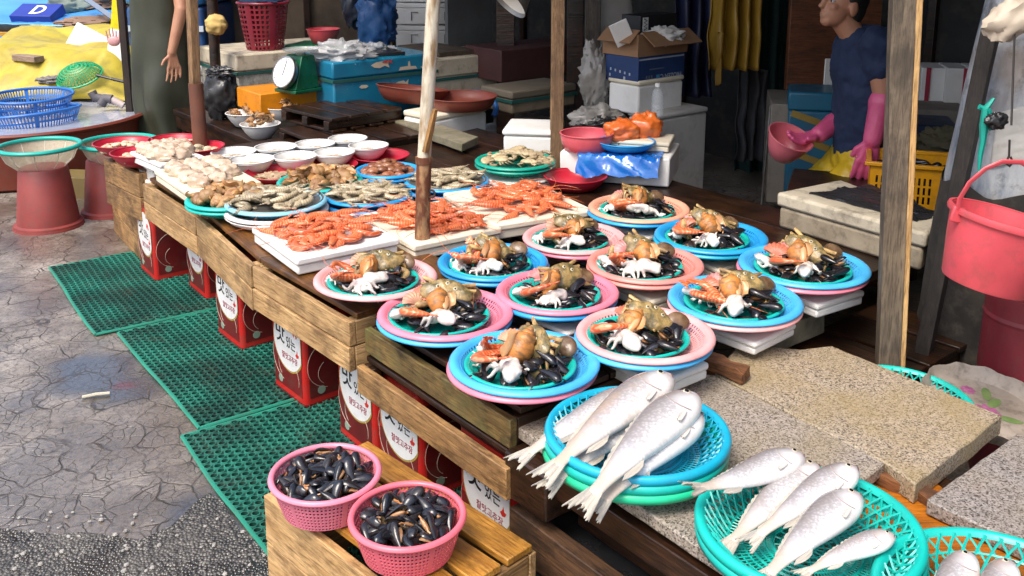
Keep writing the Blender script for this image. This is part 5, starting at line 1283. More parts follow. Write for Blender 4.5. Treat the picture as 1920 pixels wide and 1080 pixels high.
t, cb, _ = cbox('cooler_box', 'beige foam cooler with a flat board on its lid, behind the brown basins', 'cooler', 800, 215, 113, 5.95, .5, .62, foam_dirty, lid=foam_dirty, lidh=.12, strap=green_strap)
mb = MB(); mb.box((0, 0, 0), (.50, .30, .03)); tag(rough(mb.obj('wooden_board', WOOD('dull board', '6d5d4a', '4c3f31', '2a221a', .7, .6), loc=(cb.x - .05, cb.y + .02, cb.z + .018), rot=(0, 0, UA), bevel=.003), .002), 'flat brown board lying on the beige cooler lid', 'board')
mb = MB(); mb.box((0, 0, 0), (.5, .26, .02)); q_ = atY(660, 116, 5.9); tag(mb.obj('black_tray', black_pl, loc=(q_.x + .05, q_.y, bxt.z + .012), rot=(0, 0, UA + R(80)), bevel=.004), 'flat black tray lying across the blue wrapped box', 'tray')
# brown basins on a foam box, stone slab, white boxes
t, fb, _ = cbox('foam_box', 'white foam box with a yellowed rim under the red brown basin', 'foam box', 812, 268, 217, 5.2, .25, .42, foam_white, ang=UA + R(8), lid=foam_cream, lidh=.035, over=.006)
p = atY(866, 188, 5.42); bowl('wide red brown rubber basin on the foam box', brown_pl, (p.x, p.y, fb.z + .002), .205, .075, .8, 'red brown rubber basins', 'basin', cat='basin', rim=.008)
p = atY(772, 182, 5.6); bowl('second red brown basin, tilted, behind the rusty pole', brown_pl, (p.x, p.y, p.z - .03), .22, .09, .75, 'red brown rubber basins', 'basin', (R(-6), R(6), 0), 'basin', .008)
mb = MB(); a0 = atY(905, 188, 5.65); mb.tube([a0 + Vector((.13 * cos(a) - .05, .05 * sin(a), -.05 + .09 * sin(a))) for a in [R(200 - 12 * k) for k in range(20)]], .017, 10); tag(mb.obj('hose', deepblue_pl), 'thick blue hose curving behind the brown basin', 'hose')
slab('rough grey stone slab lying in front of the foam box', [(740, 226), (784, 220), (897, 256), (866, 270)], .535, .042, conc, .004)
mb = MB(); c_ = at(812, 262, .485); mb.box((0, 0, 0), (.30, .12, .03)); tag(mb.obj('wooden_block', dark_wood, loc=(c_.x + .05, c_.y + .12, .484), rot=(0, 0, UA + R(8)), bevel=.003), 'dark wooden block under the grey stone slab', 'block')
cbox('foam_box', 'low white foam box left of the slim tan post', 'foam box', 1040, 292, 246, 4.5, .25, .28, foam_white, ang=R(-8), lid=foam_white, lidh=.03, group=None)
t, wb, _ = cbox('foam_box', 'long white foam box with the blue bag over its corner', 'foam box', 1254, 352, 298, 4.12, .50, .34, foam_white, ang=R(-17), open_=False, bev=.008)
p = atY(1100, 254, 4.30); bowl('round pink basin behind the slim tan post', plastic('dusty pink plastic', 'd9616a'), (p.x, p.y, wb.z + .001), .125, .082, .82, None, 'basin', cat='basin', rim=.007)
blue_film = M('glossy blue film', (.008, .10, .42), .18, (.015, .17, .52), ns=12, bump=.5, bs=22, coat=.4)
bag_c = wb - Vector((cos(R(-17)), sin(R(-17)), 0)) * .06 + Vector((0, 0, .0))
t = thing('plastic_bag', 'glossy blue plastic bag spread under the blue dish', 'bag', (atY(1172, 300, 4.2).x - .015, 4.215, wb.z - .062), R(-17))
def drape(u, v):
    x, y = (u - .5) * (.37 + .03 * noise.noise(Vector((v * 4, 1, 1)))), (v - .5) * .30; ed = max(0, -y - .11) + max(0, abs(x) - .165) * .6
    q = noise.noise(Vector((u * 7, v * 9, 2))); zz = .066 + .016 * abs(noise.noise(Vector((u * 7 + v * 4, v * 6, 7)))) + .008 * abs(noise.noise(Vector((u * 15 - v * 9, v * 12, 2))))
    if y < -.085: zz -= (-.085 - y) * (1.25 + .5 * noise.noise(Vector((u * 3.2, 4, 4)))); y = -.085 + (y + .085) * .45
    return Vector((x + .006 * q, y + .012 * noise.noise(Vector((u * 6 + v * 9, v * 8, 9))), zz))
mb = MB(); mb.grid(drape, 56, 30); mb.obj('film', blue_film, t, solid=.003, weld=True, ang=40)
p = atY(1173, 281, 4.25); bowl('shallow blue dish on the blue plastic bag', blue_pl, (p.x, p.y, wb.z + .018), .135, .038, .8, None, 'dish', cat='dish')
p = atY(1200, 262, 4.35); foam_tray('cream foam tray holding orange plastic bags', (p.x, p.y, p.z - .03), .30, .20, .045, R(-17), foam_cream, None)
orange = M('orange plastic film', (.72, .17, .03), .3, (.62, .11, .02), ns=10, bump=.4, bs=20, coat=.3)
bag('crumpled orange plastic bag, left one on the cream tray', 1165, 245, 4.33, (.075, .06, .055), 12, orange, .35, .16, 1.5)
bag('crumpled orange plastic bag, right one on the cream tray', 1208, 241, 4.36, (.08, .06, .07), 14, orange, .35, .16, 1.5)
bag('clear bag over dark contents beside the orange bags', 1118, 224, 4.75, (.12, .10, .07), 15, clear2, .4, .35)
bag('black plastic bundle showing inside the clear bag', 1128, 232, 4.68, (.10, .06, .035), 17, black_pl, .4, .3)
bag('long dusty clear bag hanging by the dark post', 1115, 150, 5.25, (.085, .07, .175), 19, clear2, .25, .35, 1.6)
# boxes piled at the back
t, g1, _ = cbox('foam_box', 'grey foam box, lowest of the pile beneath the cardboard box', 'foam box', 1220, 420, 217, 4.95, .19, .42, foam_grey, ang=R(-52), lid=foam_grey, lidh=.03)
t, g2, _ = cbox('foam_box', 'cream white foam box strapped with clear tape in the pile', 'foam box', 1196, 217, 152, 5.02, .22, .36, foam_white, ang=R(-50), lid=foam_cream, lidh=.03)
mb = MB(); mb.box((0, 0, 0), (.05, .012, .19)); 
navy_card = M('navy printed carton', (.012, .035, .12), .5, (.015, .045, .15), ns=8, grime=.15)
t, g3, h3 = cbox('printed_carton', 'navy blue printed carton upside down in the pile', 'carton', 1196, 158, 109, 5.02, .24, .37, navy_card, ang=R(-50), bev=.003)
def face_text(t, body, size, mat, la, lb, x, z, face, flip=False):
    """lettering on a side of a cbox: face 0 = the long side facing left, 1 = the end facing right"""
    o = link('lettering', text_mesh(body, size, mat), t)
    rz = 0 if face == 0 else R(90); off = lb / 2 if face == 0 else la / 2
    o.matrix_local = Matrix.Rotation(rz, 4, 'Z') @ Matrix.Translation((x, -off - .0025, z)) @ Matrix.Rotation(R(90), 4, 'X') @ Matrix.Rotation(pi if flip else 0, 4, 'Z')
pale_ink = M('pale carton ink', (.42, .48, .56), .5)
def face_mark(t, nm, mat, la, lb, face, polys):
    """flat printed marks on a side of a cbox, outlines in metres along and up the side"""
    rz = 0 if face == 0 else R(90); off = lb / 2 if face == 0 else la / 2
    T = Matrix.Rotation(rz, 4, 'Z') @ Matrix.Translation((0, -off - .0012, 0)) @ Matrix.Rotation(R(90), 4, 'X')
    for p_ in polys: mb = MB(); mb.prism(p_, 0, .001, T); mb.obj(nm, mat, t)
bar = lambda x, z, w_, h: [(x - w_ / 2, z - h / 2), (x + w_ / 2, z - h / 2), (x + w_ / 2, z + h / 2), (x - w_ / 2, z + h / 2)]
face_text(t, 'FROZEN C', .036, pale_ink, .24, .37, .075, .025, 1, True)
face_mark(t, 'print_bar', M('dim carton print', (.10, .13, .19), .5), .24, .37, 1, [bar(-.04, .070, .12, .007), bar(-.12, .026, .012, .024), bar(-.10, .026, .010, .024), bar(-.08, .026, .012, .024)])
face_mark(t, 'print_patch', M('sky blue carton print', (.06, .25, .42), .5), .24, .37, 1, [bar(-.030, .024, .026, .026)])
face_mark(t, 'print_stripe', pale_ink, .24, .37, 1, [bar(0, h3 - .012, .36, .008)])
face_mark(t, 'print_dot', pale_ink, .24, .37, 0, [bar(-.08 + .035 * k, .062 - .004 * k, .010, .014) for k in range(5)] + [bar(-.085, .030, .010, .016), bar(.022, .022, .014, .016)])
card = M('brown cardboard', (.30, .165, .085), .8, (.24, .13, .065), ns=4, grime=.2, bump=.1)
t, g4, h4 = cbox('cardboard_box', 'open brown cardboard box with flaps on top of the navy carton', 'cardboard box', 1196, 108, 66, 5.02, .26, .40, card, ang=R(-50), open_=True)
for (x, y, rx, ry, sx, sy) in ((.14, -.0, 0, R(35), .12, .38), (-.0, -.215, R(-40), 0, .24, .10)):
    mb = MB(); mb.box((0, 0, 0), (sx, sy, .005)); mb.obj('flap', card, t, loc=(x + (.05 if x else 0), y, h4 + .01 - (.03 if x else .02)), rot=(-rx, ry, 0))
bag('crumpled white paper in the open cardboard box', 1245, 68, 5.15, (.10, .08, .05), 22, M('white crumpled paper', (.6, .58, .54), .8, bump=.3), .4, .35)
mb = MB(); c_ = atY(1166, 62, 5.05); mb.box((0, 0, 0), (.10, .012, .13)); tag(mb.obj('white_lid', foam_white, loc=c_, rot=(.2, R(-25), 0), bevel=.003), 'small white foam lid standing in the cardboard box', 'lid')
t, _, _ = cbox('black_carton', 'black carton with a white mark above the cardboard box', 'carton', 1200, 64, 30, 5.2, .14, .30, M('black carton', (.012, .012, .016), .5), ang=R(-50), bev=.003)
face_mark(t, 'white_patch', white_pl, .14, .30, 1, [bar(-.11, .05, .045, .075)])
mb = MB(); T_ = Matrix.Rotation(R(90), 4, 'Z') @ Matrix.Translation((0, -.0725, 0)) @ Matrix.Rotation(R(90), 4, 'X'); mb.tube([T_ @ Vector((-.122 + .024 * (k % 2), .080 - .010 * k, 0)) for k in range(7)], .003, 5); mb.obj('zigzag_mark', ink, t)
b_ = atY(1232, 218, 4.78); t = thing('water_bottle', 'clear plastic water bottle before the cream white foam box', 'bottle', (b_.x, b_.y, b_.z))
mb = MB(); mb.lathe([(.001, .002), (.028, .0), (.031, .008), (.031, .06), (.029, .065), (.031, .07), (.031, .11), (.022, .135), (.012, .145), (.012, .155)], 24); mb.obj('body', M('clear bottle plastic', (.75, .8, .82), .08, alpha=.32, coat=.5), t)
mb = MB(); mb.tube([(0, 0, .152), (0, 0, .170)], .0145, 16); mb.obj('cap', white_pl, t)
# upright planks and hanging things in the dark
for (px, Y, w_, lab, m_) in ((1075, 5.9, .05, 'dark upright plank behind the slim tan post', dark_wood), (1107, 5.6, .045, 'greyish upright plank left of the carton pile', WOOD('grey dim plank', '5a5148', '3c352e', '221d19', .7, .5, along=2)), (948, 6.3, .06, 'dark upright plank in the shaded middle of the stall', dark_wood)):
    c_ = atY(px, 300, Y); t = thing('wooden_plank', lab, 'plank', (c_.x, c_.y, 0)); mb = MB(); mb.box((0, 0, 1.15), (w_ * 2, .04, 2.3)); mb.obj('shaft', m_, t, bevel=.004)
c_ = atY(1143, 30, 5.75); mb = lumpy((0, 0, 0), (.14, .09, .26), 31, .2, 1.6); tag(mb.obj('sack', M('pale grey sack', (.33, .31, .28), .8, bump=.3, bs=30), loc=c_), 'pale grey sack hanging behind the carton pile', 'sack')
def cloth(nm, lab, cat, pl, pr, ytop, ybot, Y, mat, folds=7, depth_=.05, taper=0, group=None):
    a, b = atY(pl, ytop, Y), atY(pr, ytop, Y); zt, zb = a.z, atY(pl, ybot, Y).z
    sd = rng.uniform(0, 50)
    def f(u, v):
        x = a.x + (b.x - a.x) * (.5 + (u - .5) * (1 - taper * v)); z = zt + (zb - zt) * v + .03 * noise.noise(Vector((u * 2, sd, 0))) * v; wd = min(1, abs(b.x - a.x) / .15)
        return Vector((x + .012 * wd * noise.noise(Vector((u * 3, v * 3, sd))), Y + depth_ * sin(u * folds * 6.28 + 2 * noise.noise(Vector((u * 2, v * 2, sd)))) + .04 * wd * noise.noise(Vector((u * 4, v * 4, sd))), z))
    mb = MB(); mb.grid(f, 70 if pr - pl > 20 else 6, 26); return tag(mb.obj(nm, mat, solid=.006, weld=True, ang=180), lab, cat, group)
cloth('hanging_apron', 'navy waterproof apron hanging behind the carton pile', 'apron', 1268, 1345, -90, 182, 5.7, M('navy oilcloth', (.012, .016, .05), .5, bump=.1), 3, .04)
cloth('raincoat', 'mustard yellow raincoat hanging in the dark', 'raincoat', 1340, 1432, -90, 132, 5.6, M('mustard oilcloth', (.34, .20, .025), .45, (.28, .15, .02), bump=.15, bs=20), 4, .05, -.12)
cloth('raincoat_sleeve', 'narrow mustard strap hanging down left of the raincoat', 'strap', 1345, 1356, 60, 158, 5.55, MATS['mustard oilcloth'], 1, .01)
cloth('curtain', 'dark green curtain behind the man in the navy shirt', 'curtain', 1400, 1700, -90, 400, 6.3, M('bottle green cloth', (.010, .035, .032), .8), 9, .05)
cloth('curtain', 'dim grey cloth low in the dark beside the curtain', 'curtain', 1385, 1440, 130, 300, 6.0, M('dim grey cloth', (.06, .06, .065), .8), 3, .03)
bag('blue plastic bag hanging at the back above the green board', 706, 42, 6.5, (.13, .08, .21), 33, M('dim blue film', (.02, .07, .20), .3, (.03, .10, .26), bump=.4, bs=14, alpha=.85), .3, .4, 1.8)
bag('darker bag hanging left of the blue plastic bag', 662, 12, 6.6, (.07, .05, .15), 35, M('dark navy film', (.01, .015, .03), .4), .3, .3, 1.8)
for q in range(6):
    r_, c_ = divmod(q, 2)
    p = atY(772 + 62 * c_, 88 - 42 * r_, 7.0)
    t = thing('foam_box', ['white foam box at the bottom left of the rear stack', 'white foam box at the bottom right of the rear stack', 'white foam box in the left middle of the rear stack', 'white foam box in the right middle of the rear stack', 'white foam box at the top left of the rear stack', 'white foam box at the top right of the rear stack'][q], 'foam box', (p.x, p.y, p.z), R(-8), 'white boxes stacked at the rear left')
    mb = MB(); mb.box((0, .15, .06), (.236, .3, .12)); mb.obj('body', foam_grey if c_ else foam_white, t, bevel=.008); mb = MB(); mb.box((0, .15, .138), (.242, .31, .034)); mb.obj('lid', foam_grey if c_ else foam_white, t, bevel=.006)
    mb = MB(); mb.tube([(.0, -.006, .03), (.0, -.008, .09), (.05, -.008, .09)], .004, 5); mb.obj('groove', M('groove shade', (.2, .19, .17), .8), t)
    if r_ == 0: pass
mb = MB(); mb.box((0, 0, .4), (.26, .3, .8)); p = atY(806, 88, 7.15); tag(mb.obj('support_box', foam_dirty, loc=(p.x, p.y + .05, p.z - .805), bevel=.01), 'tall grubby box under the rear stack of white foam boxes', 'box')
p0, p1 = atY(838, 112, 6.6), atY(922, 112, 6.9); mb = MB(); d = p1 - p0; mb.box((0, 0, .7), (hypot(d.x, d.y), .03, 1.4)); tag(mb.obj('metal_sheet', M('dull grey panel', (.12, .125, .125), .6, (.09, .09, .09), grime=.3), loc=((p0.x + p1.x) / 2, (p0.y + p1.y) / 2, p0.z - .5), rot=(0, 0, atan2(d.y, d.x))), 'dull grey sheet standing behind the beige cooler', 'panel')
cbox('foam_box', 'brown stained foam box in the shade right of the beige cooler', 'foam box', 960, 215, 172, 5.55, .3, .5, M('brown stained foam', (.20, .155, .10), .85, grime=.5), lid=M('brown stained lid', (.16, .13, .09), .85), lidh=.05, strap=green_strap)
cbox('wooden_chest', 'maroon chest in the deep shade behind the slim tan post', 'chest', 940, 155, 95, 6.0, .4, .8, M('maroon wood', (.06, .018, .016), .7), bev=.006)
# hanging lamp shade at the top edge
lp = atY(958, -8, 4.9); t = thing('lamp_shade', 'cone lamp shade hanging at the top edge, pale inside', 'lamp', lp, rot=tuple(Vector((.62, .34, .6)).to_track_quat('Z', 'Y').to_euler()))
mb = MB(); mb.lathe([(.02, .12), (.045, .10), (.085, .05), (.125, -.03)], 40); mb.obj('shade', M('dull shade metal', (.25, .24, .22), .4, metal=.5), t, solid=.002, weld=True)
mb = MB(); mb.lathe([(.019, .117), (.043, .097), (.083, .048), (.1225, -.029)], 40); mb.obj('inner_coat', M('cream enamel', (.80, .74, .62), .4), t)
mb = MB(); mb.ell((0, 0, .04), (.028, .028, .04), 14, 10); mb.obj('bulb', M('unlit bulb', (.7, .7, .66), .2), t)
mb = MB(); mb.tube([(0, 0, .12), (0, 0, .16), (.15, 0, .40), (.5, .1, .9)], .006, 6); mb.obj('cable', black_pl, t)

# ================= right side: foam box, yellow crate, wrapped column, bucket =================
def prism_px(nm, pts, zt, th, mat, parent=None, inset=0, bevel=.012, lump=0):
    P = [at(x, y, zt) for x, y in pts]; c = sum(P, Vector()) / len(P); poly = [((p.x - c.x) * (1 - inset), (p.y - c.y) * (1 - inset)) for p in P]
    ar = sum(poly[i][0] * poly[(i + 1) % len(poly)][1] - poly[(i + 1) % len(poly)][0] * poly[i][1] for i in range(len(poly)))
    if ar < 0: poly.reverse()
    mb = MB(); mb.prism(poly, zt - th, zt); o = mb.obj(nm, mat, parent, loc=(c.x, c.y, 0), bevel=bevel)
    return o
fpx = [(1456, 360), (1576, 336), (1772, 408), (1738, 438)]
t = thing('foam_box', 'dirty cream foam box with black film on its lid, behind the blue plates', 'foam box', (0, 0, 0))
t.location = at(1600, 400, .0).xy.to_3d(); loc = t.location.copy()
for nm, zt, th, ins, m_ in (('lid', .615, .055, 0, foam_dirty), ('body', .559, .083, .04, M('brown grubby foam', (.36, .30, .21), .85, (.22, .17, .11), ns=6, grime=.8, bump=.3, bs=150))):
    o = prism_px(nm, fpx, .615, .001, m_, None, ins); o.data.transform(Matrix.Translation((0, 0, -.615 + zt)))
    for v in o.data.vertices:
        if v.co.z < zt - .0005: v.co.z = zt - th
    wl = o.location.copy(); o.parent = t; o.location = wl - loc
def film(u, v):
    A, B, C_, D_ = at(1517, 362, .618), at(1632, 347, .618), at(1768, 402, .618), at(1712, 414, .618)
    p = A.lerp(B, u).lerp(D_.lerp(C_, u), v); p.z = .6175 + .011 * abs(noise.noise(Vector((u * 9, v * 5, 3)))) + .006 * abs(noise.noise(Vector((u * 22, v * 9, 5))))
    q = noise.noise_vector(Vector((u * 5, v * 5, 1))) * .018; p.x += q.x; p.y += q.y; return p
mb = MB(); mb.grid(film, 60, 34); tag(mb.obj('plastic_film', black_pl, solid=.002, weld=True, ang=50), 'wrinkled black plastic film lying on the dirty foam lid', 'film')
# yellow crate of mussels behind
yz = at(1715, 365, .50); yc = atY(1728, 302, 3.85); rz_ = R(-20)
t = slat_crate('yellow slotted crate full of black mussels behind the thick wooden post', (yc.x, yc.y), rz_, .40, .27, .19, yellow_pl, yc.z - .19)
r_ = random.Random(5)
for (x, y) in scatter(26, .175, .03, .62, seed=4):
    q = Matrix.Rotation(rz_, 3, 'Z') @ Vector((x, y, 0)); put('mussel', MUS[r_.choice((0, 1, 3))], 'black mussel in the yellow slotted crate', 'mussel', 'mussels in the yellow crate', (yc.x + q.x, yc.y + q.y, yc.z - .035 + r_.uniform(-.006, .01)), (r_.uniform(-1, 1), r_.uniform(-.5, .5), r_.uniform(0, 6.28)), 1.0)
mb = MB(); mb.box((0, 0, 0), (.34, .23, .10)); o = mb.obj('mussel_bed', mussel_shell, loc=(yc.x, yc.y, yc.z - .105), rot=(0, 0, rz_)); rough(o, .006, 40, 9); tag(o, None, None, None, 'stuff')
cbox('wooden_chest', 'dark wooden chest carrying the yellow mussel crate', 'chest', 1705, 520, 380, 3.68, .5, .42, dark_wood, ang=R(-20), bev=.006)
for q, (pa, pb) in enumerate(((1722, 1768), (1769, 1812), (1813, 1862))):
    a, b = atY(pa, 212, 5.2 - .06 * q), atY(pb, 212, 5.2 - .06 * q); zt = atY(pa, 124, 5.2).z
    t = thing('foam_box', 'white upright foam box in the shade, ' + ['left one of three', 'middle one of three', 'right one of three, by the wrapped column'][q], 'foam box', ((a.x + b.x) / 2, a.y, a.z - .01), R(-12), 'white foam boxes with red straps')
    mb = MB(); mb.box((0, .12, .13), (b.x - a.x - .004, .24, zt - a.z)); mb.obj('body', foam_white, t, bevel=.006)
    mb = MB(); mb.box((-.03 if q == 0 else .035, -.004, .13), (.022, .006, zt - a.z + .004)); mb.obj('strap', M('red strap', (.38, .02, .05), .5), t)
cbox('concrete_shelf', 'grey beige ledge below the white upright boxes', 'ledge', 1800, 400, 208, 4.9, 1.0, .5, M('grey beige ledge', (.25, .22, .18), .85, grime=.4), ang=R(-12), bev=.006)
cbox('plastic_tub', 'dark blue tub in the shade behind the yellow crate', 'tub', 1790, 330, 238, 4.5, .45, .3, M('dark blue tub', (.012, .035, .10), .5), ang=R(-15))
bag('dim olive net bundle in front of the dark blue tub', 1762, 268, 4.35, (.12, .06, .07), 44, M('olive net', (.14, .13, .08), .9, bump=.6, bs=40), .4, .5, 3)
t, q_, hh = cbox('plastic_box', 'blue and yellow box behind the man in the navy shirt', 'box', 1560, 420, 176, 4.95, .26, .3, M('teal blue box', (.012, .10, .18), .45, (.02, .14, .22), grime=.3), ang=R(-15), lid=M('teal blue lid', (.012, .13, .22), .4), lidh=.10)
for zz, sx in ((hh - .15, .24), (hh - .27, .18), (hh - .36, .24)):
    mb = MB(); mb.box((0, -.1535, zz), (sx, .004, .035), rot=(0, R(18), 0)); mb.obj('band', M('mustard band', (.30, .19, .03), .5), t)
mb = MB(); c_ = atY(1563, 142, 5.3); mb.box((0, 0, 0), (.13, .05, .20)); tag(mb.obj('foam_board', foam_white, loc=c_, rot=(0, 0, .1), bevel=.006), 'white foam board leaning behind the man', 'board')
mb = MB(); c_ = atY(1600, 45, 5.0); mb.box((0, 0, 0), (.50, .05, .55)); tag(mb.obj('plywood_sheet', WOOD('orange brown panel', '7a4420', '5a3016', '2a1a10', .6, .4), loc=(c_.x, c_.y + .3, c_.z - .12), bevel=.004), 'orange brown plywood behind the shoulders of the man', 'plywood')
mb = MB(); c_ = atY(1437, 205, 5.2); mb.tube([c_ + Vector((-.0, 0, -.6)), c_ + Vector((.02, 0, .02))], .008, 8); tag(mb.obj('metal_rod', steel), 'thin metal rod upright in the dark left of the man', 'rod')
# wrapped column
colm = NT('plastic wrapped column'); co = colm.coords(); co2 = colm.coords((1, 1, .35))
n1 = colm.noise(co2, 4, 7, .65); n2 = colm.noise(co, 11, 6, .7); n3 = colm.noise(co2, 26, 5, .6)
cl = colm.mix(colm.ramp(n1, [(.42, 0), (.58, 1)]), (.44, .45, .46), (.10, .14, .19)); cl = colm.mix(colm.ramp(n2, [(.52, 0), (.66, .8)]), cl, (.06, .055, .05)); cl = colm.mix(colm.ramp(n3, [(.58, 0), (.72, .7)]), cl, (.50, .47, .42)); cl = colm.mix(colm.ramp(colm.noise(co, 2.6, 4), [(.52, 0), (.64, .6)]), cl, (.16, .10, .06))
colmat = colm.out(cl, colm.ramp(n2, [(.3, .35), (.7, .7)]), colm.bump(n1, .6, .02, colm.bump(n3, .4, .006)))
Yc = 2.95; base = atY(1962, 700, Yc); base.z = 0
t = thing('wrapped_column', 'thick leaning column wrapped in grubby grey blue plastic, right edge', 'column', base)
mb = MB(); rows = []
topc = atY(1962, -160, Yc) - base
def colf(u, v):
    c_ = topc * v; r_ = (.425 - .20 * v - .12 * v * v) * (1 + .035 * noise.noise(Vector((u * 9, v * 6, 2))) + .02 * abs(noise.noise(Vector((u * 22, v * 7, 5)))))
    return c_ + Vector((r_ * cos(2 * pi * u), r_ * .8 * sin(2 * pi * u), 0))
mb.grid(lambda u, v: colf(u, v), 72, 60); mb.obj('wrapped_shaft', colmat, t, weld=True, ang=180)
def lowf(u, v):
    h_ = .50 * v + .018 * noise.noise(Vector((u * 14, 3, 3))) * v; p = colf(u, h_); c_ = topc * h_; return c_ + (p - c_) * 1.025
mb = MB(); mb.grid(lowf, 72, 16); mb.obj('lower_shade_layer', M('dark shade and dirt layer', (.014, .012, .010), .85, (.045, .036, .028), ns=7, bump=.5, bs=20, grime=.6), t, ang=180)  # added dark layer: shade and dirt low on the column, put into colour
beam(t, 'edge_board', atY(1700, 700, 2.72) - base + Vector((0, 0, -.35)), atY(1862, 40, 2.80) - base, .022, .03, WOOD('black brown edge board', '302924', '1f1a16', '100d0b', .7, .6, along=2), R(-38), 9)
filmw = M('milky film', (.66, .64, .60), .3, (.5, .48, .45), ns=7, bump=.5, bs=12, alpha=.7, coat=.3)
def wrapf(u, v): 
    q = .60 + .22 * u; h_ = .545 + .10 * v + .03 * sin(u * 3); p = colf(q, h_); c_ = topc * h_; d = (p - c_); return c_ + d * (1.03 + .03 * abs(noise.noise(Vector((u * 6, v * 14, 8)))))
mb = MB(); mb.grid(wrapf, 40, 20); mb.obj('film_band', filmw, t, solid=.002, weld=True, ang=180)
knot = lumpy((0, 0, 0), (.075, .04, .045), 51, .3, 1.8, fold=.2); k_ = atY(1895, 35, 2.62) - base; knot.obj('film_knot', M('cream knotted film', (.62, .52, .40), .5, bump=.4, bs=20), t, loc=k_, rot=(0, R(-30), 0))
wire = M('dark wire', (.03, .025, .02), .5)
mb = MB(); mb.tube([atY(1903, 40, 2.6) - base, atY(1899, 150, 2.58) - base, atY(1896, 235, 2.55) - base], .003, 5); mb.obj('wire', wire, t)
teal_s = M('teal string', (.012, .36, .28), .4)
mb = MB(); mb.tube([atY(x, y, 2.58) for x, y in ((1836, 200), (1847, 205), (1858, 192), (1864, 184))], [.008, .010, .006, .004], 6); mb.tube([atY(x, y, 2.57) for x, y in ((1848, 204), (1845, 235), (1843, 265), (1838, 290), (1835, 325))], [.010, .012, .008, .007, .003], 6); mb.tube([atY(x, y, 2.57) for x, y in ((1852, 205), (1858, 225), (1856, 245))], [.008, .010, .003], 6); tag(mb.obj('string', teal_s), 'teal string tied to the wrapped column', 'string')
bag('small black plastic knot on the wrapped column', 1868, 226, 2.55, (.026, .015, .022), 53, black_pl, .5, .1, 1.6, nm='black_knot', cat='knot')
# pink bucket hanging from the column
top_, bot_ = atY(1888, 405, 2.30), atY(1845, 532, 2.30); ax = (top_ - bot_); Hb = ax.length
t = thing('bucket', 'coral pink bucket hanging on the wrapped column', 'bucket', bot_, rot=ax.normalized().to_track_quat('Z', 'Y').to_euler())
rt, rb_ = span(100, top_) * 1.0, span(77, bot_)
mb = MB(); mb.lathe([(.001, .004), (rb_ * .9, .004), (rb_ * .97, 0), (rb_, .006), (rb_ + (rt - rb_) * .6, Hb * .6), (rt * .985, Hb - .005), (rt * .985 - .004, Hb - .005), (rb_ + (rt - rb_) * .6 - .004, Hb * .6), (rb_ - .004, .012), (.001, .010)], 64); mb.obj('shell', hotpink_pl, t)
mb = MB(); mb.lathe([(rt * .985, Hb - .016), (rt * 1.03, Hb - .016), (rt * 1.045, Hb - .008), (rt * 1.03, Hb), (rt * .97, Hb), (rt * .97, Hb - .006)], 64); mb.obj('rim', hotpink_pl, t)
mw = (Matrix.Translation(bot_) @ t.rotation_euler.to_matrix().to_4x4()).inverted()
hp = [mw @ atY(x, y, 2.30 - dy) for x, y, dy in ((1795, 402, .02), (1800, 372, .03), (1818, 342, .04), (1848, 316, .05), (1880, 303, .05), (1915, 304, .05), (1950, 325, .05), (1978, 365, .04), (1986, 425, .02))]
mb = MB(); mb.tube(hp, .0065, 8, flat=.6); mb.obj('handle', hotpink_pl, t)
for q in (0, -1):
    mb = MB(); mb.box(hp[q], (.012, .03, .04)); mb.obj('ear', hotpink_pl, t, bevel=.003)
mb = MB(); mb.tube([mw @ atY(x, y, 2.26) for x, y in ((1893, 262), (1892, 292), (1886, 306), (1893, 312), (1899, 304), (1895, 294))], .003, 6); mb.obj('hook_wire', wire, t)
bb = atY(1932, 650, 2.58); t = thing('barrel', 'dark coral plastic barrel standing below the pink bucket', 'barrel', (bb.x, bb.y, 0)); t.scale = (.62, .62, 1.24)
mb = MB(); mb.lathe([(.001, .002), (.19, .0), (.205, .02), (.215, .30), (.21, .45), (.215, .46), (.215, .48), (.205, .48), (.20, .46), (.19, .05), (.001, .04)], 56); mb.obj('shell', plastic('dark coral plastic', '7e2a32', .5, grime=.35), t)
for z in (.18, .42):
    mb = MB(); mb.lathe([(.209, z - .012), (.2155, z), (.209, z + .012)], 56); mb.obj('hoop', MATS['dark coral plastic'], t)
# floral tray and a basket tucked under the granite
p = at(1690, 748, .385); fish_basket('turquoise lattice basket tucked under the jutting granite slab', teal, (p.x, p.y, .334), .86, rot=(R(3), R(1), 0))
p = at(1846, 764, .36); t = thing('floral_tray', 'battered pale tin tray painted with purple flowers', 'tray', (p.x, p.y, .352), rot=(R(10), R(2), .3))
rt = span(116, p)
mb = MB(); mb.lathe([(.001, 0), (rt * .86, 0), (rt * .9, .006), (rt * .97, .03), (rt, .034), (rt * .985, .028), (rt * .91, .001), (rt * .86, -.004), (.001, -.004)], 56); tr = mb.obj('tray_body', M('battered tin', (.36, .31, .26), .55, (.20, .165, .13), ns=9, grime=.9, bump=.25, bs=30), t)
for v in tr.data.vertices:
    if hypot(v.co.x, v.co.y) > rt * .88: v.co += noise.noise_vector(v.co * 22) * .009
fm = M('purple flower paint', (.26, .06, .16), .45, (.36, .14, .24), ns=60); lm = M('leaf green paint', (.10, .17, .05), .5, (.16, .22, .08), ns=40)
for (x, y, s_) in ((.0, -.01, .036), (-.04, .045, .026), (.02, .085, .020)):
    mb = MB()
    for ring, cnt in ((1, 8), (.62, 6), (.3, 4)):
        for k in range(cnt):
            a = 2 * pi * k / cnt + ring; mb.ell((x + s_ * .6 * ring * cos(a), y + s_ * .6 * ring * sin(a), .0015 + .001 * (1 - ring)), (s_ * .42 * (ring * .5 + .5), s_ * .30, .0012), 8, 4, (0, 0, a))
    mb.obj('painted_flower', fm, t)
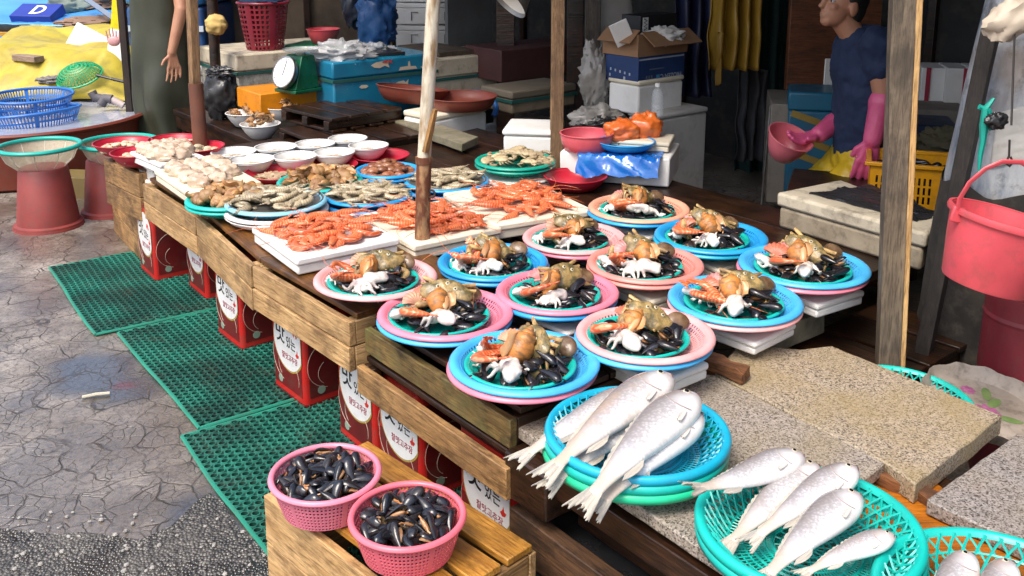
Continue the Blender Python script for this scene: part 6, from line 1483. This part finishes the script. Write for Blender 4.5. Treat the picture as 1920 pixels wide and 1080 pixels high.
for (x, y, a) in ((.05, .02, .4), (-.05, .0, 2.6), (-.02, .09, 1.8), (.06, .06, .9), (-.08, .06, 2.2), (.04, -.05, -.6)):
    mb = MB(); mb.ell((x, y, .001), (.032, .013, .0012), 10, 4, (0, 0, a)); mb.obj('painted_leaf', lm, t)

# ================= left background =================
# big rubber tub of water with two blue baskets
tc = Vector((-3.30, 6.42, 0)); rt = .79
t = thing('water_tub', 'wide red brown rubber tub full of water', 'tub', tc)
mb = MB(); mb.lathe([(.001, 0), (rt * .86, 0), (rt * .9, .02), (rt * .955, .34), (rt * .985, .352), (rt, .366), (rt * .985, .378), (rt * .955, .376), (rt * .94, .35), (rt * .88, .03), (.001, .03)], 80); mb.obj('shell', plastic('brown tub rubber', '7a3626', .5, grime=.35), t)
wt = NT('tub water'); wb_ = wt.bump(wt.noise(wt.coords(), 9, 3), .25, .02); watm = wt.out((.34, .36, .42), .10, wb_, spec=.8)
mb = MB(); mb.lathe([(.001, .355), (rt * .945, .355)], 72); mb.obj('water', watm, t)
dark_fish = M('dark wet fish', (.10, .10, .12), .25, (.30, .28, .28), ns=20)
for q, (cx, cy, w_, Y, rx, lab) in enumerate(((58, 183, 150, 6.55, R(2), 'blue slatted basket behind, half hidden, on the water tub'), (62, 213, 172, 6.25, R(-3), 'blue slatted basket in front, tilted, on the water tub'))):
    p = atY(cx, cy, Y); R_ = span(w_ / 2, p); H = .15
    tub_basket(lab, deepblue_pl, (p.x, p.y, p.z - H + .02), R_, H, 90, 3, .22, .12, .78, (rx, R(-5) if q else 0, 0), 'blue slatted baskets', .010)
    for k in range(5):
        mb = MB(); mb.ell((0, 0, 0), (.11, .026, .02), 16, 8); tag(mb.obj('dark_fish', dark_fish, loc=(p.x - .06 + .05 * k, p.y - .08 + .05 * k, p.z - .055), rot=(0, 0, .5 * k)), 'dark wet fish lying in the ' + ('front' if q else 'rear') + ' blue slatted basket', 'fish', 'dark fish in the %s blue basket' % ('front' if q else 'rear'))
# pink buckets upside down with strainers
st_mesh = M('milky strainer mesh', (.62, .55, .40), .5, (.5, .44, .32), ns=90, stretch=(1, 1, 1), alpha=.62, bump=.3, bs=200)
bk = plastic('dusty rose brown plastic', '8c3c37', .5, grime=.3)
for q, (cx, cyb, Y, k, lab) in enumerate(((92, 420, 5.08, 1.0, 'nearest the aisle, at the left'), (212, 402, 5.35, .95, 'half hidden behind the leftmost crates'))):
    p = atY(cx, cyb, Y); p.z = 0; t = thing('bucket', 'rose brown bucket turned upside down, ' + lab, 'bucket', p, group='upturned rose brown buckets')
    mb = MB(); mb.lathe([(.001, .335), (.118, .335), (.126, .325), (.160, .03), (.163, .028), (.176, .022), (.178, .006), (.170, .003), (.160, .006)], 56); mb.obj('shell', bk, t)
    mb = MB(); mb.lathe([(.164, .012), (.180, .010), (.182, .0), (.164, 0)], 56); mb.obj('rim', bk, t); t.scale = (k, k, k)
    ps = atY(73 if q == 0 else 222, 270 if q == 0 else 263, Y + .02); R_ = span(73 if q == 0 else 70, ps); zr = ps.z
    t = thing('strainer', 'round strainer with a teal rim on the bucket ' + lab, 'strainer', (ps.x, ps.y, zr - .145), group='teal rimmed strainers')
    prof = [(R_ * .30, .0), (R_ * .55, .012), (R_ * .80, .06), (R_ * .95, .13)]
    mb = MB(); mb.lathe([(.001, 0)] + prof, 64); mb.obj('mesh_bowl', st_mesh, t)
    mb = MB()
    for a in range(10): mb.tube([polar(r_ * 1.003, z, a / 10) for r_, z in prof], .0025, 4)
    mb.obj('rib', M('pale strainer rib', (.7, .66, .55), .5), t)
    mb = MB(); mb.lathe([(R_ * .97 + .014 * cos(a), .134 + .012 * sin(a)) for a in [2 * pi * k / 12 for k in range(13)]], 72); mb.obj('rim', plastic('strainer teal plastic', '1ba99a'), t, ang=180)
t, q_, hh = cbox('carton', 'yellow printed carton on the ground between the two buckets', 'carton', 186, 382, 335, 5.6, .5, .2, M('mustard carton', (.17, .12, .035), .7, (.12, .085, .03), grime=.5), ang=R(-8), bev=.003)
face_mark(t, 'print_smudge', M('dull carton ink', (.05, .035, .015), .6), .5, .2, 0, [bar(-.15, .115, .028, .026), bar(-.10, .115, .028, .026), bar(-.05, .115, .028, .026), bar(-.13, .075, .030, .026), bar(-.08, .075, .030, .026)])
mb = MB(); T_ = Matrix.Translation((.005, -.102, .112)) @ Matrix.Rotation(R(90), 4, 'X'); mb.tube([T_ @ Vector((.020 * cos(R(-50 + 28 * k)), .020 * sin(R(-50 + 28 * k)), 0)) for k in range(11)], .005, 6); mb.obj('ring_mark', ink, t)
# yellow tarp over a low heap
ytarp = M('yellow tarpaulin', (.50, .40, .03), .5, (.36, .27, .03), ns=3, bump=.35, bs=9, grime=.45)
A, B = atY(-120, 188, 6.95), atY(240, 188, 6.95)
def tarp(u, v):
    x = A.x + (B.x - A.x) * u; y = 6.95 + 1.5 * v
    e = min(1, v * 4.0) ** .6 * min(1, (1 - u) * 5) ** .5
    z = .36 + (.30 + .10 * v) * e + .07 * noise.noise(Vector((x * 2.6, y * 2.6, 1))) * e + .07 * abs(noise.noise(Vector((x * 2.2 + y * 3.5, y * 1.4 - x, 4)))) + .012 * abs(noise.noise(Vector((x * 9 - y * 7, y * 4, 6))))
    return Vector((x + .03 * noise.noise(Vector((u * 6, v * 9, 2))), y + .05 * noise.noise(Vector((u * 9, v * 4, 3))), z))
mb = MB(); mb.grid(tarp, 90, 60); YT = tag(mb.obj('yellow_tarp', ytarp, solid=.006, weld=True, ang=180), 'crumpled yellow tarpaulin spread over a low heap', 'tarp')
mb = MB(); mb.box(((A.x + B.x) / 2, 7.75, .18), (abs(B.x - A.x) - .1, 1.4, .355)); tag(mb.obj('covered_platform', dark_wood), 'low dark platform under the yellow tarpaulin', 'platform')
def onto(px, py, Y, z): p = atY(px, py, Y); return Vector((p.x, p.y, z))
mb = MB(); mb.box((0, 0, 0), (.26, .085, .045)); p = landing(YT, 53, 116); tag(mb.obj('wooden_plank', WOOD('pinkish plank', 'a88e78', '86705e', '5c4c40', .7, .4), loc=(p.x, p.y, p.z + .028), rot=(0, 0, R(-28)), bevel=.004), 'short pinkish grey plank lying on the yellow tarpaulin', 'plank')
p = landing(YT, 150, 146); t = thing('hand_net', 'green plastic scoop net with a dark handle on the yellow tarpaulin', 'net', (p.x, p.y, p.z + .01), rot=(R(32), R(-14), R(10)))
mb = MB(); mb.cells(lambda u, v: Vector((.165 * sin(v * pi / 2) * cos(2 * pi * u), .12 * sin(v * pi / 2) * sin(2 * pi * u), .10 * cos(v * pi / 2))), 40, 9, .14, .14); mb.obj('net_bowl', plastic('bright green plastic', '12b070'), t, weld=True, solid=.002)
mb = MB(); mb.tube([(.165 * cos(a), .12 * sin(a), 0) for a in [2 * pi * k / 40 for k in range(41)]], .008, 8); mb.obj('hoop', MATS['bright green plastic'], t)
mb = MB(); mb.tube([(.13, -.06, .02), (.24, -.13, .0)], .010, 8); mb.tube([(.24, -.13, 0), (.33, -.19, -.01)], .012, 8); mb.obj('handle', black_pl, t)
bag('grey wet rag on the yellow tarpaulin beside the scoop', 95, 150, 7.05, (.10, .05, .03), 61, M('grey rag', (.20, .18, .17), .8, bump=.4), .5, .5, 3, nm='rag', cat='rag')
for (l_, r2, yt, yb, Y, ry, lab) in ((132, 204, 55, 114, 7.6, R(28), 'white foam lid leaning, left one behind the tarpaulin'), (206, 240, 56, 118, 7.35, R(8), 'white foam lid leaning against the dark post')):
    a, b = atY(l_, yb, Y), atY(r2, yb, Y); zt = atY(l_, yt, Y).z; mb = MB(); mb.box((0, 0, 0), (b.x - a.x, .04, zt - a.z)); tag(mb.obj('foam_board', foam_white, loc=((a.x + b.x) / 2, Y, (a.z + zt) / 2), rot=(R(-14), ry, 0), bevel=.008), lab, 'foam lid', 'leaning foam lids')
mb = MB()
p = atY(212, 62, 7.2)
for k in range(5): mb.tube([p + Vector((.02 * k - .04, 0, -.06)), p + Vector((.026 * k - .05, -.01, .02 + .012 * (k % 3)))], [.007, .004], 6)
mb.ell(p + Vector((0, 0, -.06)), (.05, .02, .04), 10, 7); tag(mb.obj('rubber_glove', M('pink rubber', (.72, .36, .36), .45), ang=60), 'pink rubber glove stuck between the foam lids, fingers up', 'glove')
cl_ = M('grey pipe foam', (.12, .11, .12), .7); pv = M('pale pipe', (.55, .45, .42), .5)
for q, (pts, lab) in enumerate((([(172, 172), (178, 182), (195, 186), (222, 192)], 'pale pipe with a grey elbow on the tub edge, rear one'), ([(190, 196), (198, 184), (210, 186), (232, 198)], 'pale pipe with a grey elbow on the tub edge, front one'))):
    P = [atY(x, y, 6.75 - .15 * q) for x, y in pts]; t = thing('water_pipe', lab, 'pipe', P[0]); P = [x - P[0] for x in P]
    mb = MB(); mb.tube([P[0], P[1], P[2]], .032, 10); mb.obj('elbow', cl_, t); mb = MB(); mb.tube([P[2], P[3]], .024, 10); mb.obj('tube', pv, t)
bag('blue cloth lying along the back of the yellow tarpaulin', 40, 78, 8.2, (.34, .10, .05), 64, M('blue cloth', (.02, .16, .50), .6, bump=.3), .4, .3, 2, nm='blue_cloth', cat='cloth')
mb = MB(); a, b = atY(-60, 68, 8.6), atY(106, 68, 8.6); mb.box((0, 0, 0), (b.x - a.x, .06, .075)); tag(mb.obj('yellow_beam', WOOD('yellow beam paint', 'd8a524', 'c08a1c', '6a4a14', .6, .4), loc=((a.x + b.x) / 2, 8.6, a.z), bevel=.004), 'yellow painted beam under the blue tarpaulin', 'beam')
mb = MB(); mb.box((0, 0, 0), (3.4, .5, .62)); c_ = atY(60, 120, 8.9); tag(mb.obj('dark_bench', dark_wood, loc=(c_.x, 9.0, .40)), 'dark bench front below the blue tarpaulin', 'bench')
btarp = M('blue tarpaulin', (.05, .25, .58), .4, (.10, .34, .62), ns=2.2, bump=.15, bs=12, grime=.12)
def tarp2(u, v):
    x = -6.8 + 4.0 * u; y = 8.75 + 2.6 * v; return Vector((x, y, .74 + .36 * v + .06 * noise.noise(Vector((x * 1.7, y * 1.7, 5))) + .02 * abs(noise.noise(Vector((x * 6, y * 5, 6))))))
mb = MB(); mb.grid(tarp2, 60, 40); tag(mb.obj('blue_tarp', btarp, solid=.008, weld=True, ang=180), 'blue tarpaulin spread over the stall at the far left', 'tarp')
p = atY(64, 46, 8.9); t = thing('blue_box', 'flat blue box with a white round mark on the blue tarpaulin', 'box', (p.x, p.y, p.z), rot=(R(24), 0, R(-8)))
bxm = M('royal blue card', (.02, .04, .30), .4); mb = MB(); mb.box((0, .1, .05), (.41, .24, .10)); mb.obj('body', bxm, t, bevel=.004)
mb = MB(); T = Matrix.Translation((.02, .10, .1015)); 
for k in range(2): pass
vs, fs = [], []
for k in range(29):
    a = -pi / 2 + pi * k / 28
    for r_ in (.095, .060): vs.append((.0 + r_ * cos(a) * .8, .85 * r_ * sin(a), .001))
vs += [(-.055, -.081, .001), (-.055, -.051, .001), (-.055, .081, .001), (-.055, .051, .001), (-.022, -.051, .001), (-.022, .051, .001)]
fs = [(2 * k, 2 * k + 2, 2 * k + 3, 2 * k + 1) for k in range(28)] + [(58, 0, 1, 59), (61, 57, 56, 60), (59, 62, 63, 61)]
mb.add(vs, fs, T); mb.obj('round_mark', M('white card ink', (.75, .75, .78), .5), t)
bag('grey green rolled bundle at the top of the blue tarpaulin', 128, 10, 9.3, (.20, .12, .11), 66, M('grey green canvas', (.22, .27, .23), .8, bump=.3), .25, .2, 1.5, nm='bundle', cat='bundle')
bag('brown rope heap at the top left of the frame', 195, 3, 9.4, (.28, .12, .09), 67, M('brown rope', (.16, .10, .07), .9, bump=.7, bs=40), .4, .6, 4, nm='rope_heap', cat='rope')
bag('brown stained sacking on the blue tarpaulin edge', 185, 42, 8.9, (.36, .20, .06), 68, M('brown sacking', (.24, .15, .10), .85, bump=.4), .3, .3, 2, nm='sacking', cat='sacking')
mb = MB(); mb.tube([atY(150, -10, 9.0), atY(218, 38, 8.5)], .03, 4); tag(mb.obj('grey_plank', M('blue grey paint', (.16, .20, .27), .6)), 'blue grey plank slanting over the blue tarpaulin', 'plank')
mb = MB(); mb.box((0, 0, 0), (.09, .06, .5)); p = atY(222, 14, 8.0); tag(mb.obj('yellow_board', plastic('lemon plastic', 'e6d21a', grime=.2), loc=p, rot=(0, R(8), 0), bevel=.004), 'bright yellow upright board beside the dark post', 'board')
# dark square post
b_ = atY(243, 190, 6.6); t = thing('wooden_post', 'thin dark brown post left of the person in the apron', 'post', (b_.x, b_.y, 0)); mb = MB(); mb.box((0, 0, 1.1), (.048, .048, 2.2)); mb.obj('shaft', WOOD('brown black post', '3c2a1e', '241811', '120c08', .6, .5, along=2), t, bevel=.004)
# deep blue tank behind the person
tk = M('deep blue tank', (.012, .05, .16), .4, (.014, .07, .22), ns=3, grime=.3)
a, b = atY(246, 200, 7.55), atY(412, 200, 7.8); t = thing('blue_tank', 'tall deep blue tank behind the person in the apron', 'tank', ((a.x + b.x) / 2, (a.y + b.y) / 2 + .3, 0), R(-4))
mb = MB(); mb.box((0, 0, .5), (b.x - a.x, .7, 1.0)); mb.obj('body', tk, t, bevel=.03); mb = MB(); mb.box((0, 0, 1.22), (b.x - a.x + .02, .74, .42)); mb.obj('tarp_cover', btarp, t, bevel=.05)
mb = MB(); mb.box((0, -.365, .83), (b.x - a.x + .01, .02, .045)); mb.obj('white_band', M('pale band', (.5, .58, .66), .5), t)
cbox('foam_box', 'low white foam box on the ground right of the person in the apron', 'foam box', 398, 200, 130, 6.9, .3, .3, foam_white, ang=R(-10), lid=foam_white, lidh=.05)
b_ = atY(410, 215, 6.0); tp2 = atY(410, -150, 6.0); t = thing('wooden_post', 'dark round post with a lump of yellow foam tied to it', 'post', (b_.x, b_.y, 0)); mb = MB(); mb.tube([(0, 0, 0), (0, 0, .8), (.02, 0, 2.2)], .034, 12); mb.obj('shaft', dark_wood, t)
bag('lump of yellow foam tied round the dark post', 405, 46, 5.93, (.065, .05, .062), 71, M('yellow foam', (.60, .42, .14), .8, bump=.4, bs=60), .2, .1, 2, nm='foam_lump', cat='foam')
bag('black plastic bag tied at the foot of the dark post', 415, 178, 5.9, (.10, .08, .16), 72, black_pl, .3, .35, 2)
bag('black knotted ears of the bag on the dark post', 412, 135, 5.88, (.07, .04, .035), 73, black_pl, .6, .5, 3, nm='bag_knot', cat='knot')
# ================= people =================
def organic(nm, shapes, mat, parent, vox=.011, smooth=6, loc=None, folds=None):
    """one continuous surface grown from overlapping tapered limbs and lumps"""
    mb = MB()
    for s_ in shapes:
        if s_[0] == 'c':
            _, p0, r0, p1, r1 = s_; p0, p1 = Vector(p0), Vector(p1)
            mb.tube([p0.lerp(p1, k / 4) for k in range(5)], [r0 + (r1 - r0) * k / 4 for k in range(5)], 14); mb.ell(p0, r0, 14, 9); mb.ell(p1, r1, 14, 9)
        else:
            _, c, r_, rot = s_; mb.ell(c, r_, 20, 12, rot)
    o = mb.obj(nm, mat, parent, loc=loc)
    m_ = o.modifiers.new('remesh', 'REMESH'); m_.mode = 'VOXEL'; m_.voxel_size = vox; m_.use_smooth_shade = True
    if smooth: s2 = o.modifiers.new('smooth', 'SMOOTH'); s2.iterations = smooth; s2.factor = .5
    if folds:
        tx = bpy.data.textures.new('folds', 'CLOUDS'); tx.noise_scale = folds[1]; d_ = o.modifiers.new('folds', 'DISPLACE'); d_.texture = tx; d_.strength = folds[0]; d_.texture_coords = 'LOCAL'; d_.mid_level = .28
    return o
def hand(w_, dirn, palm_n, side, L=.18, curl=.3, grow=0.0, thumb=1):
    """palm, four unequal bent fingers and a thumb; dirn along the fingers, palm_n out of the palm, side towards the thumb"""
    d, n_, s_ = Vector(dirn).normalized(), Vector(palm_n).normalized(), Vector(side).normalized(); S_ = []; w_ = Vector(w_); g = grow
    pl = L * .52
    for k in (-1, -.33, .33, 1):
        S_.append(('c', w_ + s_ * k * .012, .016 + g, w_ + d * pl + s_ * k * .032, .0115 + g))
    for k, (off, ln) in enumerate(((.039, .44), (.013, .50), (-.013, .46), (-.039, .36))):
        b = w_ + d * pl + s_ * off; l1 = L * ln
        d0 = d; d = (d + s_ * off * 2.2).normalized(); m1 = b + (d * cos(curl * .6) + n_ * sin(curl * .6)) * l1 * .45; m2 = m1 + (d * cos(curl * 1.4) + n_ * sin(curl * 1.4)) * l1 * .32; m3 = m2 + (d * cos(curl * 2.0) + n_ * sin(curl * 2.0)) * l1 * .25
        d = d0; S_ += [('c', b, .0096 + g, m1, .0090 + g), ('c', m1, .0088 + g, m2, .0080 + g), ('c', m2, .0080 + g, m3, .0068 + g)]
    tb = w_ + d * L * .14 + s_ * .024 * thumb; t1 = tb + (d * .62 + s_ * .70 * thumb + n_ * .3).normalized() * .042; t2 = t1 + (d * .9 + s_ * .25 * thumb + n_ * .35).normalized() * .032
    S_ += [('c', tb, .0135 + g, t1, .0108 + g), ('c', t1, .0105 + g, t2, .0085 + g)]
    return S_
skin = M('tanned skin', (.44, .22, .13), .5, (.38, .17, .10), ns=9, bump=.08, bs=120, sss=.12)
# ---- person in the olive apron, left ----
Y0 = 6.5
def L_(px, py, dy=0): return atY(px, py, Y0 + dy)
hipL = L_(308, 165); cx = hipL.x
t = thing('person', 'person in a long olive green apron standing behind the crates, one bare arm hanging', 'person', (cx, Y0, 0)); B0 = Vector((cx, Y0, 0))
q = lambda p: Vector(p) - B0
shL, elL, wrL = L_(333, -62, -.02), L_(340, 18, -.14), L_(322, 98, -.20)
shR, elR, wrR = L_(268, -60, .02), L_(262, 20, .16), L_(280, 80, .24)
body = [('e', (0, 0, 1.22), (.165, .11, .24), (0, 0, 0)), ('e', (0, .01, .95), (.155, .115, .18), (0, 0, 0)), ('c', (0, 0, 1.38), .10, (0, .005, 1.05), .12),
  ('c', (0, .01, 1.44), .052, (0, -.01, 1.52), .050), ('e', (0, -.025, 1.63), (.076, .095, .112), (0, 0, 0)), ('e', (0, -.06, 1.565), (.052, .055, .055), (0, 0, 0)), ('e', (0, -.125, 1.61), (.014, .02, .024), (0, 0, 0)), ('e', (.078, -.01, 1.61), (.012, .024, .034), (0, 0, 0)), ('e', (-.078, -.01, 1.61), (.012, .024, .034), (0, 0, 0)),
  ('c', (.09, .01, .86), .088, (.095, 0, .47), .058), ('c', (.095, 0, .47), .056, (.095, .02, .09), .042), ('c', (-.09, .01, .86), .088, (-.095, 0, .47), .058), ('c', (-.095, 0, .47), .056, (-.095, .02, .09), .042),
  ('c', (.095, .03, .05), .045, (.10, -.13, .035), .036), ('c', (-.095, .03, .05), .045, (-.10, -.13, .035), .036),
  ('c', q(shL), .056, q(elL), .043), ('c', q(elL), .044, q(wrL), .029), ('c', q(shR), .056, q(elR), .043), ('c', q(elR), .043, q(wrR), .029)]
body += hand(q(wrL), (.10, -.05, -1), (-.5, -.5, -.1), (-.75, -.62, 0), .19, .18)
body += hand(q(wrR), (.8, .5, -.3), (.2, .6, .3), (0, .3, 1), .18, .4)
organic('body', body, skin, t, .0052, 3)
green_knit = M('dark green knit', (.02, .075, .04), .85, bump=.3, bs=120)
organic('shirt', [('e', (0, 0, 1.23), (.178, .125, .245), (0, 0, 0)), ('e', (0, .01, .97), (.166, .126, .17), (0, 0, 0)), ('c', q(shL), .070, q(shL.lerp(elL, .62)), .060), ('c', q(shR), .070, q(shR.lerp(elR, .62)), .060), ('c', (-.13, 0, 1.40), .06, (.13, 0, 1.40), .06)], green_knit, t, .013, 4)
organic('trousers', [('e', (0, .01, .90), (.172, .132, .13), (0, 0, 0)), ('c', (.09, .01, .86), .100, (.095, 0, .47), .074), ('c', (.095, 0, .47), .074, (.095, .02, .12), .064), ('c', (-.09, .01, .86), .100, (-.095, 0, .47), .074), ('c', (-.095, 0, .47), .074, (-.095, .02, .12), .064)], M('dark trousers', (.03, .032, .035), .8), t, .013, 4)
organic('hair', [('e', (0, .0, 1.665), (.085, .10, .10), (0, 0, 0)), ('e', (0, .05, 1.60), (.075, .06, .09), (0, 0, 0))], M('black hair', (.012, .010, .009), .5), t, .012, 3)
apr = M('olive rubber apron', (.046, .050, .032), .42, (.026, .030, .020), ns=2.2, bump=.12, bs=12, grime=.35, stretch=(1, 1, .4))
def apf(u, v):
    z = 1.30 - 1.10 * v; a = (-1.75 + 3.5 * u) * (.55 + .45 * min(1, v * 2.6)); wv = .030 * sin(u * 13 + 3 * noise.noise(Vector((u * 3, v * 2, 1)))) * min(1, max(0, v - .3) * 2) + .014 * noise.noise(Vector((u * 4, v * 5, 2)))
    fl = 1 + .05 * v + .10 * max(0, v - .6); ta = 1 - .22 * max(0, v - .72) / .28
    rx, ry = (.190 * fl * ta + wv), (.150 * fl + wv); return Vector((rx * sin(a) * 1.0 + .005, -ry * cos(a), z))
mb = MB(); mb.grid(apf, 60, 60); mb.obj('apron', apr, t, solid=.005, weld=True, ang=180)
for sx in (-1, 1):
    mb = MB(); mb.tube([(sx * .10, -.135, 1.28), (sx * .09, -.10, 1.43), (sx * .05, .03, 1.50)], .012, 6, flat=.4); mb.obj('apron_strap', apr, t)
# ---- man in the navy shirt, right ----
Y1 = 4.25
def m_(px, py, dy=0): return atY(px, py, Y1 + dy)
hp_ = m_(1618, 285); t = thing('person', 'man in a navy t shirt, yellow trousers and long pink gloves, holding a pink bowl', 'person', (hp_.x, Y1, 0)); B0 = Vector((hp_.x, Y1, 0))
q = lambda p: Vector(p) - B0
hz = hp_.z
shN, elN, wrN = q(m_(1646, 84, -.17)), q(m_(1657, 178, -.20)), q(m_(1636, 262, -.22))
shF, elF, wrF = q(m_(1592, 92, .17)), q(m_(1588, 215, .14)), q(m_(1536, 252, .02))
ch, wa, nk, hd = q(m_(1620, 118)), q(m_(1618, 225)), q(m_(1602, 70)), q(m_(1577, 9))
Rh = Euler((0, R(14), R(16)))         # head pitched down, turned a little to the camera
def H_(x, y, z): return hd + Rh.to_matrix() @ Vector((x, y, z))
rh = tuple(Rh)
hips = Vector((0, 0, hz - .03))
body = [('e', ch, (.115, .17, .15), (0, R(8), 0)), ('e', wa, (.105, .145, .17), (0, 0, 0)), ('e', hips, (.115, .15, .12), (0, 0, 0)),
  ('c', nk, .056, H_(.025, 0, -.06), .052), ('c', nk + Vector((.02, 0, -.04)), .075, nk, .056),
  ('e', H_(.018, 0, .03), (.098, .074, .088), rh), ('e', H_(-.022, 0, -.035), (.060, .058, .068), rh), ('e', H_(-.048, 0, -.082), (.028, .034, .026), rh),
  ('e', H_(-.088, 0, -.012), (.014, .012, .026), rh), ('e', H_(-.096, 0, -.026), (.013, .015, .011), rh), ('e', H_(-.074, 0, -.056), (.014, .024, .008), rh), ('e', H_(-.072, 0, -.067), (.013, .021, .008), rh), ('e', H_(-.070, 0, .022), (.018, .052, .013), rh), ('e', H_(-.055, -.035, -.02), (.022, .02, .02), rh), ('e', H_(-.055, .035, -.02), (.022, .02, .02), rh),
  ('e', H_(.018, -.076, -.012), (.022, .010, .033), rh), ('e', H_(.018, .076, -.012), (.022, .010, .033), rh),
  ('c', shN, .058, elN, .046), ('c', elN, .045, wrN, .032), ('c', shF, .058, elF, .045), ('c', elF, .044, wrF, .031), ('c', ch + Vector((0, -.12, .07)), .06, shN, .056), ('c', ch + Vector((0, .12, .07)), .06, shF, .056)]
for sy in (-1, 1):
    kn = Vector((-.20, sy * .11, hz - .24)); an = Vector((.03, sy * .12, .09))
    body += [('c', hips + Vector((0, sy * .08, -.03)), .095, kn, .062), ('c', kn, .060, an, .042), ('c', an + Vector((.03, 0, -.04)), .042, an + Vector((-.15, 0, -.055)), .034)]
body += hand(wrN, (-.16, 0, -1), (.3, .95, 0), (-.95, .2, .1), .19, .25)
body += hand(wrF, (-.92, -.2, -.18), (0, -.2, .95), (0, -.95, -.2), .17, .45)
organic('body', body, skin, t, .006, 3)
navy = M('navy cotton', (.012, .026, .070), .85, (.009, .019, .055), ns=5, bump=.2, bs=60)
organic('t_shirt', [('c', ch, .118, wa, .118), ('c', ch + Vector((0, .06, 0)), .11, wa + Vector((0, .05, 0)), .11), ('c', ch + Vector((0, -.06, 0)), .11, wa + Vector((0, -.05, 0)), .11), ('e', ch, (.128, .185, .165), (0, R(8), 0)), ('e', wa, (.122, .160, .20), (0, 0, 0)), ('c', wa, .12, Vector((0, 0, hz + .02)), .128), ('c', ch + Vector((0, -.11, .06)), .075, shN, .072), ('c', shN, .072, shN.lerp(elN, .42), .068), ('c', ch + Vector((0, .11, .06)), .075, shF, .072), ('c', shF, .072, shF.lerp(elF, .45), .066), ('c', ch + Vector((.0, 0, .08)), .085, nk + Vector((.015, 0, -.012)), .066)], navy, t, .009, 4, folds=(.034, .075))
yel = M('yellow oilskin', (.70, .48, .02), .4, (.40, .25, .012), ns=4, bump=.2, bs=14)
tr_ = [('e', hips, (.130, .165, .13), (0, 0, 0))]
for sy in (-1, 1):
    kn = Vector((-.20, sy * .11, hz - .24)); an = Vector((.03, sy * .12, .11)); tr_ += [('c', hips + Vector((0, sy * .08, -.03)), .108, kn, .080), ('c', kn, .080, an, .066)]
organic('trousers', tr_, yel, t, .010, 4, folds=(.03, .06))
pinkg = M('pink rubber glove', (.62, .10, .22), .42, (.52, .07, .17), ns=14, bump=.35, bs=45, rv=.1)
for (el, wr, args, f) in ((elN, wrN, ((-.16, 0, -1), (.3, .95, 0), (-.95, .2, .1), .19, .25), .12), (elF, wrF, ((-.92, -.2, -.18), (0, -.2, .95), (0, -.95, -.2), .17, .45), .42)):
    c0 = el.lerp(wr, f)
    sh_ = [('c', c0, .054 if f < .2 else .050, wr, .040)] + hand(wr, *args, grow=.004)
    for k in range(4):
        c1 = el.lerp(wr, f + .05 + .09 * k); r1 = .057 - .004 * k if f < .2 else .052 - .003 * k; sh_.append(('c', c1, r1, el.lerp(wr, f + .07 + .09 * k), r1))
    organic('rubber_glove', sh_, pinkg, t, .0055, 2)
organic('hair', [('e', H_(.03, 0, .040), (.095, .082, .088), rh), ('e', H_(.065, 0, -.01), (.05, .070, .07), rh)], M('black hair', (.012, .010, .009), .5), t, .010, 3)
capm = M('yellow cap cloth', (.60, .40, .03), .7)
organic('cap', [('e', H_(.012, 0, .075), (.108, .088, .066), rh), ('e', H_(-.115, 0, .052), (.062, .068, .010), rh)], capm, t, .009, 3)
for sy in (-1, 1):
    mb = MB(); mb.ell(H_(-.066, sy * .030, .004), (.010, .012, .009), 12, 8); e_ = mb.obj('eye', M('eye white', (.6, .58, .55), .2), t); mb = MB(); mb.ell(H_(-.0735, sy * .031, .003), (.0045, .0055, .0055), 10, 7); mb.obj('iris', M('black eye', (.006, .006, .006), .15), e_)
    mb = MB(); mb.tube([H_(-.078, sy * .014, .027), H_(-.075, sy * .032, .031), H_(-.062, sy * .050, .026)], [.003, .0042, .002], 6); mb.obj('eyebrow', MATS['black hair'], t)
# the bowl in his far hand
p = m_(1468, 268, -.02); R_ = span(44, p)
bowl('deep pink bowl tipped towards the camera in the gloved hand of the man', plastic('rose pink plastic', 'd8707a'), p + Vector((0, .03, -.07)), R_, .12, .52, None, 'bowl', (R(24), R(16), 0), 'bowl', .006)
